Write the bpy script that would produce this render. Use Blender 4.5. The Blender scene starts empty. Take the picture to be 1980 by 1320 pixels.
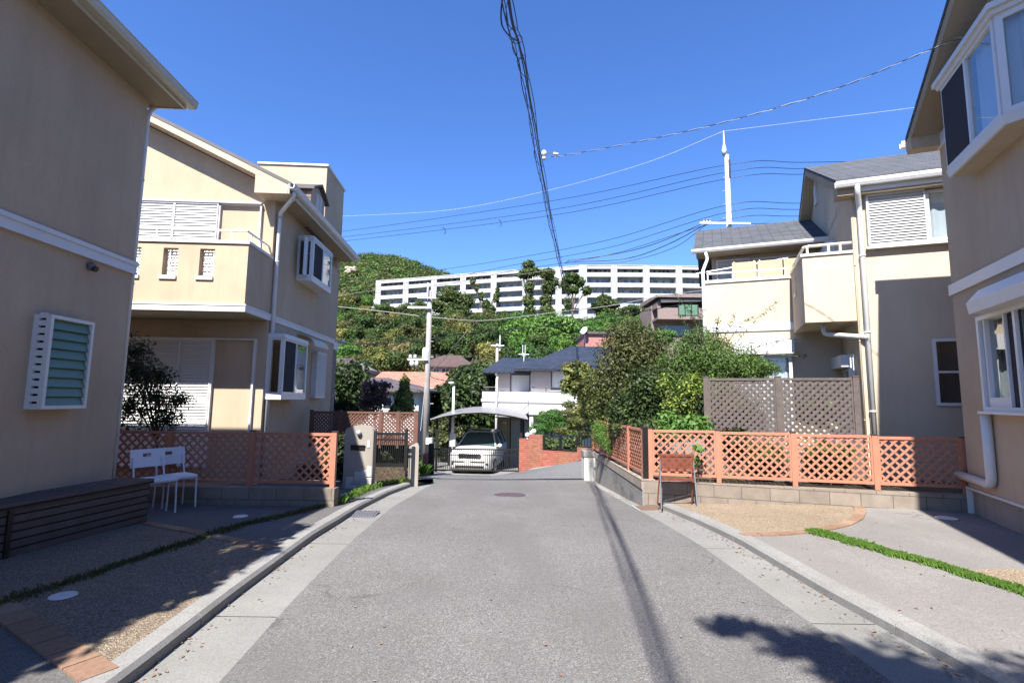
import bpy, math, random
import numpy as np
from mathutils import Vector, Matrix
random.seed(7)
scene = bpy.context.scene
C = scene.collection
PI = math.pi
# ---------------------------------------------------------------- camera survey
F, PITCH, ROLL, EYE = 983.0, 0.1123, -0.0122, 1.5
_cr, _sr, _cp, _sp = math.cos(ROLL), math.sin(ROLL), math.cos(PITCH), math.sin(PITCH)
M = np.array([[1, 0, 0], [0, _cp, -_sp], [0, _sp, _cp]]) @ np.array([[_cr, 0, _sr], [0, 1, 0], [-_sr, 0, _cr]])
def ray(x, y): return M @ np.array([(x - 990) / F, 1.0, (660 - y) / F])
def G(x, y, z=0.0):
    r = ray(x, y); t = (z - EYE) / r[2]; return (r[0] * t, r[1] * t)
def D(x, y, Y):
    r = ray(x, y); t = Y / r[1]; return (r[0] * t, Y, EYE + r[2] * t)
def GT(x, y, off=0.0):
    z = 0.0
    for _ in range(25):
        p = G(x, y, z + off); z = .5 * z + .5 * T(*p)
    return p
class Fr:
    """house frame: a = to the right along the front, b = away from the viewer, z up"""
    def __init__(s, P, h):
        s.P = P; s.h = h; s.v = (math.cos(h), -math.sin(h)); s.u = (math.sin(h), math.cos(h))
    def loc(s, x, y):
        dx, dy = x - s.P[0], y - s.P[1]
        return dx * s.v[0] + dy * s.v[1], dx * s.u[0] + dy * s.u[1]
    def w(s, a, b): return s.P[0] + a * s.v[0] + b * s.u[0], s.P[1] + a * s.v[1] + b * s.u[1]
    def fa(s, x, y, b):            # pixel -> (a, z) on the plane b = const
        r = ray(x, y); n = s.u; o = n[0] * (s.P[0] + b * n[0]) + n[1] * (s.P[1] + b * n[1])
        t = o / (n[0] * r[0] + n[1] * r[1]); a, _ = s.loc(r[0] * t, r[1] * t); return a, EYE + r[2] * t
    def fb(s, x, y, a):            # pixel -> (b, z) on the plane a = const
        r = ray(x, y); n = s.v; o = n[0] * (s.P[0] + a * n[0]) + n[1] * (s.P[1] + a * n[1])
        t = o / (n[0] * r[0] + n[1] * r[1]); _, b = s.loc(r[0] * t, r[1] * t); return b, EYE + r[2] * t
def sm(e0, e1, x):
    t = min(1, max(0, (x - e0) / (e1 - e0))); return t * t * (3 - 2 * t)
def interp(t, x):
    if x <= t[0][0]: return t[0][1]
    for (x0, z0), (x1, z1) in zip(t, t[1:]):
        if x <= x1: return z0 + (z1 - z0) * (x - x0) / (x1 - x0)
    return t[-1][1]
PROF = [(-300, 0), (5.8, 0), (7, -.06), (13.6, -.52), (18, -1.1), (22, -1.66), (28, -2.0), (40, -2.2), (55, -1.2), (75, 5), (100, 13.5), (130, 22), (150, 25), (200, 27), (400, 30)]
def T(x, y):
    z = interp(PROF, y)
    if y < 24:
        k = sm(2.0, 6.5, abs(x)) if x > 0 else sm(3.5, 8, -x) * .55
        if y < 13: z = z * (1 - k)
        else: z = z * (1 - k * sm(26, 16, y) * .8)
    if x > -.5: z += (min(x, 6) + .5) * .19 * sm(12.5, 16.5, y) * sm(30, 22, y)
    return z
# ---------------------------------------------------------------- node helpers
MATS = {}
K = .72            # overall reflectance trim, so the sunlit surfaces sit right at this exposure
def newmat(name):
    m = bpy.data.materials.new(name); m.use_nodes = True; nt = m.node_tree
    return m, nt, nt.nodes['Principled BSDF']
def nd(nt, t, **k):
    n = nt.nodes.new(t)
    for a, b in k.items():
        if a in n.inputs.keys() if isinstance(a, str) else False: n.inputs[a].default_value = b
        else: setattr(n, a, b)
    return n
def setin(n, **k):
    for a, b in k.items(): n.inputs[a.replace('_', ' ')].default_value = b
def coord(nt, kind='Object'):
    return nt.nodes.new('ShaderNodeTexCoord').outputs[kind]
def noise(nt, vec, scale, detail=4, rough=.6):
    n = nt.nodes.new('ShaderNodeTexNoise'); n.inputs['Scale'].default_value = scale; n.inputs['Detail'].default_value = detail; n.inputs['Roughness'].default_value = rough
    nt.links.new(vec, n.inputs['Vector']); return n.outputs['Fac']
def ramp(nt, fac, stops):
    r = nt.nodes.new('ShaderNodeValToRGB'); els = r.color_ramp.elements
    while len(els) < len(stops): els.new(.5)
    for e, (p, c) in zip(els, stops):
        e.position = p; e.color = tuple(c) + (1,) if len(c) == 3 else c
    nt.links.new(fac, r.inputs['Fac']); return r.outputs['Color']
def mix(nt, fac, a, b, mode='MIX'):
    m = nt.nodes.new('ShaderNodeMix'); m.data_type = 'RGBA'; m.blend_type = mode
    for i, v in ((0, fac), (6, a), (7, b)):
        if isinstance(v, (int, float)): m.inputs[i].default_value = v
        elif isinstance(v, tuple): m.inputs[i].default_value = v if len(v) == 4 else v + (1,)
        else: nt.links.new(v, m.inputs[i])
    return m.outputs[2]
def bump(nt, bs, h, strength=.3, dist=.01):
    b = nt.nodes.new('ShaderNodeBump'); b.inputs['Strength'].default_value = strength; b.inputs['Distance'].default_value = dist
    nt.links.new(h, b.inputs['Height']); nt.links.new(b.outputs[0], bs.inputs['Normal'])
def scaled(nt, vec, sx, sy, sz):
    m = nt.nodes.new('ShaderNodeMapping'); m.inputs['Scale'].default_value = (sx, sy, sz); nt.links.new(vec, m.inputs['Vector']); return m.outputs[0]
def dk(c, k): return tuple(x * k for x in c)
def plain(name, col, rough=.6, metal=0, var=.12, spec=.5, vs=3):
    col = dk(col, K) if metal < .5 else col
    m, nt, bs = newmat(name); v = coord(nt)
    n = noise(nt, v, vs, 5)
    c = ramp(nt, n, [(.3, dk(col, 1 - var)), (.7, dk(col, 1 + var * .6))])
    nt.links.new(c, bs.inputs['Base Color']); setin(bs, Roughness=rough, Metallic=metal, Specular_IOR_Level=spec)
    MATS[name] = m; return m
def stucco(name, col, streak=.16):
    col = dk(col, K)
    m, nt, bs = newmat(name); v = coord(nt)
    f = noise(nt, v, 70, 3, .8); g = noise(nt, v, .9, 5); st = noise(nt, scaled(nt, v, 3.5, 3.5, .22), 1.6, 4)
    c = ramp(nt, g, [(.3, dk(col, .90)), (.7, dk(col, 1.05))])
    c = mix(nt, mix(nt, .5, ramp(nt, st, [(.52, (0, 0, 0)), (.8, (1, 1, 1))]), (0, 0, 0)), c, dk(col, 1 - streak * 2.2))
    c = mix(nt, .34, c, ramp(nt, f, [(.3, (.42, .42, .42)), (.65, (1.05, 1.05, 1.05))]), 'MULTIPLY')
    d_ = noise(nt, scaled(nt, v, 1, 1, .45), .55, 6, .7); c = mix(nt, .55, c, ramp(nt, d_, [(.34, (.80, .79, .78)), (.56, (1.03, 1.03, 1.03))]), 'MULTIPLY')
    nt.links.new(c, bs.inputs['Base Color']); setin(bs, Roughness=.92, Specular_IOR_Level=.15)
    bump(nt, bs, f, .55, .006); MATS[name] = m
def uvbrick(name, c1, c2, mortar, w, h, ms=.01, rough=.85, off=.5, bstr=.5, nz=8, msmooth=.1):
    c1, c2, mortar = dk(c1, K), dk(c2, K), dk(mortar, K)
    m, nt, bs = newmat(name); v = coord(nt, 'UV')
    b = nt.nodes.new('ShaderNodeTexBrick'); nt.links.new(v, b.inputs['Vector']); b.offset = off
    setin(b, Scale=1.0, Mortar_Size=ms, Mortar_Smooth=msmooth, Brick_Width=w, Row_Height=h, Bias=0.0)
    b.inputs['Color1'].default_value = c1 + (1,); b.inputs['Color2'].default_value = c2 + (1,); b.inputs['Mortar'].default_value = mortar + (1,)
    n = noise(nt, coord(nt), nz, 5); c = mix(nt, .55, b.outputs['Color'], ramp(nt, n, [(.25, (.55, .55, .55)), (.75, (1.25, 1.25, 1.25))]), 'MULTIPLY')
    nt.links.new(c, bs.inputs['Base Color']); setin(bs, Roughness=rough, Specular_IOR_Level=.25)
    inv = nt.nodes.new('ShaderNodeMath'); inv.operation = 'SUBTRACT'; inv.inputs[0].default_value = 1; nt.links.new(b.outputs['Fac'], inv.inputs[1])
    bump(nt, bs, inv.outputs[0], bstr, .01); MATS[name] = m
def speck(name, base, dark, light, cell, patch=None, big=.35, rough=.9, b=.6, bd=.004, crack=0):
    base, dark, light = dk(base, K), dk(dark, K), dk(light, K)
    m, nt, bs = newmat(name); v = coord(nt)
    vo = nt.nodes.new('ShaderNodeTexVoronoi'); vo.inputs['Scale'].default_value = cell; nt.links.new(v, vo.inputs['Vector'])
    s = nt.nodes.new('ShaderNodeSeparateColor'); nt.links.new(vo.outputs['Color'], s.inputs[0])
    c = ramp(nt, s.outputs[0], [(0, dark), (.35, base), (.72, base), (1, light)])
    g = noise(nt, v, big, 6, .65)
    c = mix(nt, .8, c, ramp(nt, g, [(.3, (.78, .77, .76)), (.7, (1.12, 1.12, 1.12))]), 'MULTIPLY')
    if patch:
        p = noise(nt, v, patch[0], 6, .75); c = mix(nt, ramp(nt, p, [(patch[1], (0, 0, 0)), (patch[1] + .1, (.8, .8, .8))]), c, dk(patch[2], K))
    if crack:
        q = noise(nt, scaled(nt, v, 1, .35, 1), .8, 3); c = mix(nt, ramp(nt, q, [(.46, (0, 0, 0)), (.60, (.55, .55, .55))]), c, dk(base, .80)); vw = nt.nodes.new('ShaderNodeTexNoise'); vw.inputs['Scale'].default_value = 2.2; vw.inputs['Detail'].default_value = 6; nt.links.new(v, vw.inputs['Vector']); add = nt.nodes.new('ShaderNodeVectorMath'); add.operation = 'MULTIPLY_ADD'; nt.links.new(vw.outputs['Color'], add.inputs[0]); add.inputs[1].default_value = (.9, .9, 0); nt.links.new(v, add.inputs[2]); vc = nt.nodes.new('ShaderNodeTexVoronoi'); vc.feature = 'DISTANCE_TO_EDGE'; vc.inputs['Scale'].default_value = crack; nt.links.new(add.outputs[0], vc.inputs['Vector']); br = noise(nt, v, .6, 2); f1_ = ramp(nt, vc.outputs['Distance'], [(.0, (1, 1, 1)), (.004, (0, 0, 0))]); f2_ = ramp(nt, br, [(.5, (0, 0, 0)), (.6, (.75, .75, .75))]); c = mix(nt, mix(nt, 1.0, f1_, f2_, 'MULTIPLY'), c, dk(dark, .5))
    nt.links.new(c, bs.inputs['Base Color']); setin(bs, Roughness=rough, Specular_IOR_Level=.25)
    bump(nt, bs, vo.outputs['Distance'], b, bd); MATS[name] = m
def leafmat(name, cols, transl=.35):
    m, nt, bs = newmat(name)
    geo = nt.nodes.new('ShaderNodeNewGeometry'); oi = nt.nodes.new('ShaderNodeObjectInfo')
    a = nt.nodes.new('ShaderNodeMath'); a.operation = 'MULTIPLY_ADD'; nt.links.new(geo.outputs['Random Per Island'], a.inputs[0]); a.inputs[1].default_value = .36
    nz = noise(nt, coord(nt), 1.1, 3); mm = nt.nodes.new('ShaderNodeMath'); mm.operation = 'MULTIPLY'; nt.links.new(nz, mm.inputs[0]); mm.inputs[1].default_value = .64
    nt.links.new(mm.outputs[0], a.inputs[2])
    n = len(cols); c = ramp(nt, a.outputs[0], [(.1 + .8 * i / (n - 1), cols[i]) for i in range(n)])
    hsv = nt.nodes.new('ShaderNodeHueSaturation'); nt.links.new(c, hsv.inputs['Color'])
    r = nt.nodes.new('ShaderNodeMapRange'); nt.links.new(oi.outputs['Random'], r.inputs[0]); r.inputs[3].default_value = .75; r.inputs[4].default_value = 1.2; nt.links.new(r.outputs[0], hsv.inputs['Value'])
    r2 = nt.nodes.new('ShaderNodeMapRange'); nt.links.new(oi.outputs['Random'], r2.inputs[0]); r2.inputs[3].default_value = .515; r2.inputs[4].default_value = .485; nt.links.new(r2.outputs[0], hsv.inputs['Hue'])
    nt.links.new(hsv.outputs[0], bs.inputs['Base Color']); setin(bs, Roughness=.55, Specular_IOR_Level=.3)
    t = nt.nodes.new('ShaderNodeBsdfTranslucent'); nt.links.new(hsv.outputs[0], t.inputs[0])
    x = nt.nodes.new('ShaderNodeMixShader'); x.inputs[0].default_value = transl
    nt.links.new(bs.outputs[0], x.inputs[1]); nt.links.new(t.outputs[0], x.inputs[2]); nt.links.new(x.outputs[0], nt.nodes['Material Output'].inputs[0])
    MATS[name] = m
def glassmat(name, tint=(.75, .82, .85), clear=.75):
    m, nt, bs = newmat(name)
    tr = nt.nodes.new('ShaderNodeBsdfTransparent'); tr.inputs[0].default_value = tint + (1,)
    gl = nt.nodes.new('ShaderNodeBsdfGlossy'); gl.inputs['Roughness'].default_value = .015
    n = noise(nt, coord(nt), 1.3, 2); bp = nt.nodes.new('ShaderNodeBump'); bp.inputs['Strength'].default_value = .08; bp.inputs['Distance'].default_value = .02
    nt.links.new(n, bp.inputs['Height']); nt.links.new(bp.outputs[0], gl.inputs['Normal'])
    lw = nt.nodes.new('ShaderNodeLayerWeight'); pw_n = nt.nodes.new('ShaderNodeMath'); pw_n.operation = 'POWER'; nt.links.new(lw.outputs['Facing'], pw_n.inputs[0]); pw_n.inputs[1].default_value = 2.6; fr = nt.nodes.new('ShaderNodeMath'); fr.operation = 'MULTIPLY_ADD'; nt.links.new(pw_n.outputs[0], fr.inputs[0]); fr.inputs[1].default_value = .85; fr.inputs[2].default_value = .13
    x = nt.nodes.new('ShaderNodeMixShader'); nt.links.new(fr.outputs[0], x.inputs[0]); nt.links.new(tr.outputs[0], x.inputs[1]); nt.links.new(gl.outputs[0], x.inputs[2])
    nt.links.new(x.outputs[0], nt.nodes['Material Output'].inputs[0]); MATS[name] = m
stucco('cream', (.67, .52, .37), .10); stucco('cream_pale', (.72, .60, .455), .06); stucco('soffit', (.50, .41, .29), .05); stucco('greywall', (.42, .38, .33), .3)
stucco('housewhite', (.82, .79, .76), .06); stucco('housemauve', (.62, .54, .54), .08); stucco('aptwhite', (.56, .565, .58), .08); stucco('whitewall', (.72, .70, .66), .25)
plain('trim', (.80, .80, .80), .45, var=.05); plain('alu', (.82, .82, .82), .35, var=.03); plain('pvc', (.80, .79, .76), .35, var=.06)
plain('shutter', (.80, .80, .79), .4, var=.04); plain('gutterbeige', (.62, .58, .48), .4, var=.06)
plain('black', (.012, .012, .013), .4, var=.1); plain('darkmetal', (.035, .032, .032), .4, var=.2, metal=.3); plain('steel', (.5, .5, .5), .3, metal=.9, var=.1)
plain('galv', (.6, .6, .6), .45, metal=.3, var=.15); plain('concpole', (.36, .33, .30), .8, var=.15); plain('wirewhite', (.7, .7, .72), .5)
plain('salmon', (.48, .20, .122), .6, var=.08, vs=9); plain('salmonend', (.62, .30, .21), .6, var=.05); plain('brownlat', (.17, .075, .05), .65, var=.2); plain('capdark', (.05, .028, .028), .5)
plain('greywood', (.125, .098, .088), .8, var=.3, vs=14); plain('redbrown', (.20, .055, .03), .5, var=.3, vs=12)
plain('inside', (.05, .045, .04), .9, var=.2); plain('curtain', (.75, .76, .78), .9, var=.06); plain('curtaingrey', (.45, .45, .46), .9, var=.08)
plain('mesh', (.02, .022, .03), .9, var=.05); plain('plasticwhite', (.78, .80, .84), .35, var=.02); plain('bark', (.14, .11, .085), .9, var=.35, vs=8); plain('barkpale', (.30, .27, .22), .9, var=.3, vs=8)
plain('shedtan', (.62, .45, .25), .6, var=.05); plain('carwhite', (.82, .80, .74), .2, var=.01, spec=.8); plain('carglass', (.05, .09, .09), .08, var=.1, spec=.9); plain('tyre', (.02, .02, .02), .8)
plain('chrome', (.6, .6, .6), .15, metal=1, var=.03); plain('rust', (.17, .10, .07), .9, var=.2); plain('tanpanel', (.72, .45, .24), .6, var=.06); plain('louvreglass', (.13, .235, .15), .3, var=.12)
plain('capwhite', (.72, .72, .72), .5, var=.06); plain('greygrate', (.16, .16, .17), .5); plain('manhole', (.14, .09, .10), .5, var=.3, vs=20, metal=.3); plain('rocks', (.55, .45, .36), .9, var=.35, vs=.3); plain('stonewhite', (.55, .53, .50), .8, var=.25, vs=6)
plain('carportroof', (.32, .31, .31), .3, var=.1); plain('flowerpink', (.7, .1, .15), .7)
plain('darksteelroof', (.10, .09, .085), .6, var=.15)
uvbrick('shingle', (.085, .095, .11), (.13, .135, .145), (.04, .042, .05), .45, .11, .012, .85, nz=5)
uvbrick('bluetile', (.035, .045, .065), (.055, .065, .09), (.015, .018, .025), .3, .25, .02, .5)
uvbrick('browntile', (.13, .085, .075), (.17, .115, .10), (.06, .04, .035), .3, .25, .02, .7)
uvbrick('orangetile', (.52, .21, .15), (.66, .30, .21), (.30, .12, .09), .25, .28, .03, .7)
uvbrick('greytile', (.12, .10, .10), (.16, .135, .135), (.06, .05, .05), .3, .25, .02, .6)
uvbrick('redbrick', (.36, .09, .05), (.48, .14, .085), (.22, .16, .13), .215, .075, .012, .8)
uvbrick('pinkbrick', (.50, .16, .14), (.62, .22, .19), (.42, .30, .28), .3, .1, .012, .8)
uvbrick('brownbrick', (.30, .22, .20), (.36, .27, .245), (.25, .20, .18), .25, .09, .01, .8)
uvbrick('blockwall', (.36, .30, .24), (.42, .36, .30), (.16, .13, .11), .40, .19, .008, .95, off=.5, nz=14, bstr=.9)
uvbrick('splitblock', (.26, .215, .175), (.31, .26, .21), (.15, .125, .105), .40, .19, .005, .95, nz=5, bstr=.8)
uvbrick('paver', (.42, .25, .15), (.52, .33, .21), (.22, .16, .12), .24, .12, .008, .85, nz=10)
uvbrick('plank', (.13, .10, .088), (.165, .13, .115), (.012, .01, .01), 4.0, .075, .008, .75, nz=6)
uvbrick('siding', (.26, .18, .16), (.28, .20, .175), (.08, .055, .05), 3.0, .17, .012, .8)
speck('asphalt', (.175, .168, .162), (.09, .085, .083), (.30, .29, .285), 140, patch=(.9, .62, (.185, .178, .178)), big=.5, b=.25, bd=.002, crack=.35)
speck('asphaltfar', (.17, .17, .17), (.10, .10, .10), (.28, .28, .28), 60)
speck('concrete', (.255, .25, .235), (.21, .205, .19), (.30, .295, .275), 130, big=.9, b=.2, patch=(1.6, .60, (.20, .195, .175)))
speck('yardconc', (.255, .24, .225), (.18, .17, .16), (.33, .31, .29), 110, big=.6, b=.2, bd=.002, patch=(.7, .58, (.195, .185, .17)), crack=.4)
speck('kerbconc', (.29, .285, .27), (.23, .225, .21), (.34, .335, .315), 130, big=1.5, b=.15, patch=(2.5, .6, (.22, .21, .19)))
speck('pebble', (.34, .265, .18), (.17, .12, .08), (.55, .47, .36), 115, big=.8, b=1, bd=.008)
speck('oldconc', (.30, .285, .265), (.20, .19, .17), (.38, .36, .34), 40, big=.9, b=.4, patch=(2.2, .53, (.13, .125, .12)))
speck('yardconc_shaded', (.14, .135, .13), (.09, .088, .085), (.20, .19, .18), 110, big=.6, b=.2, bd=.002, patch=(.7, .58, (.10, .098, .09)))  # yardconc darkened: the left yard's shade is painted into the colour
speck('pebble_shaded', (.27, .21, .15), (.12, .09, .06), (.48, .41, .32), 115, big=.8, b=1, bd=.008)  # pebble with the left side's shade mixed into its colour
speck('dirt', (.10, .075, .05), (.05, .04, .03), (.16, .12, .09), 30, big=.8)
speck('hillground', (.05, .06, .025), (.03, .035, .015), (.09, .09, .05), 1.5, big=.05)
leafmat('leaf_dark', [(.012, .022, .008), (.03, .05, .016), (.06, .085, .03)])
leafmat('leaf_mid', [(.03, .055, .014), (.06, .105, .025), (.11, .16, .045)])
leafmat('leaf_bright', [(.045, .11, .02), (.09, .19, .035), (.15, .26, .06)])
leafmat('leaf_lime', [(.10, .15, .025), (.20, .27, .045), (.32, .38, .08)])
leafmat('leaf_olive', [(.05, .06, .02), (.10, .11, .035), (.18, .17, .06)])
leafmat('leaf_yellow', [(.10, .12, .03), (.19, .195, .05), (.30, .27, .09)])
leafmat('leaf_tan', [(.08, .09, .03), (.19, .17, .065), (.30, .26, .12)])
leafmat('leaf_red', [(.035, .04, .015), (.09, .065, .03), (.17, .09, .05)])
leafmat('leaf_purple', [(.05, .03, .03), (.10, .06, .06), (.16, .11, .10)])
leafmat('leaf_forest', [(.025, .045, .014), (.055, .09, .025), (.11, .15, .04)])
def island(name, cols, rough=.85):
    m, nt, bs = newmat(name); geo = nt.nodes.new('ShaderNodeNewGeometry'); c = ramp(nt, geo.outputs['Random Per Island'], [(i / (len(cols) - 1), k) for i, k in enumerate(cols)])
    c = mix(nt, .6, c, ramp(nt, noise(nt, coord(nt), 30, 4), [(.3, (.6, .6, .6)), (.7, (1.15, 1.15, 1.15))]), 'MULTIPLY'); nt.links.new(c, bs.inputs['Base Color']); setin(bs, Roughness=rough, Specular_IOR_Level=.2); MATS[name] = m
island('brickisland', [(.17, .105, .065), (.23, .15, .10), (.19, .11, .075), (.27, .19, .13)])
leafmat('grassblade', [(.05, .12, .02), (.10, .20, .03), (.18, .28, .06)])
glassmat('glass'); glassmat('glass_dark', (.35, .38, .4))
# ---------------------------------------------------------------- mesh builder
class MB:
    def __init__(s): s.v = []; s.f = []; s.smooth = False
    def add(s, vs, fs):
        o = len(s.v); s.v += [tuple(p) for p in vs]; s.f += [tuple(i + o for i in f) for f in fs]
    def box(s, x0, x1, y0, y1, z0, z1):
        if x0 > x1: x0, x1 = x1, x0
        if y0 > y1: y0, y1 = y1, y0
        if z0 > z1: z0, z1 = z1, z0
        s.add([(x0, y0, z0), (x1, y0, z0), (x1, y1, z0), (x0, y1, z0), (x0, y0, z1), (x1, y0, z1), (x1, y1, z1), (x0, y1, z1)],
              [(0, 3, 2, 1), (4, 5, 6, 7), (0, 1, 5, 4), (1, 2, 6, 5), (2, 3, 7, 6), (3, 0, 4, 7)]); return s
    def hexa(s, p): s.add(p, [(0, 3, 2, 1), (4, 5, 6, 7), (0, 1, 5, 4), (1, 2, 6, 5), (2, 3, 7, 6), (3, 0, 4, 7)]); return s
    def quad(s, *p): s.add(p, [tuple(range(len(p)))]); return s
    def prism(s, poly, off):     # polygon (3d points) extruded by a vector
        n = len(poly); q = [tuple(a + b for a, b in zip(p, off)) for p in poly]
        s.add(list(poly) + q, [tuple(range(n))[::-1], tuple(range(n, 2 * n))] + [(i, (i + 1) % n, (i + 1) % n + n, i + n) for i in range(n)]); return s
    def bar(s, p, q, w, h, up=(0, 0, 1)):
        p, q = Vector(p), Vector(q); d = (q - p).normalized(); u = Vector(up)
        sd = d.cross(u)
        if sd.length < 1e-4: sd = d.cross(Vector((1, 0, 0)))
        sd.normalize(); u = sd.cross(d).normalized(); a = sd * w / 2; b = u * h / 2
        s.hexa([p - a - b, q - a - b, q + a - b, p + a - b, p - a + b, q - a + b, q + a + b, p + a + b]); return s
    def tube(s, pts, r, n=8, cap=True):
        pts = [Vector(p) for p in pts]; rs = r if isinstance(r, (list, tuple)) else [r] * len(pts); o = len(s.v); ref = None
        for i, p in enumerate(pts):
            d = (pts[min(i + 1, len(pts) - 1)] - pts[max(i - 1, 0)]).normalized()
            if ref is None: ref = d.cross(Vector((0, 0, 1)) if abs(d.z) < .95 else Vector((1, 0, 0))).normalized()
            ref = (ref - d * ref.dot(d)).normalized(); b = d.cross(ref)
            for k in range(n):
                t = 2 * PI * k / n; s.v.append(tuple(p + ref * math.cos(t) * rs[i] + b * math.sin(t) * rs[i]))
        for i in range(len(pts) - 1):
            for k in range(n): s.f.append((o + i * n + k, o + i * n + (k + 1) % n, o + (i + 1) * n + (k + 1) % n, o + (i + 1) * n + k))
        if cap: s.f.append(tuple(o + k for k in range(n))[::-1]); s.f.append(tuple(o + (len(pts) - 1) * n + k for k in range(n)))
        return s
    def lathe(s, cx, cy, prof, n=16):   # prof [(r,z)]
        o = len(s.v)
        for r, z in prof:
            for k in range(n): t = 2 * PI * k / n; s.v.append((cx + r * math.cos(t), cy + r * math.sin(t), z))
        for i in range(len(prof) - 1):
            for k in range(n): s.f.append((o + i * n + k, o + i * n + (k + 1) % n, o + (i + 1) * n + (k + 1) % n, o + (i + 1) * n + k))
        s.f.append(tuple(o + k for k in range(n))[::-1]); s.f.append(tuple(o + (len(prof) - 1) * n + k for k in range(n))); return s
    def ball(s, c, r, n=10, m=6, sc=(1, 1, 1)):
        s_prof = [(max(.001, math.sin(PI * i / m)) * r, -math.cos(PI * i / m) * r) for i in range(m + 1)]; o = len(s.v)
        for rr, z in s_prof:
            for k in range(n): t = 2 * PI * k / n; s.v.append((c[0] + rr * math.cos(t) * sc[0], c[1] + rr * math.sin(t) * sc[1], c[2] + z * sc[2]))
        for i in range(m):
            for k in range(n): s.f.append((o + i * n + k, o + i * n + (k + 1) % n, o + (i + 1) * n + (k + 1) % n, o + (i + 1) * n + k))
        return s
    def build(s, name, mat, parent=None, bevel=0, smooth=None, loc=None):
        me = bpy.data.meshes.new(name); me.from_pydata(s.v, [], s.f); me.materials.append(MATS[mat] if isinstance(mat, str) else mat)
        vv = np.array(s.v); uv = me.uv_layers.new(name='UVMap'); buf = np.zeros((len(me.loops), 2)); k = 0
        for f in s.f:
            P = vv[list(f)]; n = np.zeros(3)
            for i in range(len(f)): n += np.cross(P[i] - P[0], P[(i + 1) % len(f)] - P[0])
            l = np.linalg.norm(n); n = n / l if l > 1e-12 else np.array([0, 0, 1.])
            t = np.array([-n[1], n[0], 0]); tl = np.linalg.norm(t); t = t / tl if tl > .05 else np.array([1., 0, 0]); b = np.cross(n, t)
            buf[k:k + len(f), 0] = P @ t; buf[k:k + len(f), 1] = P @ b; k += len(f)
        uv.data.foreach_set('uv', buf.ravel())
        if smooth if smooth is not None else s.smooth:
            me.polygons.foreach_set('use_smooth', [True] * len(me.polygons))
        me.update(); o = bpy.data.objects.new(name, me); C.objects.link(o)
        if parent: o.parent = parent
        if loc: o.location = loc
        if bevel:
            b = o.modifiers.new('b', 'BEVEL'); b.width = bevel; b.segments = 2; b.limit_method = 'ANGLE'
        return o
def thing(name, label, cat, loc=(0, 0, 0), rz=0, group=None):
    o = bpy.data.objects.new(name, None); C.objects.link(o); o.location = loc; o.rotation_euler = (0, 0, rz); o.empty_display_size = .3
    o['label'] = label; o['category'] = cat
    if group: o['group'] = group
    return o
def tag(o, label=None, cat=None, group=None, kind=None):
    if label: o['label'] = label
    if cat: o['category'] = cat
    if group: o['group'] = group
    if kind: o['kind'] = kind
    return o
def copy_tree(o, parent=None):
    c = o.copy(); C.objects.link(c); c.parent = parent
    for ch in list(o.children): copy_tree(ch, c)
    return c
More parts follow.
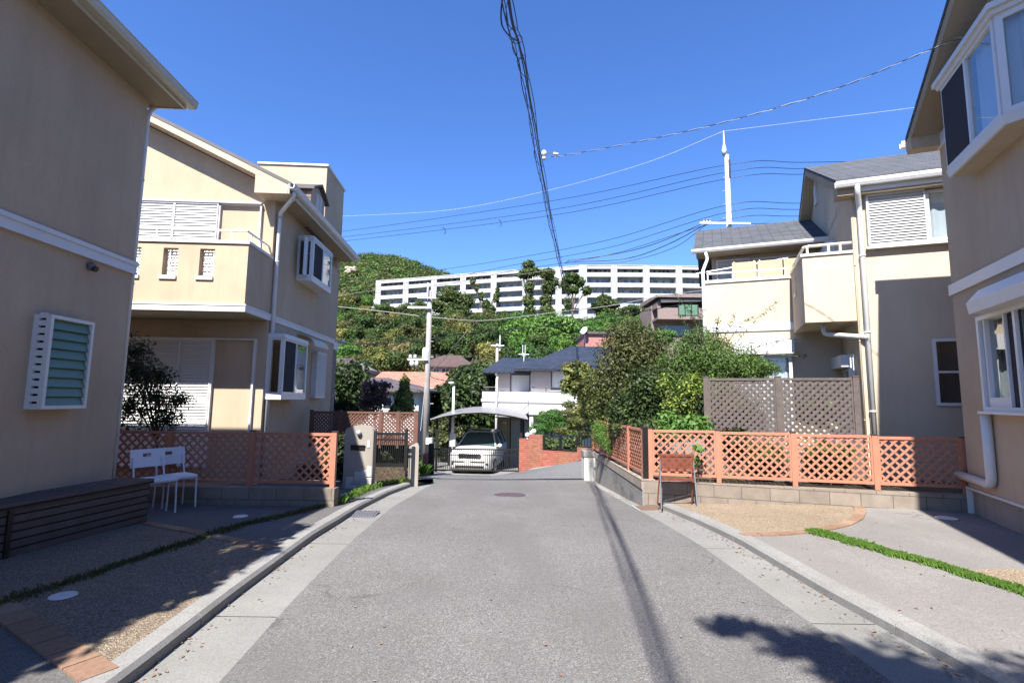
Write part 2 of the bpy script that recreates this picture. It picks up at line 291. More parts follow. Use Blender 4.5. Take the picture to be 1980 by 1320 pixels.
class Side:
    """a wall plane of a house: ax 'a' = runs along a at b=c, ax 'b' = runs along b at a=c; s = outward sign"""
    def __init__(s, fr, ax, c, sg): s.fr = fr; s.ax = ax; s.c = c; s.s = sg
    def p(s, u, o, z): return (u, s.c + s.s * o, z) if s.ax == 'a' else (s.c + s.s * o, u, z)
    def px(s, x, y, o=0): return (s.fr.fa if s.ax == 'a' else s.fr.fb)(x, y, s.c + s.s * o)
    def box(s, mb, u0, u1, o0, o1, z0, z1):
        a = s.p(u0, o0, z0); b = s.p(u1, o1, z1); mb.box(a[0], b[0], a[1], b[1], a[2], b[2]); return mb
    def wall(s, mb, u0, u1, z0, z1, holes=(), rev=.12):
        us = sorted({u0, u1, *[min(max(h[i], u0), u1) for h in holes for i in (0, 1)]}); zs = sorted({z0, z1, *[min(max(h[i], z0), z1) for h in holes for i in (2, 3)]})
        for i in range(len(us) - 1):
            for j in range(len(zs) - 1):
                cu, cz = (us[i] + us[i + 1]) / 2, (zs[j] + zs[j + 1]) / 2
                if any(h[0] < cu < h[1] and h[2] < cz < h[3] for h in holes): continue
                mb.quad(s.p(us[i], 0, zs[j]), s.p(us[i + 1], 0, zs[j]), s.p(us[i + 1], 0, zs[j + 1]), s.p(us[i], 0, zs[j + 1]))
        for h in holes:
            q = [(h[0], h[2]), (h[1], h[2]), (h[1], h[3]), (h[0], h[3])]
            for k in range(4):
                (a, b), (c, d) = q[k], q[(k + 1) % 4]; mb.quad(s.p(a, 0, b), s.p(c, 0, d), s.p(c, -rev, d), s.p(a, -rev, b))
        return mb
    def window(s, par, u0, u1, z0, z1, o=0.02, fw=.045, dep=.07, mull=(), rails=(), pane='glass', curtain=None, name='window', frame='alu', back=-.12, lab=None, dark=()):
        """frame standing between o-dep and o; panes; optional curtain behind"""
        m = MB()
        s.box(m, u0, u0 + fw, o - dep, o, z0, z1); s.box(m, u1 - fw, u1, o - dep, o, z0, z1)
        s.box(m, u0 + fw, u1 - fw, o - dep, o, z0, z0 + fw); s.box(m, u0 + fw, u1 - fw, o - dep, o, z1 - fw, z1)
        for t in mull: u = u0 + (u1 - u0) * t; s.box(m, u - fw * .45, u + fw * .45, o - dep + .005, o - .008, z0 + fw, z1 - fw)
        for t in rails: z = z0 + (z1 - z0) * t; s.box(m, u0 + fw, u1 - fw, o - dep + .01, o - .01, z - fw * .35, z + fw * .35)
        w = m.build(name, frame, par)
        if lab: w['label'] = lab
        g = MB(); g.quad(s.p(u0 + fw * .5, o - dep * .6, z0 + fw * .5), s.p(u1 - fw * .5, o - dep * .6, z0 + fw * .5), s.p(u1 - fw * .5, o - dep * .6, z1 - fw * .5), s.p(u0 + fw * .5, o - dep * .6, z1 - fw * .5)); g.build('pane', pane, w)
        for (t0, t1) in dark:
            g = MB(); s.box(g, u0 + (u1 - u0) * t0, u0 + (u1 - u0) * t1, o - dep * .3, o - dep * .2, z0 + fw, z1 - fw); g.build('insect_screen', 'mesh', w)
        if curtain:
            c = MB(); t0, t1 = curtain[1:3] if isinstance(curtain, tuple) else (0, 1); n = max(8, int((u1 - u0) * (t1 - t0) / .03)); pr = None
            for i in range(n + 1):
                u = u0 + (u1 - u0) * (t0 + (t1 - t0) * i / n); oo = o - dep - .07 + .018 * math.sin(i * 1.3 + math.sin(i * .37) * 2)
                if pr: c.quad(s.p(pr[0], pr[1], z0), s.p(u, oo, z0), s.p(u, oo, z1), s.p(pr[0], pr[1], z1))
                pr = (u, oo)
            c.build('curtain', curtain[0] if isinstance(curtain, tuple) else curtain, w, smooth=True)
        return w
    def room(s, par, u0, u1, z0, z1, d=1.2, mat='inside', e=.06):
        m = MB(); A = lambda u, o, z: s.p(u, o, z)
        u0 -= e; u1 += e; z0 -= e; z1 += e; f = -.17
        m.quad(A(u0, -d, z0), A(u1, -d, z0), A(u1, -d, z1), A(u0, -d, z1)); m.quad(A(u0, f, z0), A(u0, -d, z0), A(u0, -d, z1), A(u0, f, z1)); m.quad(A(u1, f, z0), A(u1, -d, z0), A(u1, -d, z1), A(u1, f, z1))
        m.quad(A(u0, f, z0), A(u1, f, z0), A(u1, -d, z0), A(u0, -d, z0)); m.quad(A(u0, f, z1), A(u1, f, z1), A(u1, -d, z1), A(u0, -d, z1)); return m.build('room', mat, par)
    def shutter(s, par, u0, u1, z0, z1, o=.05, pitch=.055, div=1, name='storm_shutter', mat='shutter'):
        m = MB(); fw = .035
        s.box(m, u0, u1, 0.0, o * .55, z0, z1)
        for k in range(div + 1): u = u0 + (u1 - u0) * k / div; s.box(m, max(u0, u - fw / 2), min(u1, u + fw / 2) if k else u0 + fw, o * .55, o + .012, z0, z1)
        s.box(m, u0, u1, o * .55, o + .008, z0, z0 + fw); s.box(m, u0, u1, o * .55, o + .008, z1 - fw, z1)
        n = int((z1 - z0 - 2 * fw) / pitch)
        for i in range(n):
            z = z0 + fw + (z1 - z0 - 2 * fw) * i / n; zz = z + (z1 - z0 - 2 * fw) / n
            m.quad(s.p(u0, o, z), s.p(u1, o, z), s.p(u1, o * .55, zz), s.p(u0, o * .55, zz)); m.quad(s.p(u0, o, z), s.p(u1, o, z), s.p(u1, o * .55, z - .002), s.p(u0, o * .55, z - .002))
        return m.build(name, mat, par)
def pipe(par, pts, r=.038, name='downpipe', mat='pvc', n=10):
    m = MB(); m.smooth = True; q = []
    for i, p in enumerate(pts):
        p = Vector(p)
        if 0 < i < len(pts) - 1:
            a = (Vector(pts[i - 1]) - p); b = (Vector(pts[i + 1]) - p); e = min(r * 1.6, a.length / 2.1, b.length / 2.1); q += [p + a.normalized() * e, p + (a.normalized() + b.normalized()) * e * .3, p + b.normalized() * e]
        else: q.append(p)
    m.tube(q, r, n)
    for p, w in zip(pts, pts[1:]):
        p, w = Vector(p), Vector(w); L = (w - p).length
        for t in np.arange(.9, L - .3, 1.4): c = p + (w - p).normalized() * t; d = (w - p).normalized(); m.tube([c - d * .015, c + d * .015], r * 1.18, n)
    return m.build(name, mat, par)
# ---------------------------------------------------------------- world, light, camera
SD = Vector((.28, .78, -1.0))                       # direction the sunlight travels
el = math.atan2(1, math.hypot(SD.x, SD.y)); az = math.atan2(-SD.x, -SD.y)
w = bpy.data.worlds.new('World'); scene.world = w; w.use_nodes = True; nt = w.node_tree; bg = nt.nodes['Background']
sky = nt.nodes.new('ShaderNodeTexSky'); sky.sky_type = 'NISHITA'; sky.sun_disc = False; sky.sun_elevation = el; sky.sun_rotation = az
sky.altitude = 0; sky.air_density = 1.0; sky.dust_density = .25; sky.ozone_density = 4.0
hs = nt.nodes.new('ShaderNodeHueSaturation'); hs.inputs['Saturation'].default_value = 1.12
tm = nt.nodes.new('ShaderNodeMix'); tm.data_type = 'RGBA'; tm.blend_type = 'MULTIPLY'; tm.inputs[0].default_value = 1; tm.inputs[7].default_value = (.84, .96, 1.29, 1)
nt.links.new(sky.outputs[0], hs.inputs['Color']); nt.links.new(hs.outputs[0], tm.inputs[6]); nt.links.new(tm.outputs[2], bg.inputs[0]); bg.inputs[1].default_value = .072
sl = bpy.data.lights.new('sun', 'SUN'); sl.energy = 5.0; sl.angle = math.radians(.53); sl.color = (1, .955, .89)
so = bpy.data.objects.new('sun', sl); C.objects.link(so); so.rotation_euler = SD.to_track_quat('-Z', 'Y').to_euler(); so.location = (0, 0, 60)
cam = bpy.data.cameras.new('camera'); co = bpy.data.objects.new('camera', cam); C.objects.link(co); scene.camera = co
cam.lens = F / 1980 * 36; cam.sensor_width = 36; cam.clip_end = 3000; cam.clip_start = .05
X, Y_, Z = (Vector(M @ np.array(v)) for v in ([1, 0, 0], [0, 1, 0], [0, 0, 1]))
co.matrix_world = Matrix(((X.x, Z.x, -Y_.x, 0), (X.y, Z.y, -Y_.y, 0), (X.z, Z.z, -Y_.z, EYE), (0, 0, 0, 1)))
scene.view_settings.view_transform = 'Standard'; scene.view_settings.look = 'None'; scene.view_settings.exposure = 1.52; scene.view_settings.gamma = 1
scene.cycles.max_bounces = 8; scene.cycles.diffuse_bounces = 5; scene.cycles.transparent_max_bounces = 16
# ---------------------------------------------------------------- ground surfaces
def pw(pts, y):        # x on a polyline [(x,y)] at y
    if y <= pts[0][1]: k = 0
    else:
        k = len(pts) - 2
        for i in range(len(pts) - 1):
            if y <= pts[i + 1][1]: k = i; break
    (x0, y0), (x1, y1) = pts[k], pts[k + 1]; return x0 + (x1 - x0) * (y - y0) / (y1 - y0)
RZ = -.06
LA = [GT(x, y, RZ) for x, y in [(427, 1320), (571, 1158), (705, 1026), (768, 974.5), (832, 940)]]
LK = [GT(x, y, RZ) for x, y in [(254, 1320), (453, 1158), (658, 1010), (700, 983), (751, 957), (806, 936)]]
RA = [GT(x, y, RZ) for x, y in [(1723.8, 1320), (1554, 1197), (1489, 1151), (1315.5, 1032), (1213, 975.5), (1160, 937)]]
RK = [GT(x, y, RZ) for x, y in [(1897.6, 1320), (1602, 1155.8), (1389, 1032), (1280.7, 984), (1237, 963)]]
RK += [(RK[-1][0] + (2.06 - RK[-1][0]) * .6, 9.6), (2.05, 11.5), (2.03, 13.2)]
RA[-1] = (1.95, 13.0); RA[-2] = (RA[-2][0], RA[-2][1])
def ext(L, s0=None):
    (x0, y0), (x1, y1) = L[0], L[1]; return [(x0 + (x1 - x0) * .15 * (-9 - y0) / (y1 - y0), -9)] + L
LA, LK, RA, RK = map(ext, (LA, LK, RA, RK))
def ys_(a, b, st): n = int((b - a) / st) + 1; return list(np.linspace(a, b, n + 1))
def strip(name, mat, xl, xr, ys, off, nx=4, kind='structure', par=None, joint=0):
    if joint: ys = sorted(set([round(y, 4) for y in ys] + [round(ys[0] + k * joint + d, 4) for k in range(1, int((ys[-1] - ys[0]) / joint)) for d in (0, .009)]))
    m = MB(); vs = []; fs = []
    for y in ys:
        a, b = xl(y), xr(y)
        for i in range(nx + 1): x = a + (b - a) * i / nx; vs.append((x, y, T(x, y) + (off(x, y) if callable(off) else off)))
    for j in range(len(ys) - 1):
        if joint and ys[j + 1] - ys[j] < .0095: continue
        for i in range(nx): k = j * (nx + 1) + i; fs.append((k, k + 1, k + nx + 2, k + nx + 1))
    m.add(vs, fs); o = m.build(name, mat, par, smooth=True)
    if kind: o['kind'] = kind
    return o
Yr = ys_(-9, 13.2, .25)
strip('road', 'asphalt', lambda y: pw(LA, min(y, 9.6)) - .01 if y < 11.3 else -1.75 - (y - 11.3) * .1, lambda y: pw(RA, y) + .01, Yr, RZ + .004, 8)
strip('concrete_gutter', 'concrete', lambda y: pw(LK, y), lambda y: pw(LA, y), ys_(-9, LK[-1][1], .2), RZ, 2, joint=1.83)
strip('concrete_gutter', 'concrete', lambda y: pw(RA, y), lambda y: pw(RK, y), ys_(-9, 9.3, .2), RZ, 2, joint=1.83)
strip('concrete_verge', 'oldconc', lambda y: pw(RA, y), lambda y: pw(RK, y) + .1, ys_(9.3, 13.2, .3), RZ - .004, 2)
def kerb(pts, side, y1):
    m = MB(); seg = 1.15; y = -9.0
    while y < y1:
        ye = min(y + seg, y1); k = 6
        for i in range(k):
            a = y + (ye - y - .008) * i / k; b = y + (ye - y - .008) * (i + 1) / k
            def sec(yy):
                x = pw(pts, yy); t = T(x, yy); s = side
                return [(x, yy, t + RZ - .1), (x, yy, t + .0), (x + s * .025, yy, t + .028), (x + s * .15, yy, t + .03), (x + s * .15, yy, t - .1)]
            A, B = sec(a), sec(b); m.add(A + B, [(q, q + 1, q + 6, q + 5) for q in range(4)] + ([(0, 1, 2, 3, 4)] if i == 0 else []) + ([(9, 8, 7, 6, 5)] if i == k - 1 else []))
        y = ye
    o = m.build('kerb', 'kerbconc'); o['kind'] = 'structure'
kerb(LK, -1, LK[-1][1]); kerb(RK, 1, 8.5)
def yz(x, y): return .018
strip('paved_yard', 'yardconc_shaded', lambda y: -13, lambda y: pw(LK, y) - .145, ys_(-9, 7.6, .4), .018, 16)
strip('paved_yard', 'yardconc_shaded', lambda y: -5.4, lambda y: pw(LK, y) - .145, ys_(7.6, 11.6, .3), lambda x, y: .018, 8)
FU = (math.cos(.32), -math.sin(.32))        # direction of the right front fence line
FP = (2.42, 8.62)
def fence_y(x): return FP[1] + (x - FP[0]) * FU[1] / FU[0]
strip('paved_yard', 'yardconc', lambda y: pw(RK, y) + .145, lambda y: 14, ys_(-9, 8.3, .35), .018, 18)
def patch(name, mat, px, off, rings=6, z0=.018, kind='structure', world=None, sub=3):
    P = world or [GT(x, y, .02) for x, y in px]; Q = []
    for i in range(len(P)):
        a, b = P[i], P[(i + 1) % len(P)]; Q += [(a[0] + (b[0] - a[0]) * k / sub, a[1] + (b[1] - a[1]) * k / sub) for k in range(sub)]
    cx = sum(p[0] for p in Q) / len(Q); cy = sum(p[1] for p in Q) / len(Q); n = len(Q); m = MB()
    vs = [(cx, cy, T(cx, cy) + off)]; fs = []
    for r in range(1, rings + 1):
        for p in Q: x = cx + (p[0] - cx) * r / rings; y = cy + (p[1] - cy) * r / rings; vs.append((x, y, T(x, y) + off))
    for k in range(n): fs.append((0, 1 + k, 1 + (k + 1) % n))
    for r in range(rings - 1):
        for k in range(n): a = 1 + r * n; fs.append((a + k, a + n + k, a + n + (k + 1) % n, a + (k + 1) % n))
    m.add(vs, fs); o = m.build(name, mat, smooth=True)
    if kind: o['kind'] = kind
    return o
def Lk(y, d=.15): return (pw(LK, y) - d, y)
# left yard: pebble bay between brick lines, reaching the kerb
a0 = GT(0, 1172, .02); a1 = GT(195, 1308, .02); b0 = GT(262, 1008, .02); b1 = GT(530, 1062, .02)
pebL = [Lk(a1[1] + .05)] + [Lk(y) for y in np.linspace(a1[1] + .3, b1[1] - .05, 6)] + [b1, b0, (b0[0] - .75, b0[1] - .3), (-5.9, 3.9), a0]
patch('pebble_paving', 'pebble_shaded', None, .026, world=pebL, sub=2)
def course(name, mat, pts, wd, off, lab=None):
    m = MB(); P = []
    for i in range(len(pts) - 1):
        (x0, y0), (x1, y1) = pts[i], pts[i + 1]; L = math.hypot(x1 - x0, y1 - y0); n = max(1, round(L / .24))
        for k in range(n):
            t0, t1 = k / n, (k + 1) / n - .012 / max(L, .1); nx, ny = -(y1 - y0) / L * wd / 2, (x1 - x0) / L * wd / 2
            q = [(x0 + (x1 - x0) * t, y0 + (y1 - y0) * t) for t in (t0, t1)]; c = []
            for (x, y), sg in ((q[0], 1), (q[1], 1), (q[1], -1), (q[0], -1)): c.append((x + nx * sg, y + ny * sg))
            z = [T(*p) for p in c]; h = off + random.uniform(0, .003)
            m.hexa([(p[0], p[1], zz - .03) for p, zz in zip(c, z)] + [(p[0], p[1], zz + h) for p, zz in zip(c, z)])
    o = m.build(name, mat); o['kind'] = 'structure'; return o
course('brick_edging', 'brickisland', [(a0[0] - 1.2, a0[1] + .62), a0, a1], .17, .032)
course('brick_edging', 'brickisland', [b0, b1], .12, .032)
# right yard
pr = [(1254, 967), (1400, 966), (1560, 968), (1636, 971), (1652, 985), (1648, 1003), (1620, 1016), (1570, 1025), (1500, 1030), (1432, 1031)]
pr = [GT(x, y, .02) for x, y in pr]; pr += [(pw(RK, y) + .15, y) for y in (pr[-1][1] + .25, pr[-1][1] + .9, pr[-1][1] + 1.5)]
patch('pebble_paving', 'pebble', None, .026, world=pr, sub=2)
course('brick_edging', 'brickisland', [GT(x, y, .02) for x, y in [(1648, 970), (1660, 978), (1664, 989), (1658, 1002), (1634, 1014), (1600, 1022), (1560, 1028), (1500, 1033), (1432, 1034)]], .13, .032)
patch('pebble_paving', 'pebble', [(1870, 1103), (1930, 1100), (2120, 1110), (2300, 1250), (2050, 1160), (1960, 1130)], .026)
def blades(name, px, wid, n, h=.09, seed=3):
    rnd = random.Random(seed); P = [GT(x, y, .02) for x, y in px]; m = MB(); L = [math.hypot(b[0] - a[0], b[1] - a[1]) for a, b in zip(P, P[1:])]; tot = sum(L)
    for _ in range(n):
        d = rnd.random() * tot; i = 0
        while i < len(L) - 1 and d > L[i]: d -= L[i]; i += 1
        t = d / L[i]; a, b = P[i], P[i + 1]; o = rnd.gauss(0, wid * .32) * (1 + .3 * math.sin(d * 9 + i)); nx, ny = -(b[1] - a[1]) / L[i], (b[0] - a[0]) / L[i]
        x = a[0] + (b[0] - a[0]) * t + nx * o; y = a[1] + (b[1] - a[1]) * t + ny * o; z = T(x, y) + .018
        an = rnd.random() * 6.28; hh = h * rnd.uniform(.35, 1.0); lx, ly = math.cos(an) * hh * .7, math.sin(an) * hh * .7; wx, wy = -math.sin(an) * .004, math.cos(an) * .004
        m.add([(x - wx, y - wy, z), (x + wx, y + wy, z), (x + lx * .4 + wx, y + ly * .4 + wy, z + hh * .8), (x + lx, y + ly, z + hh), (x + lx * .4 - wx, y + ly * .4 - wy, z + hh * .8)], [(0, 1, 2, 3, 4)])
    o = m.build(name, 'grassblade'); tag(o, None, None, None, 'stuff'); return o
gR = blades('grass', [(1568, 1027), (1640, 1046), (1720, 1070), (1800, 1090), (1900, 1122), (2000, 1150), (2150, 1200)], .125, 10000, .05)
gR['label'] = 'bright green grass strip crossing the sunny right driveway'
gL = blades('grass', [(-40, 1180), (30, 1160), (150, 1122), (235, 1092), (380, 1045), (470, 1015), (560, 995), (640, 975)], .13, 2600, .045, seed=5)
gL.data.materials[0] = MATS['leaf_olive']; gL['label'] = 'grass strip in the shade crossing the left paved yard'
gW = blades('grass', [(655, 975), (700, 952), (740, 938), (800, 930)], .12, 700, .12, seed=8); gW['label'] = 'weeds along the kerb beyond the left fence'
gP = blades('grass', [(812, 922), (818, 905), (822, 895)], .25, 900, .3, seed=9); gP['label'] = 'tall weeds beside the cream end pillar and the red brick gate post'
# lower crossing street and driveway
def xr_far(y): return 2.0 if y < 13.4 else 9
strip('road', 'asphaltfar', lambda y: -1.75 - (y - 11.3) * .1 if y < 13.2 else -9, lambda y: 9, ys_(13.2, 18.3, .3), RZ + .0, 24)
strip('driveway', 'concrete', lambda y: -4.6 if y > 18.9 else -4.2, lambda y: .35, ys_(18.2, 30, .4), RZ + .012, 10)
strip('drain_channel', 'darkmetal', lambda y: -1.9, lambda y: 2.03, [13.18, 13.3], RZ + .02, 10)
# the one big ground sheet
m = MB(); xs = sorted(set([-700, -400, -250, -150, -100, -70, -50] + list(np.arange(-40, -14, 3.)) + list(np.arange(-14, 14.1, 1.)) + list(np.arange(16, 41, 3.)) + [50, 70, 100, 150, 250, 400, 700]))
ysg = sorted(set([-300, -100, -40, -20] + list(np.arange(-12, 30, 1.)) + list(np.arange(30, 80, 4.)) + list(np.arange(80, 180, 10.)) + [200, 260, 400, 700, 1200])); vs = []
for y in ysg:
    for x in xs: vs.append((x, y, T(x, y) - (.14 if y < 23 else .10)))
nx = len(xs); m.add(vs, [(j * nx + i, j * nx + i + 1, (j + 1) * nx + i + 1, (j + 1) * nx + i) for j in range(len(ysg) - 1) for i in range(nx - 1)])
o = m.build('ground', 'hillground', smooth=True); o['kind'] = 'structure'
# caps, manhole, grate
def cap(px, py, r, lab):
    x, y = GT(px, py, .02); t = thing('inspection_cover', lab, 'cover', (x, y, T(x, y) + .016), 0, 'small white round covers in the paving'); m = MB(); m.lathe(0, 0, [(r, 0), (r, .014), (r * .93, .018)], 28); m.build('lid', 'capwhite', t)
    m = MB(); m.lathe(0, 0, [(r * 1.1, 0), (r * 1.1, .008), (r * 1.02, .0115)], 28); m.build('rim', 'oldconc', t)
cap(122, 1153, .085, 'white round cover on the pebble paving at the lower left'); cap(465, 999, .085, 'white round cover in shade in front of the left lattice fence'); cap(670, 956, .09, 'small white round cover just past the left lattice fence end')
cap(1830, 1002, .12, 'pale round cover in the right driveway near the grey foundation')
x, y = GT(986, 957, RZ); t = thing('manhole_cover', 'round dark iron manhole cover in the middle of the road', 'manhole', (x, y, T(x, y) + RZ + .008))
m = MB(); m.lathe(0, 0, [(.36, -.02), (.36, -.001), (.31, 0.0)], 32); m.build('frame', 'steel', t)
sl_ = (T(x, y + .5) - T(x, y - .5)); t.rotation_euler = (math.atan(sl_), 0, 0)
m = MB(); m.lathe(0, 0, [(.30, -.02), (.30, .008), (.29, .010)], 32)
for i in range(-4, 5):
    for j in range(-4, 5):
        if i * i + j * j < 17: m.box(i * .06 - .02, i * .06 + .02, j * .06 - .02, j * .06 + .02, .011, .015)
m.build('lid', 'manhole', t)
t = None
gx, gy = GT(700, 996, RZ); t = thing('drain_grate', 'rectangular steel drain grate set in the left gutter', 'drain grate', (gx, gy, T(gx, gy) + RZ + .004), .06)
m = MB(); W_, L_ = .40, .50
m.box(-W_ / 2, W_ / 2, -L_ / 2, -L_ / 2 + .02, 0, .012); m.box(-W_ / 2, W_ / 2, L_ / 2 - .02, L_ / 2, 0, .012); m.box(-W_ / 2, -W_ / 2 + .02, -L_ / 2 + .02, L_ / 2 - .02, 0, .012); m.box(W_ / 2 - .02, W_ / 2, -L_ / 2 + .02, L_ / 2 - .02, 0, .012); m.build('frame', 'greygrate', t)
m = MB(); m.box(-W_ / 2 + .02, W_ / 2 - .02, -L_ / 2 + .02, L_ / 2 - .02, 0, .002); m.build('pit', 'black', t)
m = MB()
for i in range(1, 10): x_ = -W_ / 2 + .02 + (W_ - .04) * i / 10; m.box(x_ - .012, x_ + .012, -L_ / 2 + .02, L_ / 2 - .02, .003, .011)
for i in range(1, 4): y_ = -L_ / 2 + L_ * i / 4; m.box(-W_ / 2 + .02, W_ / 2 - .02, y_ - .02, y_ + .02, .002, .0095)
m.build('bars', 'greygrate', t)
gx, gy = GT(1262, 983, RZ); t = thing('drain_cover', 'brown steel drain cover at the far end of the right gutter', 'drain cover', (gx, gy, T(gx, gy) + RZ + .004), .1); m = MB(); m.box(-.26, .26, -.16, .16, 0, .012); m.build('plate', 'rust', t)
m = MB(); m.box(-.285, -.262, -.185, .185, 0, .014); m.box(.262, .285, -.185, .185, 0, .014); m.build('frame', 'galv', t)
# ---------------------------------------------------------------- lattice fences
def lattice(m, L, z0, z1, pitch, wd, yo, th=.008, org=0, ang=1.0):
    """diagonal strips clipped to 0..L x z0..z1, in the x-z plane, two crossed layers"""
    H = z1 - z0
    for sgn, yy in ((1, yo - th), (-1, yo + th * .1)):
        k = -H / ang
        n = int((L + H / ang) / pitch) + 1
        for i in range(n + 1):
            xs = -H / ang + i * pitch if sgn > 0 else i * pitch     # x where the strip meets z0
            pa = []
            for (xa, za) in ((xs, z0), (xs + sgn * H / ang, z1)): pa.append([xa, za])
            (xa, za), (xb, zb) = pa
            def clip(xc): return za + (zb - za) * (xc - xa) / (xb - xa)
            lo, hi = 0, L
            if xa < lo and xb < lo or xa > hi and xb > hi: continue
            if xa < lo: za2 = clip(lo); xa2 = lo
            elif xa > hi: za2 = clip(hi); xa2 = hi
            else: xa2, za2 = xa, za
            if xb < lo: zb2 = clip(lo); xb2 = lo
            elif xb > hi: zb2 = clip(hi); xb2 = hi
            else: xb2, zb2 = xb, zb
            if math.hypot(xb2 - xa2, zb2 - za2) < .03: continue
            m.bar((xa2, yy + th / 2, za2), (xb2, yy + th / 2, zb2), th, wd, up=(0, 0, 1)) if False else m.bar((xa2, yy + th / 2, za2), (xb2, yy + th / 2, zb2), wd, th, up=(0, 1, 0))
def panel(par, L, z0, z1, pitch=.098, wd=.027, rail=.042, mat='salmon', th=.009, lab=None, ends=True):
    """frame + lattice along local x 0..L; returns panel root mesh"""
    m = MB(); m.box(0, L, -.02, .02, z1 - rail, z1); m.box(0, L, -.02, .02, z0, z0 + rail)
    if ends: m.box(0, rail * .6, -.018, .018, z0 + rail, z1 - rail); m.box(L - rail * .6, L, -.018, .018, z0 + rail, z1 - rail)
    return m
def lat_fence(name, label, x0, y0, x1, y1, posts, zb, zt, mat='salmon', pw_=.07, cap='capdark', pitch=.128, wd=.031, pz=None, group=None, postlab=None, post_mat=None, rail=.042, pext=.0, split=False):
    """posts: positions along the line (m). zb/zt functions of distance or numbers"""
    ang = math.atan2(y1 - y0, x1 - x0); L = math.hypot(x1 - x0, y1 - y0); fz = lambda v, d: v(d) if callable(v) else v
    r = thing(name, label, 'fence', (x0, y0, fz(zb, 0)), ang, group); z_ = fz(zb, 0)
    for i, d in enumerate(posts):
        m = MB(); b, t = fz(zb, d) - z_, fz(zt, d) - z_; h = pw_ / 2; m.box(d - h, d + h, -h, h, b - .05, t + .015 + pext)
        p = m.build('post', (post_mat[i] if post_mat and post_mat[i] else mat), r, bevel=.003)
        m = MB(); m.box(d - h - .006, d + h + .006, -h - .006, h + .006, t + .015 + pext, t + .03 + pext); m.build('post_cap', cap, p)
    for a, b in zip(posts, posts[1:]):
        L2 = b - a - pw_; o = MB(); za, zb2 = fz(zb, a) - z_, fz(zb, b) - z_; H = fz(zt, a) - fz(zb, a); g = .03
        o = panel(None, L2, 0, H - g); lt = MB(); lattice(lt, L2, rail, H - g - rail, pitch, wd, 0)
        for mm, nm in ((o, 'panel_frame'), (lt, 'lattice')):
            sh = []
            for (x, y, z) in mm.v: t = x / L2; sh.append((x + a + pw_ / 2, y, z + g + za + (zb2 - za) * t))
            mm.v = sh; ob = mm.build(nm, mat, r)
    return r
# right front fence on its low block wall
def fd(px, py, P, U):      # distance along the line P+U*d hit by the pixel column
    r = ray(px, py); n = (-U[1], U[0]); t = (n[0] * P[0] + n[1] * P[1]) / (n[0] * r[0] + n[1] * r[1]); return (r[0] * t - P[0]) * U[0] + (r[1] * t - P[1]) * U[1], EYE + r[2] * t
ds = [fd(x, y, FP, FU)[0] for x, y in [(1257.5, 840), (1387.5, 842), (1533, 846), (1690, 850), (1858, 855)]]
ds[4] = ds[3] + (ds[3] - ds[2]) * 1.0
d0 = ds[0]; P0 = (FP[0] + FU[0] * d0, FP[1] + FU[1] * d0); ds = [d - d0 for d in ds]; P1_ = (P0[0] + FU[0] * ds[-1], P0[1] + FU[1] * ds[-1])
zt_near = fd(1257, 830, FP, FU)[1]; zt_far = fd(1690, 843, FP, FU)[1]
zb_near = fd(1257, 921, FP, FU)[1]; zb_far = fd(1690, 940, FP, FU)[1]
zT = lambda d: zt_near + (zt_far - zt_near) * d / ds[3]
zB = lambda d: zb_near + (zb_far - zb_near) * d / ds[3]
lat_fence('lattice_fence', 'salmon pink lattice fence on the low block wall behind the right driveway', *P0, *P1_, ds, zB, zT, postlab=None)
# black corner post, side fence going away
corner = (P0[0] - .085, P0[1] + .02)
m = MB(); m.box(-.04, .04, -.04, .04, 0, zt_near - zb_near + .06); cp_ = thing('corner_post', 'black square post where the two salmon lattice fences meet', 'post', (corner[0], corner[1], zb_near - .03)); m.build('post', 'black', cp_, bevel=.003)
m = MB(); m.box(-.046, .046, -.046, .046, zt_near - zb_near + .06, zt_near - zb_near + .075); m.build('post_cap', 'capdark', cp_)
far = (2.13, 13.35)
SV = Vector((far[0] - corner[0], far[1] - corner[1])); SLen = SV.length; SU = SV / SLen
sd = [.1] + [fd(x, 850, corner, SU)[0] for x in (1216, )] ; sd = [.1, fd(1216, 850, corner, SU)[0], 0, SLen - .05]; sd[2] = (sd[1] + sd[3]) / 2
lat_fence('lattice_fence', 'dusty salmon lattice fence on top of the retaining wall, running away from the road bend', corner[0], corner[1], far[0], far[1], sd, lambda d: zb_near - .02 * d / SLen, lambda d: zt_near - .02 * d / SLen, mat='salmon')
# low front wall and retaining wall
def wallseg(r, name, mat, x0, y0, x1, y1, th, z0f, z1f, n=10, side=1):
    dx, dy = x1 - x0, y1 - y0; L = math.hypot(dx, dy); nx, ny = -dy / L * th * side, dx / L * th * side; m = MB()
    for i in range(n):
        q = []
        for t in (i / n, (i + 1) / n): q.append((x0 + dx * t, y0 + dy * t, t))
        (ax, ay, ta), (bx, by, tb) = q; b0_, b1_, t0_, t1_ = z0f(ax, ay), z0f(bx, by), z1f(ta), z1f(tb)
        vs = [(ax, ay, b0_), (bx, by, b1_), (bx + nx, by + ny, b1_), (ax + nx, ay + ny, b0_), (ax, ay, t0_), (bx, by, t1_), (bx + nx, by + ny, t1_), (ax + nx, ay + ny, t0_)]
        fs = [(4, 5, 6, 7), (0, 1, 5, 4), (2, 3, 7, 6)] + ([(3, 0, 4, 7)] if i == 0 else []) + ([(1, 2, 6, 5)] if i == n - 1 else []); m.add(vs, fs)
    return m.build(name, mat, r)
fx0, fy0 = P0[0] - .12, P0[1] - .04; fx1, fy1 = P0[0] + FU[0] * (ds[-1] + .5), P0[1] + FU[1] * (ds[-1] + .5)
lw = thing('block_wall', 'low stained concrete block wall carrying the salmon fence, sunlit', 'wall', (0, 0, 0))
nrm = (FU[1], -FU[0])
o_ = .07
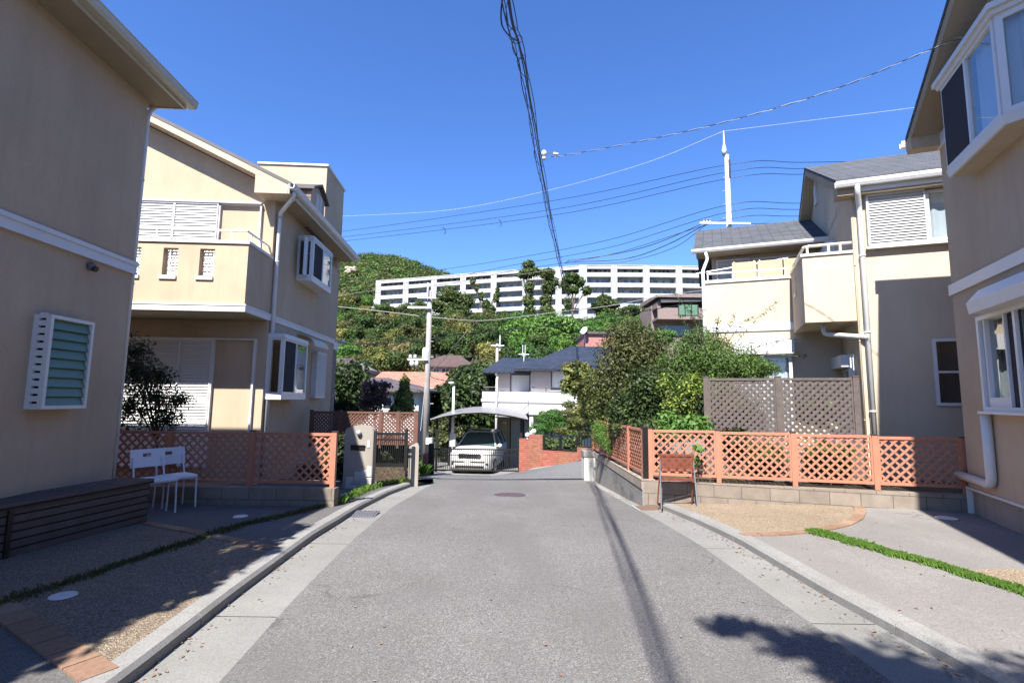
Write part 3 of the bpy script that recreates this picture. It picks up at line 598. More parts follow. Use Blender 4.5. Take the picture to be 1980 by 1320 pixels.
wallseg(lw, 'wall', 'splitblock', fx0 + nrm[0] * o_, fy0 + nrm[1] * o_, fx1 + nrm[0] * o_, fy1 + nrm[1] * o_, .15, lambda x, y: T(x, y) - .1, lambda t: zB(t * (ds[-1] + .5)) - .055, 14)
rw = thing('retaining_wall', 'streaked grey concrete retaining wall with cream end pier beside the bend', 'wall', (0, 0, 0))
wx0, wy0 = fx0 + nrm[0] * o_ - .03, fy0 + nrm[1] * o_ + .02
RWB = (2.03, 13.2)
wallseg(rw, 'wall', 'oldconc', wx0, wy0 + .0, RWB[0] + .1, RWB[1], .2, lambda x, y: T(x, y) - .2, lambda t: zb_near - .16 - .03 * t, 12, side=-1)
wallseg(rw, 'coping', 'blockwall', wx0 - .012, wy0, RWB[0] + .09, RWB[1], .23, lambda x, y: zb_near - .19, lambda t: zb_near - .035 - .03 * t, 6, side=-1)
m = MB(); px0, px1 = D(1130, 900, 13.05)[0], D(1158, 900, 13.05)[0]; m.box(px0, px1 + .12, 13.05, 13.6, -1.0, zb_near - .17); m.build('end_pier', 'whitewall', rw)
m = MB(); m.box(px0 - .02, px1 + .1, 13.03, 13.62, zb_near - .168, zb_near - .04); m.build('pier_cap', 'oldconc', rw)
wallseg(rw, 'cross_wall', 'oldconc', px0 + .1, 13.6, 12, 13.9, .2, lambda x, y: -1.2, lambda t: zb_near - .05, 3)
# raised garden soil behind the walls
m = MB(); gz = zb_near - .12
m.quad((wx0 + .15, wy0 + .1, gz), (fx1, fy1 + .1, gz + .12), (14, fy1 + .1, gz + .12), (14, 13.7, gz), (2.2, 13.5, gz)); o = m.build('garden_soil', 'dirt'); o['kind'] = 'structure'
def hiproof(m, a0, a1, b0, b1, z0, z1, ra0, ra1, rb, th=.12):
    P = [(a0, b0, z0), (a1, b0, z0), (a1, b1, z0), (a0, b1, z0), (ra0, rb, z1), (ra1, rb, z1)]; o = [(x, y, z - th) for x, y, z in P[:4]]
    m.add(P + o, [(0, 1, 5, 4), (1, 2, 5), (2, 3, 4, 5), (3, 0, 4), (6, 9, 8, 7), (0, 6, 7, 1), (1, 7, 8, 2), (2, 8, 9, 3), (3, 9, 6, 0)])
# ================================================================ near left house
f1 = Fr((-4.90, 6.4), -.054)
def house(fr, label, z=0.0): return thing('house', label, 'house', (fr.P[0], fr.P[1], z), -fr.h)
def slab(m, a0, a1, b0, z0, b1, z1, th, along='a'):
    """sloping roof slab; along='a': ridge/eave run along a, slope b0,z0 -> b1,z1; else swapped"""
    f = (lambda u, v, z: (u, v, z)) if along == 'a' else (lambda u, v, z: (v, u, z))
    p = [f(a0, b0, z0 - th), f(a1, b0, z0 - th), f(a1, b1, z1 - th), f(a0, b1, z1 - th), f(a0, b0, z0), f(a1, b0, z0), f(a1, b1, z1), f(a0, b1, z1)]
    m.hexa(p)
def gutter(par, fr_pts, r=.06, mat='trim', name='gutter', drop=.1, out=(1, 0)):
    """half-round-ish box gutter swept between two points; out = outward direction (a,b)"""
    (x0, y0, z0), (x1, y1, z1) = fr_pts; ox, oy = out; m = MB()
    prof = [(0, 0), (0, -drop), (.09, -drop), (.115, -drop * .6), (.115, -.012), (.128, 0), (.105, 0), (.098, -drop * .55), (.085, -drop + .012), (.012, -drop + .012), (.012, 0)]
    A = [(x0 + ox * p, y0 + oy * p, z0 + q) for p, q in prof]; B = [(x1 + ox * p, y1 + oy * p, z1 + q) for p, q in prof]; n = len(prof)
    m.add(A + B, [(i, (i + 1) % n, (i + 1) % n + n, i + n) for i in range(n)] + [tuple(range(n)), tuple(range(n, 2 * n))[::-1]])
    return m.build(name, mat, par)
H1 = house(f1, 'nearest left house, tall cream stucco wall in shade with a green glass louvre window')
s1 = Side(f1, 'b', 0, 1); zs = 5.42
lv = [s1.px(98.5, 606, .0), s1.px(184, 622, 0), s1.px(80, 791.5, 0), s1.px(167.5, 789.6, 0)]
lb0, lb1 = s1.px(90, 700, .17)[0], s1.px(176, 700, .17)[0]; lz0, lz1 = s1.px(88, 791, .17)[1], s1.px(98, 607, .17)[1]
m = MB(); s1.wall(m, -4.9, 0, -.3, zs, [(lb0 + .03, lb1 - .03, lz0 + .03, lz1 - .03)])
f1b = Side(f1, 'a', 0, 1)
m.quad((-8, 0, -.3), (0, 0, -.3), (0, 0, zs), (-8, 0, zs)); m.quad((-8, -4.9, -.3), (0, -4.9, -.3), (0, -4.9, zs), (-8, -4.9, zs)); m.quad((-8, -4.9, -.3), (-8, 0, -.3), (-8, 0, zs), (-8, -4.9, zs))
m.box(-8, -.3, -7.3, -4.9, -.3, zs); m.build('wall', 'cream', H1)  # unseen set-back rear block, shaped to shade the left yard
m = MB(); ev = .40; rs = .52
hiproof(m, -8.45, ev + .05, -5.1, .2, zs + .12, zs + .12 + 3.4 * rs, -4.1, -3.9, -2.5, .1); hiproof(m, -8.4, .18, -7.55, -5.2, zs + .12, zs + 1.2, -6, -2, -6.4, .1); rf = m.build('roof', 'shingle', H1)  # second hip roofs the unseen block that shades the yard
m = MB(); m.box(0.002, ev - .02, -5.05, .14, zs - .03, zs); m.box(-5.1, .0, .002, .14, zs - .03, zs); m.build('eave_soffit', 'soffit', H1)
m = MB(); m.box(ev - .02, ev, -5.1, .16, zs - .04, zs + .09); m.box(-5.1, ev - .021, .14, .16, zs - .04, zs + .09); m.build('fascia', 'gutterbeige', H1)
gutter(H1, [(ev + .002, -5.1, zs + .10), (ev + .002, .22, zs + .10)], out=(1, 0), mat='gutterbeige')
bt = s1.px(256, 506.5)[1]; bb = s1.px(251.5, 529)[1]
m = MB(); m.box(.001, .035, -4.9, .035, bb + .031, bt - .05); m.box(.001, .05, -4.9, .05, bt - .05, bt); m.box(.001, .042, -4.9, .042, bb, bb + .03); m.build('band', 'trim', H1)
pipe(H1, [(.0, .17, zs + .0), (-.03, .12, zs - .08), (-.03, .06, zs - .2), (-.03, .06, -.1)], .03)
# louvre window box
m = MB(); W = .035; D_ = .17
for u in (lb0, lb1 - W): s1.box(m, u, u + W, .0 if u > lb0 + .1 else D_ - .05, D_, lz0, lz1)
s1.box(m, lb0 + W, lb1 - W, 0, D_, lz0, lz0 + W); s1.box(m, lb0 + W, lb1 - W, 0, D_, lz1 - W, lz1)
s1.box(m, lb0, lb0 + .03, 0, .05, lz0, lz1)
for k in range(13): z = lz0 + (lz1 - lz0) * (k + .0) / 12.5; s1.box(m, lb0 + .004, lb0 + .026, .05, D_ - .05, z, z + .055)
lw_ = m.build('louvre_window', 'alu', H1)
n = 9
for k in range(n):
    z = lz0 + W + (lz1 - lz0 - 2 * W) * k / n; zz = z + (lz1 - lz0 - 2 * W) / n; m = MB()
    m.hexa([s1.p(lb0 + W, D_ - .02, z - .005), s1.p(lb1 - W, D_ - .02, z - .005), s1.p(lb1 - W, D_ - .012, z - .005), s1.p(lb0 + W, D_ - .012, z - .005), s1.p(lb0 + W, D_ - .055, zz + .01), s1.p(lb1 - W, D_ - .055, zz + .01), s1.p(lb1 - W, D_ - .047, zz + .01), s1.p(lb0 + W, D_ - .047, zz + .01)])
    m.build('louvre', 'louvreglass', lw_)
s1.room(H1, lb0, lb1, lz0, lz1, .6)
vb, vz = s1.px(172, 515); m = MB(); m.smooth = True; m.ball((.03, vb, vz), .05, 12, 8, (1, 1, 1)); vc = m.build('vent_hood', 'greygrate', H1); m = MB(); m.tube([(.04, vb, vz - .015), (.085, vb, vz - .035)], .034, 12); m.build('vent_mouth', 'darkmetal', vc)
# ================================================================ second left house
f2 = Fr(G(472.7, 588.6, 3.15), -.054); s2 = Side(f2, 'b', 0, 1); wb = s2.px(519, 600)[0]; s2f = Side(f2, 'a', wb, -1); s2p = Side(f2, 'a', 0, -1)
H2 = house(f2, 'second left house, cream stucco with sunlit balcony front, tower and white bay windows')
bend = s2.px(645, 653)[0]; zb0, zb1 = s2.px(472, 603)[1], 3.15
ze = 5.55; rq = .42
g0 = s2.px(556.7, 364.5, rq); g1_ = s2.px(682.4, 497.9, rq); ze = (g0[1] + g1_[1]) / 2 - .09
rake_b = wb - .42
ra1, rz1 = f2.fa(288, 226, rake_b); ra0, rz0 = f2.fa(540, 352, rake_b); rslope = (rz1 - rz0) / (ra0 - ra1)
ridge_a = -3.9; zr = ze + .12; ridge_z = rz0 + (ra0 - ridge_a) * rslope
BL = bend
def bay(px, s, oz, z0f, z1f): pass
# side-wall openings
u0, u1 = s2.px(604, 500, .33)[0], s2.px(640, 520, .33)[0]; uz1 = s2.px(594, 452, .33)[1]; uz0 = s2.px(598, 541, .33)[1]
l0, l1 = s2.px(546, 700, .30)[0], s2.px(592, 700, .30)[0]; lz1_ = s2.px(545, 652, .30)[1]; lz0_ = s2.px(548, 772, .30)[1]
k0, k1 = s2.px(611, 720, .12)[0], s2.px(629, 720, .12)[0]; kz0, kz1 = s2.px(620, 769, .12)[1], s2.px(622, 682, .12)[1]
m = MB(); s2.wall(m, wb, BL, -.5, ze + .02, [(u0 + .05, u1 - .05, uz0 + .1, uz1 - .05), (max(l0 + .05, wb + .06), l1 - .05, lz0_ + .1, lz1_ - .05), (k0 + .04, k1 - .04, kz0 + .05, kz1 - .05)])
zfr = lambda a: ridge_z - abs(a - ridge_a) * rslope - .1
m.quad((-7.8, wb, -.5), (0, wb, -.5), (0, wb, zfr(0)), (ridge_a, wb, zfr(ridge_a)), (-7.8, wb, zfr(0))); m.quad((-7.8, BL, -.6), (0, BL, -.6), (0, BL, zfr(0)), (ridge_a, BL, zfr(ridge_a)), (-7.8, BL, zfr(0))); m.quad((-7.8, wb, -.5), (-7.8, BL, -.6), (-7.8, BL, zfr(0)), (-7.8, wb, zfr(0)))
m.build('wall', 'cream', H2)
m = MB(); s2.box(m, BL - .001, BL + .45, -.35, -.02, -1.2, zb0 - .02); m.build('brick_facing', 'brownbrick', H2)
m = MB(); s2.box(m, BL - .001, BL + .45, -.4, -.06, zb1 - .01, ze); m.build('rear_wing', 'cream', H2)
# roof
m = MB(); e = rq + .03
slab(m, rake_b, BL + .35, e, zfr(e) + .22, ridge_a, zfr(ridge_a) + .22, .07, 'b'); slab(m, rake_b, BL + .35, -7.8 - rq, zfr(e) + .22, ridge_a, zfr(ridge_a) + .22, .07, 'b'); m.build('roof', 'darksteelroof', H2)
m = MB()
def rakepoly(b0, b1, top, bot, a_from, a_to):
    p = [(a_from, b0, zfr(a_from) + top), (a_to, b0, zfr(a_to) + top), (a_to, b0, zfr(a_to) + bot), (a_from, b0, zfr(a_from) + bot)]; return p, (0, b1 - b0, 0)
for a, b in ((e - .02, ridge_a), (-7.8 - rq, ridge_a)):
    p, o = rakepoly(rake_b + .01, wb - .002, .15, .02, a, b); m.prism(p, o)
m.build('rake_board', 'cream_pale', H2)
m = MB(); m.box(.002, rq - .01, rake_b + .02, BL + .3, zfr(rq) - .02, zfr(rq) + .02); m.build('eave_soffit', 'soffit', H2)
m = MB(); m.prism([(-.25, rake_b - .004, zfr(-.25) + .05), (rq - .02, rake_b - .004, zfr(rq) + .1), (rq - .02, rake_b - .004, zfr(rq) - .04), (-.25, rake_b - .004, zfr(rq) - .04)], (0, wb - rake_b, 0)); m.build('eave_return', 'cream_pale', H2)
m = MB(); m.box(rq - .01, rq + .01, rake_b, BL + .34, zfr(rq) - .04, zfr(rq) + .14); m.build('fascia', 'gutterbeige', H2)
gz_ = zfr(rq) + .15; gutter(H2, [(rq + .012, rake_b - .06, gz_), (rq + .012, BL + .42, gz_)], out=(1, 0), mat='trim')
pb = wb + .12
pipe(H2, [(rq + .06, rake_b + .12, gz_ - .1), (rq + .04, rake_b + .14, gz_ - .22), (.06, pb - .02, gz_ - .42), (.055, pb, gz_ - .55), (.055, pb, -.3)], .042)
# bands
m = MB(); s2.box(m, wb + .02, BL + .02, 0.001, .03, zb0 + .01, zb1 - .03); s2.box(m, wb + .02, BL + .03, .001, .042, zb1 - .03, zb1); s2.box(m, BL + .021, BL + .49, -.02, .012, zb0 - .14, zb1 - .05); m.build('band', 'trim', H2)
# balcony
pt = s2p.px(400, 467.9)[1]; AL = -5.6
slots = [s2p.px(x, 510)[0] for x in (314, 343, 385, 414, 243, 271)]; sz1, sz0 = s2p.px(400, 481)[1], s2p.px(395, 541)[1]
holes = [(slots[0], slots[1], sz0 + .07, sz1), (slots[2], slots[3], sz0 + .07, sz1), (slots[4], slots[5], sz0 + .07, sz1)]
m = MB(); s2p.wall(m, AL, 0, zb1, pt - .02, holes, .14)
pin = Side(f2, 'a', .14, 1); pin.wall(m, AL, -.14, zb1 + .1, pt - .02, holes, 0)
m.quad((0, 0, zb1), (0, wb, zb1), (0, wb, pt - .02), (0, 0, pt - .02)); m.quad((-.14, .14, zb1), (-.14, wb, zb1), (-.14, wb, pt - .02), (-.14, .14, pt - .02)); m.quad((AL, 0, zb1), (AL, wb, zb1), (AL, wb, pt), (AL, 0, pt))
m.box(AL, -.002, .002, wb, zb0 + .02, zb1 + .02)
bal = m.build('balcony', 'cream', H2)
m = MB(); m.box(AL, .03, -.03, .17, pt - .02, pt + .035); m.box(-.17, .03, .17, wb, pt - .02, pt + .035); m.build('coping', 'trim', bal)
m = MB(); m.box(AL, .03, -.03, 0.0, zb0, zb1 - .03); m.box(0.001, .03, 0, wb + .02, zb0, zb1 - .03); m.box(AL, .042, -.042, 0.0, zb1 - .03, zb1); m.box(0.001, .042, 0, wb + .02, zb1 - .03, zb1); m.build('band', 'trim', bal)
m = MB(); m.box(AL + .01, -.01, .01, wb - .01, zb0 - .02, zb0 + .018); m.build('balcony_soffit', 'soffit', bal)
m = MB(); rzt = s2p.px(440, 446, -.07)[1]
m.tube([(AL, .07, rzt), (-.07, .07, rzt), (-.07, wb, rzt)], .022, 8)
for a in (-5, -3.9, -2.8, -1.7, -.35): m.tube([(a, .07, pt + .03), (a, .07, rzt)], .014, 6)
for b in (.25, wb * .6): m.tube([(-.07, b, pt + .03), (-.07, b, rzt)], .014, 6)
m.build('railing', 'alu', bal)
for h in holes:
    m = MB(); s2p.box(m, h[0] - .04, h[1] + .0, -.13, .03, sz0, sz0 + .07); m.build('slot_sill', 'trim', bal)
    m = MB(); n_ = 9
    for k in range(4):
        pts = []
        for q in range(25): t = q / 24; pts.append(s2p.p(h[0] + (h[1] - h[0]) * (.14 + .24 * k) + .012 * math.sin(t * 9 * PI + k), -.1, h[2] + (h[3] - h[2]) * t))
        m.tube(pts, .009, 5)
    for q in range(6): z = h[2] + (h[3] - h[2]) * (q + .5) / 6; m.tube([s2p.p(h[0], -.1, z), s2p.p(h[1], -.1, z)], .007, 5)
    m.build('slot_grille', 'alu', bal)
# upper shutters behind balcony, panel
ua = [s2f.px(x, 430)[0] for x in (266, 344, 424, 433, 507)]; uzt = s2f.px(400, 394)[1]
s2f.shutter(H2, ua[0] - 1.0, ua[2], zb1 + .12, uzt, .07, .055, 3)
m = MB(); s2f.box(m, ua[2], ua[4], .0, .02, uzt - .03, uzt); s2f.box(m, ua[4] - .03, ua[4], 0, .07, zb1 + .1, uzt - .03); s2f.box(m, ua[2] - 2, ua[4], .02, .10, uzt, uzt + .03); s2f.box(m, ua[2] + .001, ua[2] + .03, 0, .06, zb1 + .1, uzt - .03); m.build('shutter_frame', 'alu', H2)
# lower shutters
la = [s2f.px(x, 740)[0] for x in (235, 409, 411, 492)]; lzt = s2f.px(400, 654)[1]
s2f.shutter(H2, la[0] - .8, la[1], .12, lzt - .03, .07, .055, 4)
m = MB(); s2f.box(m, la[0] - .8, la[3], .0, .09, lzt - .03, lzt); s2f.box(m, la[3] - .035, la[3], 0, .07, .1, lzt - .03); s2f.box(m, la[1] + .001, la[1] + .03, 0, .07, .1, lzt - .03); m.build('shutter_frame', 'alu', H2)
# bay windows
def baywin(par, s, u0, u1, z0, z1, dep, splay, roofh=.09, sill=.1, curtain=None, dark=(), lab=None, roof_mat='trim', side_pane='glass', over=.04):
    """box bay: front face u0..u1 at o=dep, slanted near side starting at u0-splay on the wall"""
    b = MB(); P = lambda u, o, z: s.p(u, o, z)
    fp = [(u0 - splay, 0), (u0, dep), (u1, dep), (u1 + min(splay, .05), 0)]
    def ring(o_, z): return [P(u + (o_ if i > 1 else -o_), o + (o_ if i in (1, 2) else 0), z) for i, (u, o) in enumerate(fp)]
    m = MB(); lo, hi = ring(.02, z0), ring(.02, z0 + sill); m.add(lo + hi, [(0, 1, 2, 3), (4, 5, 6, 7)] + [(i, (i + 1) % 4, (i + 1) % 4 + 4, i + 4) for i in range(4)]); w = m.build('bay_window', 'alu', par)
    if lab: w['label'] = lab
    m = MB(); lo, hi = ring(over, z1 - .0), ring(over * .4, z1 + roofh); m.add(lo + hi, [(0, 1, 2, 3), (4, 5, 6, 7)] + [(i, (i + 1) % 4, (i + 1) % 4 + 4, i + 4) for i in range(4)]); m.build('bay_roof', roof_mat, w)
    m = MB(); fw = .05; zz0, zz1 = z0 + sill, z1
    def fr_(p, q, z0_, z1_):   # framing of one glazed face from plan point p to q
        d = Vector((q[0] - p[0], q[1] - p[1])); L = d.length; d /= L; nrm_ = Vector((-d[1], d[0]))
        def bx(a0, a1, zz, zt, t=.045):
            A = [Vector(p) + d * a0, Vector(p) + d * a1]; c = []
            for zv in (zz, zt):
                for k, sg in ((0, 1), (1, 1), (1, -1), (0, -1)): v = A[k] + nrm_ * t / 2 * sg; c.append(P(v[0], v[1], zv))
            m.hexa(c)
        bx(0, fw, zz0, zz1); bx(L - fw, L, zz0, zz1); bx(fw, L - fw, zz0, zz0 + fw * .9); bx(fw, L - fw, zz1 - fw * .9, zz1)
        return d, L, bx
    fr_(fp[0], fp[1], zz0, zz1); d, L, bx = fr_(fp[1], fp[2], zz0, zz1); bx(L * .5 - .022, L * .5 + .022, zz0 + fw, zz1 - fw, .05); fr_(fp[2], fp[3], zz0, zz1)
    m.build('bay_frame', 'alu', w)
    for i in range(3):
        (ua, oa), (ub, ob) = fp[i], fp[i + 1]; g = MB(); g.quad(P(ua, oa, zz0), P(ub, ob, zz0), P(ub, ob, zz1), P(ua, oa, zz1)); g.build('pane', side_pane if i == 0 else 'glass', w)
    for t0, t1 in dark:
        g = MB(); g.quad(P(u0 + (u1 - u0) * t0, dep + .006, zz0 + fw), P(u0 + (u1 - u0) * t1, dep + .006, zz0 + fw), P(u0 + (u1 - u0) * t1, dep + .006, zz1 - fw), P(u0 + (u1 - u0) * t0, dep + .006, zz1 - fw)); g.build('insect_screen', 'mesh', w)
    if curtain:
        for (t0, t1, cm) in curtain:
            c = MB(); n = max(8, int((u1 - u0) * (t1 - t0) / .03)); pr = None
            for i in range(n + 1):
                u = u0 + (u1 - u0) * (t0 + (t1 - t0) * i / n); oo = dep - .10 + .015 * math.sin(i * 1.2 + math.sin(i * .4) * 2)
                if pr: c.quad(P(pr[0], pr[1], zz0), P(u, oo, zz0), P(u, oo, zz1), P(pr[0], pr[1], zz1))
                pr = (u, oo)
            c.build('curtain', cm, w, smooth=True)
    return w
baywin(H2, s2, u0, u1, uz0, uz1, .33, .02, dark=[(.04, .5)], curtain=[(.5, 1, 'curtain'), (-.2, 0, 'curtain')])
baywin(H2, s2, l0, l1, lz0_, lz1_, .30, .02, dark=[(.04, .5)], curtain=[(.55, 1, 'curtain')])
s2.room(H2, u0, u1, uz0, uz1, 1.2); s2.room(H2, max(l0, wb + .12), l1, lz0_, lz1_, 1.2); s2.room(H2, k0, k1, kz0, kz1, .8)
# awning and latticed window
aw0 = s2.px(593, 670, .2)[0]; m = MB(); pr = []
for i in range(7): t = PI / 2 * i / 6; pr.append((.42 * math.sin(t), kz1 + .05 + .26 * math.cos(t)))
for (o1, z1_), (o2, z2_) in zip(pr, pr[1:]): m.hexa([s2.p(l1 + .16, o1, z1_ - .01), s2.p(k0 - .05, o1, z1_ - .01), s2.p(k0 - .05, o2, z2_ - .01), s2.p(l1 + .16, o2, z2_ - .01), s2.p(l1 + .16, o1, z1_), s2.p(k0 - .05, o1, z1_), s2.p(k0 - .05, o2, z2_), s2.p(l1 + .16, o2, z2_)])
m.build('awning', 'gutterbeige', H2)
wn = s2.window(H2, k0, k1, kz0, kz1, .03, rails=(.5,), pane='glass_dark')
m = MB(); s2.box(m, k0, k0 + .03, .03, .13, kz0, kz1)
for k in range(9): z = kz0 + (kz1 - kz0) * k / 9
nn = 9; hh = kz1 - kz0; ww = k1 - k0
for i in range(-2, 6):
    for sg in (1, -1):
        pass
for (u_, w_) in ((k0, .025), (k1 - .025, .025)): s2.box(m, u_, u_ + w_, .12, .14, kz0, kz1)
s2.box(m, k0, k1, .12, .14, kz0, kz0 + .03); s2.box(m, k0, k1, .12, .14, kz1 - .03, kz1)
st = .085
for i in range(int((ww + hh) / st) + 1):
    for sg in (1, -1):
        c = i * st; p = []
        # line u+z = c (sg=1) or u-z+hh = c
        a = max(0, c - hh); b = min(ww, c)
        if b - a < .01: continue
        z_a, z_b = c - a, c - b
        if sg < 0: z_a, z_b = hh - z_a, hh - z_b
        m.bar(s2.p(k0 + a, .13, kz0 + z_a), s2.p(k0 + b, .13, kz0 + z_b), .022, .01, up=s2.p(0, 0, 0) and (1, 0, 0))
m.build('window_lattice', 'alu', H2)
# tower and dormer on the roof
tb, tz = s2.px(633, 320, .0); tb2 = s2.px(665, 373, .0)[0]; ta = f2.fa(502, 319, tb)[0]
m = MB(); m.box(ta, -.0, tb, tb2, ze - .3, tz - .03); m.build('tower', 'cream', H2); m = MB(); m.box(ta - .04, .04, tb - .04, tb2 + .04, tz - .03, tz + .02); m.build('tower_coping', 'trim', H2)
db0, dz0 = s2.px(601, 385, .12); db1 = s2.px(627, 400, .12)[0]; dm = (db0 + db1) / 2; dap = s2.px(614, 356, .14)[1]; dzl = s2.px(598, 362, .12)[1]; dez = s2.px(603, 361, .14)[1]
m = MB(); m.prism([(.12, db0, ze), (.12, db1, ze), (.12, db1, dez), (.12, dm, dap - .05), (.12, db0, dez)], (-2.0, 0, 0)); dr = m.build('dormer', 'siding', H2)
m = MB(); m.quad((.125, db0, ze), (.125, db1, ze), (.125, db1, dez), (.125, dm, dap - .05), (.125, db0, dez)); m.build('dormer_face', 'cream', dr)
m = MB()
for y0_, y1_ in ((db0 - .09, dm), (db1 + .09, dm)): m.hexa([(-2.2, y0_, dez - .06), (.22, y0_, dez - .06), (.22, y1_, dap), (-2.2, y1_, dap), (-2.2, y0_, dez - .0), (.22, y0_, dez - .0), (.22, y1_, dap + .06), (-2.2, y1_, dap + .06)])
m.build('dormer_roof', 'darksteelroof', dr)
m = MB(); vz1 = dap - .28; vz0 = vz1 - .42
for k in range(9): z = vz0 + (vz1 - vz0) * k / 9; m.box(.13, .15, dm - .13, dm + .13, z, z + .025)
m.box(.127, .16, dm - .16, dm - .13, vz0 - .03, vz1 + .03); m.box(.127, .16, dm + .13, dm + .16, vz0 - .03, vz1 + .03); m.box(.127, .16, dm - .13, dm + .13, vz1, vz1 + .03); m.box(.127, .16, dm - .13, dm + .13, vz0 - .03, vz0); m.build('dormer_vent', 'trim', dr)
# ================================================================ near right house
f3 = Fr((6.34, 7.2), .385); s3 = Side(f3, 'b', 0, -1)
H3 = house(f3, 'nearest right house, cream stucco gable in shade with a big white corner bay window')
z3 = 5.32
w0, wz0 = s3.px(1903, 795, .08); wz1 = s3.px(1890, 612, .08)[1]; w0 = s3.px(1893, 700, .08)[0]; w1 = w0 - 1.75
sb0, sbz0, sbz1 = s3.px(1877, 590, .22)[0], s3.px(1885, 605, .22)[1], s3.px(1876, 577, .2)[1]
zf = s3.px(1861, 938, .02)[1]
b1l, bz0_ = s3.px(1838, 343, .26); bz1_ = s3.px(1810, 190, .26)[1]
Bn = s3.px(1943, 238, .26)[0]
m = MB(); bl_ = b1l
s3.wall(m, -13, 0, zf, z3 + .1, [(w1 + .05, w0 - .05, wz0 + .05, wz1 - .05), (Bn + .1, bl_ - .08, bz0_ + .15, z3)])
apb = -3.9; sl3 = .62; tip = s3.px(1750, 265, .38); tp2 = s3.px(1830, 0, .38); sl3 = (tp2[1] - tip[1]) / (tip[0] - tp2[0]); eb = tip[0]
zg3 = lambda b: tip[1] + (eb - (b if b > apb else 2 * apb - b)) * sl3
m.quad((0, 0, z3 + .1), (0, -7.8, z3 + .1), (0, -7.8, zg3(-7.8) - .15), (0, apb, zg3(apb) - .15), (0, 0, zg3(0) - .15))
m.quad((0, 0, zf), (8, 0, zf), (8, 0, zg3(0) - .15), (0, 0, zg3(0) - .15)); m.quad((8, 0, zf), (8, -13, zf), (8, -13, z3), (8, 0, z3)); m.quad((0, -13, zf), (8, -13, zf), (8, -13, z3), (0, -13, z3))
m.quad((8, 0, z3 - .2), (8, -7.8, z3 - .2), (8, apb, zg3(apb) - .15)); m.build('wall', 'cream', H3)
m = MB(); q = .38
slab(m, -q, 8.4, eb, tip[1] - .02, apb, zg3(apb), .07, 'a'); slab(m, -q, 8.4, 2 * apb - eb, tip[1] - .02, apb, zg3(apb), .07, 'a'); m.build('roof', 'shingle', H3)
m = MB()
for b_a, b_b in ((eb - .03, apb), (2 * apb - eb + .03, apb)):
    m.hexa([(-q + .01, b_a, zg3(b_a) - .24), (-.002, b_a, zg3(b_a) - .24), (-.002, b_b, zg3(b_b) - .24), (-q + .01, b_b, zg3(b_b) - .24), (-q + .01, b_a, zg3(b_a) - .08), (-.002, b_a, zg3(b_a) - .08), (-.002, b_b, zg3(b_b) - .08), (-q + .01, b_b, zg3(b_b) - .08)])
m.build('rake_board', 'soffit', H3)
m = MB(); m.box(-q, -q + .02, eb - .04, eb - .01, tip[1] - .25, tip[1] - .1)
m.prism([(-q + .004, eb - .02, zg3(eb) - .09), (-q + .004, -.12, zg3(-.12) - .2), (-q + .004, -.12, tip[1] - .30), (-q + .004, eb - .02, tip[1] - .30)], (q - .006, 0, 0)); m.build('eave_return', 'cream', H3)
m = MB(); m.box(-.0, 8.3, .002, eb - .02, tip[1] - .3, tip[1] - .1); m.build('eave_soffit', 'soffit', H3)
gutter(H3, [(-q - .05, eb, tip[1] - .06), (8.4, eb, tip[1] - .06)], out=(0, 1), mat='trim')
pipe(H3, [(.15, eb + .05, tip[1] - .14), (.15, eb + .0, tip[1] - .25), (.2, .07, tip[1] - .45), (.2, .07, 0)], .035)
# bands, vent
zbt, zbb = s3.px(1828.5, 557)[1], s3.px(1831.5, 576)[1]
m = MB(); s3.box(m, -13, .03, .001, .03, zbb, zbt); m.box(0, 8, .001, .03, zbb, zbt); m.build('band', 'trim', H3)
m = MB(); s3.box(m, -13, .035, .001, .035, bz1_ - .36, bz1_ - .12) if False else None
ub = s3.px(1815, 215)[1]; m = MB(); ub = min(ub, tip[1] - .22); s3.box(m, bl_ + .01, .0, .001, .03, ub - .1, ub + .1); m.build('band', 'trim', H3)
va, vz = s3.px(1900, 20, .03); va -= .15; m = MB(); vw, vh = .36, .62; vz = vz + .05
s3.box(m, va - vw / 2, va - vw / 2 + .04, 0.001, .05, vz - vh / 2, vz + vh / 2); s3.box(m, va + vw / 2 - .04, va + vw / 2, .001, .05, vz - vh / 2, vz + vh / 2); s3.box(m, va - vw / 2 + .04, va + vw / 2 - .04, .001, .05, vz - vh / 2, vz - vh / 2 + .04); s3.box(m, va - vw / 2 + .04, va + vw / 2 - .04, .001, .05, vz + vh / 2 - .04, vz + vh / 2)
for k in range(12): z = vz - vh / 2 + .04 + (vh - .08) * k / 12; m.hexa([s3.p(va - vw / 2 + .04, .012, z), s3.p(va + vw / 2 - .04, .012, z), s3.p(va + vw / 2 - .04, .04, z - .02), s3.p(va - vw / 2 + .04, .04, z - .02), s3.p(va - vw / 2 + .04, .012, z + .012), s3.p(va + vw / 2 - .04, .012, z + .012), s3.p(va + vw / 2 - .04, .04, z - .008), s3.p(va - vw / 2 + .04, .04, z - .008)])
m.build('gable_vent', 'trim', H3)
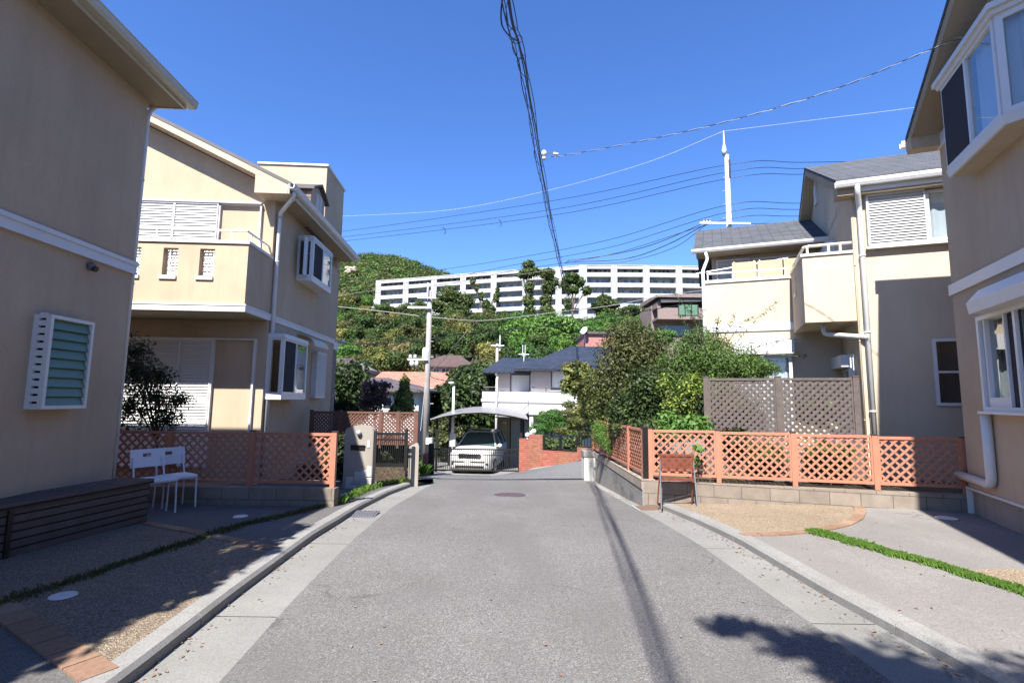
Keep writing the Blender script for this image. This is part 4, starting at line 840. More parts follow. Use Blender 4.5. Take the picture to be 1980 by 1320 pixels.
# upper bay: first bay (far) then projecting centre bay (nearer)
dep = .26
def bayface(w, p, q, z0, z1, fw=.05, mull=(), pane='glass', dark=()):
    m = MB(); d = Vector((q[0] - p[0], q[1] - p[1])); L = d.length; d /= L; nn = Vector((-d[1], d[0]))
    def bx(a0, a1, zz, zt, t=.05, o=0):
        A = [Vector(p) + d * a0 + nn * o, Vector(p) + d * a1 + nn * o]; c = []
        for zv in (zz, zt):
            for k, sg in ((0, 1), (1, 1), (1, -1), (0, -1)): v = A[k] + nn * t / 2 * sg; c.append(s3.p(v[0], v[1], zv))
        return c
    m.hexa(bx(0, fw, z0, z1)); m.hexa(bx(L - fw, L, z0, z1)); m.hexa(bx(fw, L - fw, z0, z0 + fw)); m.hexa(bx(fw, L - fw, z1 - fw, z1))
    for t in mull: m.hexa(bx(L * t - fw * .5, L * t + fw * .5, z0 + fw, z1 - fw, .06))
    o = m.build('bay_frame', 'alu', w); g = MB(); A = Vector(p); B = Vector(q); g.quad(s3.p(A[0], A[1], z0), s3.p(B[0], B[1], z0), s3.p(B[0], B[1], z1), s3.p(A[0], A[1], z1)); g.build('pane', pane, o)
    for t0, t1 in dark: g = MB(); g.hexa(bx(L * t0 + .03, L * t1 - .02, z0 + fw, z1 - fw, .004, -.028)); g.build('insect_screen', 'mesh', o)
bp = [(bl_, .0), (bl_ - .0, dep), (Bn, dep), (Bn - .2, .0)]
def ring(poly, z, e=0):
    c = Vector((sum(p[0] for p in poly) / len(poly), sum(p[1] for p in poly) / len(poly))); return [s3.p(p[0] + (e if p[0] > c[0] else -e), p[1] + (e if p[1] > .1 else 0), z) for p in poly]
def solid(m, poly, z0, z1, e0=0, e1=0):
    a, b = ring(poly, z0, e0), ring(poly, z1, e1); n = len(poly); m.add(a + b, [tuple(range(n)), tuple(range(n, 2 * n))[::-1]] + [(i, (i + 1) % n, (i + 1) % n + n, i + n) for i in range(n)])
zt_ = bz1_ + .0; m = MB(); solid(m, bp, bz0_, bz0_ + .10, .01, .03); bw = m.build('bay_window', 'alu', H3)
m = MB(); solid(m, bp, bz0_ - .012, bz0_ - .001, -.02, -.02); m.build('bay_soffit', 'cream_pale', bw)
m = MB(); solid(m, bp, zt_, zt_ + .05, .05, .06); solid(m, bp, zt_ + .052, zt_ + .12, .09, .09); solid(m, bp, zt_ + .122, zt_ + .3, .06, -.12); m.build('bay_roof', 'trim', bw)
for i, (p, q_) in enumerate(zip(bp[:-1], bp[1:])):
    bayface(bw, p, q_, bz0_ + .10, zt_, .05 if i != 2 else .07, (.5,) if i == 1 else (), dark=[(.0, .5)] if i == 1 else ())
m = MB(); pr = None; cpts = [((bl_ + Bn) / 2 - .02, dep - .09), (Bn + .04, dep - .09), (Bn - .1, .0)]
for (p, q_) in zip(cpts, cpts[1:]):
    L = math.hypot(q_[0] - p[0], q_[1] - p[1]); n = int(L / .03)
    for i in range(n + 1):
        t = i / n; u = p[0] + (q_[0] - p[0]) * t; oo = p[1] + (q_[1] - p[1]) * t + .02 * math.sin(i * 1.1 + 2 * math.sin(i * .3))
        if pr: m.quad(s3.p(pr[0], pr[1], bz0_ + .1), s3.p(u, oo, bz0_ + .1), s3.p(u, oo, zt_), s3.p(pr[0], pr[1], zt_))
        pr = (u, oo)
m.build('curtain', 'curtain', bw, smooth=True); s3.room(H3, Bn + .1, bl_ - .1, bz0_ + .1, z3, 1.5)
# lower window with roller box
w = s3.window(H3, w1, w0, wz0, wz1, .08, .055, .13, mull=(.5,), pane='glass'); m = MB(); s3.box(m, w0 - .14, w0 - .10, -.05, .05, wz0 + .06, wz1 - .05); s3.box(m, w0 - .64, w0 - .61, -.0, .06, wz0 + .06, wz1 - .05); s3.box(m, w0 - .61, w0 - .14, .0, .05, wz0 + .055, wz0 + .17); m.build('sash', 'alu', w)
m = MB(); s3.box(m, w1 - .1, w0 + .03, .0, .13, wz0 - .03, wz0); m.build('sill', 'alu', w); s3.room(H3, w1, w0, wz0, wz1, 1.4)
m = MB(); s3.box(m, w0 - .95, w0 - .66, .03, .035, wz0 + .05, wz1 - .05); m.build('insect_screen', 'mesh', w)
m = MB(); A = [(.0, sbz0), (.24, sbz0 + .0), (.26, sbz0 + .14), (.13, sbz1 + .09), (0, sbz1 + .1)]; n = len(A); b0_, b1_ = sb0 + .02, w1 - .12
m.add([s3.p(b0_, o, z) for o, z in A] + [s3.p(b1_, o, z) for o, z in A], [tuple(range(n)), tuple(range(n, 2 * n))[::-1]] + [(i, (i + 1) % n, (i + 1) % n + n, i + n) for i in range(n)]); m.build('shutter_box', 'trim', H3)
m = MB(); s3.box(m, w1 - .05, w0 + .01, .02, .10, wz1 + .002, sbz0 - .002); m.build('shutter_rail', 'alu', H3)
# foundation, drain pipe
m = MB(); m.box(.03, 7.95, -13, -.03, -.4, zf - .001); fo = m.build('foundation', 'greywall', H3)
m = MB(); s3.box(m, -13, .02, -.02, .03, zf - .02, zf + .01); s3.box(m, -.01, .012, -.04, .03, -.1, zf - .02); m.build('drip_edge', 'pvc', H3)
m = MB(); s3.box(m, -1.95, -1.55, -.028, -.02, .08, zf - .12); m.build('foundation_vent', 'black', fo)
pz = s3.px(1900, 935, .09)[1]; pbx = s3.px(1908, 870, .08)[0]
pipe(H3, [s3.p(pbx, .06, wz0 - .02), s3.p(pbx, .06, pz), s3.p(.1, .06, pz + .02)], .055, 'drain_pipe')
# ================================================================ second right house
f4 = Fr((6.325, 9.075), .385); s4 = Side(f4, 'a', 0, -1)
H4 = house(f4, 'second right house, sunlit cream stucco with two balconies and grey shingle roofs')
aL = f4.fa(1651, 450, 0)[0]
ze4 = s4.px(1620, 352, .40)[1]
# shutter, windows on the front of the wing
sh = [s4.px(1673, 378, .08), s4.px(1679.5, 478, .08), s4.px(1787, 370, .08)]; sz1 = sh[0][1]; sz0 = sh[1][1]; sa0 = (sh[0][0] + sh[1][0]) / 2; sa1 = sh[2][0]
wr0, wr1 = sa1 + .02, sa1 + .85
wa0, wz0_, wz1_ = s4.px(1806, 720)[0], s4.px(1817, 784)[1], s4.px(1808, 655)[1]
m = MB(); s4.wall(m, aL, 9, -.1, ze4 + .15, [(wr0, wr1, sz0 + .05, sz1 - .05), (wa0 + .05, wa0 + .62, wz0_ + .05, wz1_ - .05)])
kx = s4.px(1554, 560, 0)[0]; b2 = f4.fb(1533, 600, kx)[0]                # depth of the left part's front
bsec = b2
sw = Side(f4, 'b', aL, -1)
# gable of the wing
qa = aL - .27; apx = f4.fb(1555, 324, qa); frx = f4.fb(1617, 349, qa); bkx = f4.fb(1543, 432, qa)
slp = (apx[1] - frx[1]) / (apx[0] - frx[0]); slb = (apx[1] - bkx[1]) / (bkx[0] - apx[0])
zg4 = lambda b: frx[1] + (b - frx[0]) * slp if b < apx[0] else apx[1] - (b - apx[0]) * slb
BB = apx[0] + (apx[0] - frx[0]) * 1.05
uw0, uz0w = sw.px(1612, 478); uw1 = sw.px(1588, 470)[0]
pd0, pd1 = sw.px(1648, 665)[0], sw.px(1622, 665)[0]; pdz = sw.px(1640, 655)[1]
for (x0_, x1_) in ((0, BB),):
    sw.wall(m, 0, BB, -.1, 4.9, [(pd0 + .1, pd0 + 1.2, .15, 2.15), (uw0 - .0, uw0 + .95, 3.25, 4.75)])
m.quad((aL, 0, 4.9), (aL, BB, 4.9), (aL, BB, zg4(BB) - .15), (aL, apx[0], apx[1] - .15), (aL, 0, zg4(0) - .15))
m.quad((9, 0, -.1), (9, BB, -.1), (9, BB, ze4), (9, apx[0], apx[1] - .1), (9, 0, ze4)); m.quad((aL, BB, -.1), (9, BB, -.1), (9, BB, zg4(BB) - .1), (aL, BB, zg4(BB) - .1)); m.build('wall', 'cream_pale', H4)
m = MB(); slab(m, qa, 9.4, frx[0], frx[1], apx[0], apx[1], .06, 'a'); slab(m, qa, 9.4, bkx[0] + .1, zg4(bkx[0] + .1), apx[0], apx[1], .06, 'a'); m.build('roof', 'shingle', H4)
m = MB()
for b_a, b_b in ((frx[0] + .02, apx[0]), (bkx[0] + .05, apx[0])):
    m.hexa([(qa + .01, b_a, zg4(b_a) - .22), (aL - .002, b_a, zg4(b_a) - .22), (aL - .002, b_b, zg4(b_b) - .22), (qa + .01, b_b, zg4(b_b) - .22), (qa + .01, b_a, zg4(b_a) - .07), (aL - .002, b_a, zg4(b_a) - .07), (aL - .002, b_b, zg4(b_b) - .07), (qa + .01, b_b, zg4(b_b) - .07)])
m.build('rake_board', 'soffit', H4)
m = MB(); m.prism([(qa + .004, frx[0] + .01, frx[1] - .08), (qa + .004, .1, zg4(.1) - .18), (qa + .004, .1, frx[1] - .3), (qa + .004, frx[0] + .01, frx[1] - .3)], (aL - qa - .006, 0, 0)); m.box(aL, 9, frx[0] + .015, -.002, frx[1] - .3, frx[1] - .26); m.build('eave_soffit', 'soffit', H4)
m = MB(); m.box(aL - .0, 9.3, frx[0] + .0, frx[0] + .018, frx[1] - .26, frx[1] - .03); m.build('fascia', 'trim', H4)
gutter(H4, [(qa - .03, frx[0], frx[1] - .05), (9.3, frx[0], frx[1] - .05)], out=(0, -1), mat='trim', drop=.12)
pa = s4.px(1668, 500, .06)[0]
pipe(H4, [(pa - .06, frx[0] - .06, frx[1] - .16), (pa - .06, frx[0] - .05, frx[1] - .28), (pa, -.06, frx[1] - .52), (pa, -.06, .0)], .045)
pipe(H4, [(pa - .12, -.03, 4.9), (pa - .12, -.03, .0)], .014, 'conduit', 'soffit', 6)
s4.shutter(H4, sa0, sa1, sz0, sz1, .09, .05, 1)
s4.window(H4, wr0, wr1, sz0 + .03, sz1 - .02, .05, curtain=('curtain', 0, 1)); s4.room(H4, wr0, wr1, sz0, sz1)
m = MB(); s4.box(m, sa0 - .03, wr1 + .05, .0, .11, sz0 - .035, sz0 - .002); m.build('shutter_rail', 'alu', H4); m = MB(); s4.box(m, sa0 - .03, wr1 + .05, .0, .11, sz1 + .002, sz1 + .03); m.build('shutter_rail', 'alu', H4)
s4.window(H4, wa0, wa0 + .68, wz0_, wz1_, .03, .05, .09, rails=(.5,), pane='glass_dark', curtain='curtaingrey'); s4.room(H4, wa0, wa0 + .68, wz0_, wz1_)
x_, z_ = s4.px(1699, 640, .012); m = MB(); m.smooth = False
# gable vent, upper side window with white surround
vb, vz = sw.px(1579, 372); m = MB(); sw.box(m, vb - .13, vb + .13, .001, .05, vz - .32, vz + .32); m.prism([sw.p(vb - .13, .001, vz + .32), sw.p(vb + .13, .001, vz + .32), sw.p(vb, .001, vz + .5)], (-.05, 0, 0)); m.build('gable_vent', 'trim', H4)
ww = sw.window(H4, uw0 + .0, uw0 + .95, 3.25, 4.75, .02, mull=(.5,), pane='glass_dark'); sw.room(H4, uw0, uw0 + .95, 3.25, 4.75)
m = MB(); sw.box(m, uw0 - .15, uw0 - .01, .001, .17, 3.2, 4.95); sw.box(m, uw0 - .01, uw0 + 1.1, .001, .15, 4.77, 4.95); m.build('shutter_box', 'trim', ww)
pw_ = sw.window(H4, pd0 + .08, pd0 + 1.22, .12, 2.17, .03, mull=(.5,), pane='glass_dark', name='patio_door'); sw.room(H4, pd0, pd0 + 1.2, .1, 2.15)
m = MB(); sw.box(m, pd0 + .0, pd0 + 1.35, .001, .2, 2.19, 2.42); m.build('shutter_box', 'trim', pw_); m = MB(); sw.box(m, pd0 - .12, pd0 + .06, .001, .08, .0, 2.42); m.build('door_trim', 'trim', pw_)
# corner balcony box
ktop = s4.px(1600, 488, 0)[1]; kbot = s4.px(1600, 622, 0)[1]
m = MB(); bx0 = kx; t = .12
m.box(bx0, aL - .003, -.002, t, kbot, ktop - .05); m.box(bx0, bx0 + t, t, b2 - .002, kbot, ktop - .05); m.box(bx0 + t, aL - .003, t, b2 - .002, kbot, kbot + .12); kb = m.build('corner_balcony', 'cream_pale', H4)
m = MB(); m.box(bx0 - .03, aL - .003, -.03, t + .03, ktop - .05, ktop); m.box(bx0 - .03, bx0 + t + .03, t + .03, b2 - .004, ktop - .05, ktop); m.build('coping', 'trim', kb)
m = MB(); rh = s4.px(1600, 473, -.05)[1]; m.tube([(aL, .06, rh), (bx0 + .12, .06, rh), (bx0 + .05, .12, rh), (bx0 + .05, b2, rh)], .028, 10)
for a_ in (bx0 + .1, bx0 + .45, aL - .22): m.box(a_ - .02, a_ + .02, .04, .08, ktop, rh)
for b_ in (.7, 1.3): m.box(bx0 + .03, bx0 + .07, b_ - .02, b_ + .02, ktop, rh)
m.build('railing', 'gutterbeige', kb)
m = MB(); m.box(bx0 - .003, bx0 - .001, b2 * .58, b2 * .70, kbot + .75, kbot + 1.12); m.build('slot', 'darkmetal', kb); m = MB(); m.box(bx0 - .03, bx0 - .001, b2 * .56, b2 * .72, kbot + .68, kbot + .745); m.build('slot_sill', 'trim', kb)
pipe(H4, [(bx0 + .35, .35, kbot - .0), (bx0 + .35, .35, kbot - .16), (bx0 + .4, .3, kbot - .2), (pa, -.1, kbot - .32)], .045)
# left part
a3 = f4.fa(1365, 600, b2)[0]; s5 = Side(f4, 'a', b2, -1); pt5 = s5.px(1450, 543)[1]; bd1, bd0 = s5.px(1500, 624)[1], s5.px(1500, 638.5)[1]
gw0, gw1 = s5.px(1474, 700)[0], s5.px(1531, 700)[0]; gwz1 = s5.px(1500, 686)[1]
m = MB(); s5.wall(m, a3, aL, -.1, pt5, [(gw0 - .5, gw1 - .03, .9, gwz1 - .03)]); wb5 = b2 + 1.15
m.quad((a3, b2, -.1), (a3, b2 + 5, -.1), (a3, b2 + 5, pt5), (a3, b2, pt5))
g5 = f4.fa(1342, 479, wb5 - .55); ze5 = g5[1]; r5 = f4.fa(1352, 446, wb5 + 1.6)
s6 = Side(f4, 'a', wb5, -1)
s6w = [s6.px(x, 510)[0] for x in (1385, 1452, 1512)]; z6 = s6.px(1450, 500)[1]
s6.wall(m, a3 + .15, aL, bd1, ze5 + .05, [(s6w[1], s6w[2] + 1.2, bd1 + .2, z6)])
m.quad((a3 + .15, wb5, bd1), (a3 + .15, wb5 + 3.6, bd1), (a3 + .15, wb5 + 3.6, ze5), (a3 + .15, wb5 + 1.6, ze5 + 1.2), (a3 + .15, wb5, ze5 + .1)); m.box(a3, aL, b2 + .1, wb5, bd1 - .15, bd1); m.quad((a3, b2 + .12, bd1), (aL, b2 + .12, bd1), (aL, b2 + .12, pt5), (a3, b2 + .12, pt5))
m.build('left_wing_wall', 'cream_pale', H4)
m = MB(); m.box(a3 - .03, bx0 - .035, b2 - .03, b2 + .15, pt5, pt5 + .07); m.box(a3 - .03, a3 + .15, b2 + .15, b2 + 1.1, pt5, pt5 + .07); m.build('parapet_coping', 'trim', H4)
m = MB(); s5.box(m, a3, aL - .01, .001, .03, bd0, bd1); m.build('band', 'trim', H4)
m = MB(); zr5 = s5.px(1450, 524, -.06)[1]; m.tube([(bx0 - .04, b2 + .06, zr5), (a3 + .05, b2 + .06, zr5), (a3 + .05, b2 + 1.0, zr5)], .022, 8); m.tube([(a3 - .2, b2 + .35, zr5 + .1), (bx0, b2 + .35, zr5 + .3)], .018, 8)
for t_ in (0, .33, .66, 1): a_ = a3 + .06 + (bx0 - a3 - .15) * t_; m.tube([(a_, b2 + .06, pt5 + .07), (a_, b2 + .06, zr5)], .016, 6)
m.build('railing', 'alu', H4)
s6.window(H4, s6w[1], s6w[2] + 1.2, bd1 + .2, z6, .03, mull=(.33, .66), pane='glass'); s6.room(H4, s6w[1], s6w[2] + 1.2, bd1 + .2, z6); s6.shutter(H4, s6w[0], s6w[1] - .02, bd1 + .25, z6, .09, .05, 1)
rt = r5; m = MB(); slab(m, a3 - .25, aL + .5, wb5 - .5, ze5, wb5 + 1.6, r5[1], .06, 'a'); slab(m, a3 - .25, aL + .5, wb5 + 3.8, ze5, wb5 + 1.6, r5[1], .06, 'a'); m.build('lower_roof', 'shingle', H4)
m = MB(); m.box(a3 - .2, aL, wb5 - .48, wb5 - .002, ze5 - .16, ze5 - .1); m.box(a3 - .2, aL, wb5 - .5, wb5 - .482, ze5 - .16, ze5 - .04); m.build('lower_soffit', 'soffit', H4)
gutter(H4, [(a3 - .3, wb5 - .5, ze5 - .04), (aL - .0, wb5 - .5, ze5 - .04)], out=(0, -1), mat='trim')
pipe(H4, [(a3 + .02, wb5 - .56, ze5 - .14), (a3 + .06, wb5 - .5, ze5 - .3), (a3 - .04, b2 - .03, pt5 + .3), (a3 - .04, b2 - .05, .0)], .038)
w = s5.window(H4, gw0 - .5, gw1, .85, gwz1, .05, .06, .1, mull=(.45,), pane='glass', curtain='curtain'); m = MB(); s5.box(m, gw0 - .6, gw1 + .04, .001, .2, gwz1 + .01, gwz1 + .3); m.build('shutter_box', 'trim', w); s5.room(H4, gw0 - .5, gw1, .85, gwz1)
# bedding/bamboo blinds hung on the balcony rail
mats_ = [s5.px(x, 520, -.2)[0] for x in (1416, 1463, 1466, 1514, 1517, 1532)]
zt6, zb6 = s5.px(1465, 504, -.25)[1], s5.px(1465, 534, -.25)[1]
gname = 'tan boards hung along the left balcony'
for i, lab in enumerate(['tan board on the balcony, farthest left of the row', 'tan board on the balcony in the middle of the row', 'narrow tan board on the balcony nearest the corner balcony']):
    r = thing('balcony_screen', lab, 'screen', (*f4.w(mats_[2 * i], b2 + .28), zb6 - .1), -f4.h, gname); L = max(.1, mats_[2 * i + 1] - mats_[2 * i]) if i < 2 else .4
    m = MB(); m.box(0, L, 0, .015, .0, zt6 - zb6 + .1); m.build('board', 'tanpanel', r); m = MB()
    for a_ in (.04, L - .04): m.ball((a_, .0, zt6 - zb6 + .1), .02, 6, 4)
    m.build('clips', 'plasticwhite', r)
# tall grey lattice screen in front
GP = Fr(D(1367, 800, 9.15)[:2], .385); gL_ = GP.fa(1658, 800, 0)[0]; gM = GP.fa(1507, 800, 0)[0]; gzt = (GP.fa(1440, 730, 0)[1] + GP.fa(1600, 731, 0)[1]) / 2
e = GP.w(gL_, 0)
lat_fence('lattice_screen', 'tall weathered grey wooden lattice screen behind the salmon fence', GP.P[0], GP.P[1], e[0], e[1], [0, gM, gL_], gz + .02, gzt, 'greywood', .09, cap='greywood', pitch=.115, wd=.047, rail=.035)
# ================================================================ left yard furniture and fence
LP = (-5.45, 7.72); 
lds = [fd(x, 840, LP, (1, 0))[0] for x in (330, 489, 648)]
zl = fd(560, 836, LP, (1, 0))[1]; zlb = fd(560, 938, LP, (1, 0))[1]
lds = [lds[0] - (lds[1] - lds[0])] + lds
x0_ = LP[0] + lds[0]; lf = lat_fence('lattice_fence', 'reddish salmon lattice fence on the left, mostly in shade, its last post in the sun', x0_, 7.72, x0_ + 8, 7.72, [d - lds[0] for d in lds], zlb, zl)
llw = thing('block_wall', 'low dark block wall under the left lattice fence', 'wall', (0, 0, 0)); m = MB(); m.box(-9, LP[0] + lds[-1] + .07, 7.60, 7.80, -.5, zlb - .02); m.build('wall', 'splitblock', llw)
# long planked box bench along the left wall
A = GT(8, 1081, .02); B = GT(283, 1010, .02); ang = math.atan2(B[1] - A[1], B[0] - A[0]); L = math.hypot(B[0] - A[0], B[1] - A[1]); zt_ = fd(283, 925, B, (1, 0))[1] - .02
bn = thing('planter_bench', 'long dark brown planked bench box standing along the left wall in shade', 'bench', (B[0], B[1], .02), ang)
m = MB(); m.box(-L - 3, 0, 0, .4, 0, zt_ - .05); m.build('side_boards', 'plank', bn)
m = MB(); m.box(-L - 3, .03, -.03, .19, zt_ - .05, zt_); m.box(-L - 3, .03, .2, .42, zt_ - .05, zt_); m.build('top_board', 'plank', bn, bevel=.004)
m = MB(); m.box(-L - .02, -L + .02, -.02, -.001, 0, zt_ - .051); m.build('batten', 'black', bn)
# chairs
def chair(px, py, rz, label, proto=None):
    x, y = GT(px, py, .02)
    if proto: r = copy_tree(proto); r.location = (x, y, T(x, y) + .018); r.rotation_euler = (0, 0, rz); r['label'] = label; return r
    r = thing('chair', label, 'chair', (x, y, T(x, y) + .018), rz, 'white plastic chairs beside the bench')   # local: faces -y
    m = MB(); n = 14; top = []; bot = []
    def rr(w, d, z, k=5):
        o = []
        for i in range(24):
            t = 2 * PI * i / 24; c, s_ = math.cos(t), math.sin(t); o.append((w * abs(c) ** .35 * (1 if c > 0 else -1), d * abs(s_) ** .35 * (1 if s_ > 0 else -1), z))
        return o
    v = rr(.19, .18, .395) + rr(.205, .20, .41) + rr(.205, .20, .44) + rr(.18, .175, .452) + rr(.12, .12, .446); m.add(v, [tuple(range(24))[::-1]] + [(j * 24 + i, j * 24 + (i + 1) % 24, (j + 1) * 24 + (i + 1) % 24, (j + 1) * 24 + i) for j in range(4) for i in range(24)] + [tuple(range(96, 120))])
    m.build('seat', 'plasticwhite', r, smooth=True)
    m = MB(); yb = .215
    def bp(u, z, o): return (u, yb + (z - .45) * .22 + .03 * (1 - (u / .2) ** 2) + o, z)
    us = [-.205, -.15, -.05, .05, .15, .205]; zs_ = [.57, .60, .70, .745, .785, .80]
    for o, fl in ((0, 1), (.018, -1)):
        for i in range(5):
            for j in range(5):
                if i == 2 and j == 2: continue
                q = [bp(us[i], zs_[j], o), bp(us[i + 1], zs_[j], o), bp(us[i + 1], zs_[j + 1], o), bp(us[i], zs_[j + 1], o)]; m.quad(*(q if fl > 0 else q[::-1]))
    per = [(us[i], zs_[0]) for i in range(6)] + [(us[5], zs_[j]) for j in range(1, 6)] + [(us[i], zs_[5]) for i in range(4, -1, -1)] + [(us[0], zs_[j]) for j in range(4, 0, -1)]
    for (a, b), (c, d) in zip(per, per[1:] + per[:1]): m.quad(bp(a, b, 0), bp(a, b, .018), bp(c, d, .018), bp(c, d, 0))
    for (a, b), (c, d) in (((-.05, .70), (.05, .70)), ((.05, .70), (.05, .745)), ((.05, .745), (-.05, .745)), ((-.05, .745), (-.05, .70))): m.quad(bp(a, b, 0), bp(c, d, 0), bp(c, d, .018), bp(a, b, .018))
    m.build('backrest', 'plasticwhite', r)
    for sx in (-1, 1):
        m = MB(); m.tube([(sx * .185, -.165, 0), (sx * .175, -.155, .41)], .012, 8); m.build('leg', 'plasticwhite', r)
        m = MB(); m.tube([(sx * .19, .20, 0), (sx * .18, .185, .42), (sx * .175, .24, .60), (sx * .17, .262, .70)], .012, 8); m.build('leg', 'plasticwhite', r)
    return r
c1 = chair(296, 992, math.radians(58), 'white plastic chair nearer the bench, partly hidden by its end'); chair(338, 981, math.radians(58), 'white plastic chair farther from the bench, in front of the lattice fence post', c1)
# folded rack by the right fence
ra = D(1303, 968, 8.25); gx0, gx1 = D(1271, 965, 8.15)[0], D(1340, 965, 8.1)[0]; ry = 8.02; rr_ = thing('folding_rack', 'small folding stand with a brown slatted top and bent metal legs by the salmon fence', 'stand', ((gx0 + gx1) / 2, ry, T(gx0, ry) + .02), -.05)
hw = (gx1 - gx0) / 2; hz = fd(1303, 882, (gx0, ry), (1, 0))[1] - T(gx0, ry)
for sx in (-1, 1):
    m = MB(); m.tube([(sx * hw, -.12, 0), (sx * hw * .96, -.03, hz * .72), (sx * hw * .93, -.02, hz - .02)], .011, 8); m.build('leg', 'steel', rr_); m = MB(); m.tube([(sx * hw * .98, .16, 0), (sx * hw * .93, .0, hz * .75)], .011, 8); m.build('leg', 'redbrown', rr_)
m = MB()
for k in range(9): z = hz - .02 - k * .022; m.box(-hw * .95, hw * .95, -.04 + k * .003, -.025 + k * .003, z - .018, z)
m.box(-hw * .97, hw * .97, -.05, .10, hz - .015, hz + .008); m.build('slatted_top', 'redbrown', rr_)
m = MB(); m.box(-hw * .93, hw * .93, -.03, -.01, hz * .50, hz * .56); m.box(-hw * .93, hw * .93, -.03, -.01, hz * .68, hz * .71); m.build('cross_rail', 'redbrown', rr_)
# ================================================================ left side beyond the fence: name wall, gate, end wall
def flat(px, py, Y): return D(px, py, Y)
Yb = 10.1; xa, xb = D(664, 900, Yb)[0], D(720, 900, Yb)[0]; zt_ = D(690, 822, Yb)[2]; zb_ = T(xa, Yb) - .1; wd = xb - xa; cx = (xa + xb) / 2
mw = thing('gate_wall', 'beige rounded-top gatepost wall with mail slot, number plate and crazy-paved stone foot', 'wall', (cx, Yb, zb_)); H_ = zt_ - zb_
prof = [(-wd / 2, 0), (wd / 2, 0), (wd / 2, H_ - .12)] + [(wd / 2 * math.cos(t) , H_ - .12 + .12 * math.sin(t)) for t in np.linspace(.1, PI - .1, 9)] + [(-wd / 2, H_ - .12)]
m = MB(); m.prism([(x, 0, z) for x, z in prof], (0, .22, 0)); m.build('wall', 'greywall', mw)  # darker stucco paints shade onto this beige wall
m = MB(); m.box(-wd * .27, wd * .22, -.015, -.001, H_ * .64, H_ * .70); m.box(-wd * .28, wd * .23, -.03, -.015, H_ * .70, H_ * .715); m.build('mail_slot', 'black', mw)
m = MB(); m.box(wd * .30, wd * .38, -.012, -.001, H_ * .68, H_ * .78); m.build('number_plate', 'plasticwhite', mw); m = MB(); m.box(wd * .335, wd * .348, -.014, -.0125, H_ * .70, H_ * .76); m.build('digit', 'black', mw)
m = MB(); m.smooth = True; m.ball((0, -.04, H_ - .14), .05, 12, 8); m.box(-.03, .03, -.03, 0, H_ - .17, H_ - .11); m.build('wall_lamp', 'galv', mw)
m = MB(); rnd = random.Random(4)
cells = [(-.4, 0, .1, .35), (-.4, .36, -.12, .62), (-.1, .37, .12, .80), (.11, 0, .49, .24), (.13, .26, .3, .86), (.31, .26, .49, .60), (.31, .62, .49, .98)]
for (a, b, c, d) in cells:
    a_, c_ = a * wd, c * wd; j = lambda: rnd.uniform(-.012, .012)
    m.hexa([(a_ + j(), -.02, b * .55 + j()), (c_ + j(), -.02, b * .55 + j()), (c_ + j(), -.001, b * .55), (a_ + j(), -.001, b * .55), (a_ + j(), -.02, d * .55 + j()), (c_ + j(), -.02, d * .55 + j()), (c_ + j(), -.001, d * .55), (a_ + j(), -.001, d * .55)])
m.build('stone_facing', 'stonewhite', mw, bevel=.006)
def bargate(name, label, x0, x1, Y, z0, z1, n, mat='black', rz=0, rails=(), post=None, bw=.012, cat='gate'):
    r = thing(name, label, cat, (x0, Y, z0), rz); W = x1 - x0; H = z1 - z0; m = MB()
    m.box(0, W, -.02, .02, H - .05, H); m.box(0, W, -.02, .02, .03, .08); m.box(0, .04, -.018, .018, .08, H - .05); m.box(W - .04, W, -.018, .018, .08, H - .05)
    for q in rails: m.box(.04, W - .04, -.015, .015, H * q - .015, H * q + .015)
    m.build('gate_frame', mat, r); m = MB()
    for i in range(1, n): x = .04 + (W - .08) * i / n; m.box(x - bw / 2, x + bw / 2, -.008, .008, .08, H - .05)
    m.build('bars', mat, r)
    if post:
        for x in post: m = MB(); m.box(x - .03, x + .03, -.03, .03, -.05, H + .08); m.build('gate_post', mat, r)
    return r
Yg = 11.1; bargate('garden_gate', 'black barred garden gate between the rounded gate wall and the end wall', D(723, 900, Yg)[0], D(784, 900, Yg)[0], Yg, D(750, 905, Yg)[2], D(750, 836, Yg)[2], 14, rails=(.8, .12), post=[0, D(784, 900, Yg)[0] - D(723, 900, Yg)[0]])
ew = thing('garden_wall', 'cream end wall casting shadow on the road corner, left of the red brick stub', 'wall'); Ye = 11.4; xe0, xe1 = D(784, 900, Ye)[0], D(809, 900, Ye)[0]
m = MB(); m.hexa([(xe0 - .02, 12.9, -1.2), (xe1 - .22, Ye - .0, -1.2), (xe1, Ye, -1.2), (D(806, 900, 12.9)[0], 12.9, -1.2), (xe0 - .02, 12.9, .40), (xe1 - .22, Ye, .43), (xe1, Ye, .43), (D(806, 900, 12.9)[0], 12.9, .40)]); m.build('wall', 'greywall', ew)
m = MB(); m.box(D(640, 900, 12.3)[0] - 3, D(784, 900, 12.3)[0] - .0, 12.3, 12.5, -1.2, -.12); m.build('back_wall', 'dirt', ew)  # beige wall in soil colour, so its shade is painted in
Yl = 12.6; xq = [D(x, 850, Yl)[0] for x in (600, 655, 735, 769, 805)]; bl = lat_fence('lattice_fence', 'tall dark red-brown lattice fence behind the rounded gate wall', xq[0], Yl, xq[-1], Yl, [q - xq[0] for q in xq], D(750, 862, Yl)[2], D(750, 796, Yl)[2], 'brownlat', .07, pitch=.09, wd=.034)
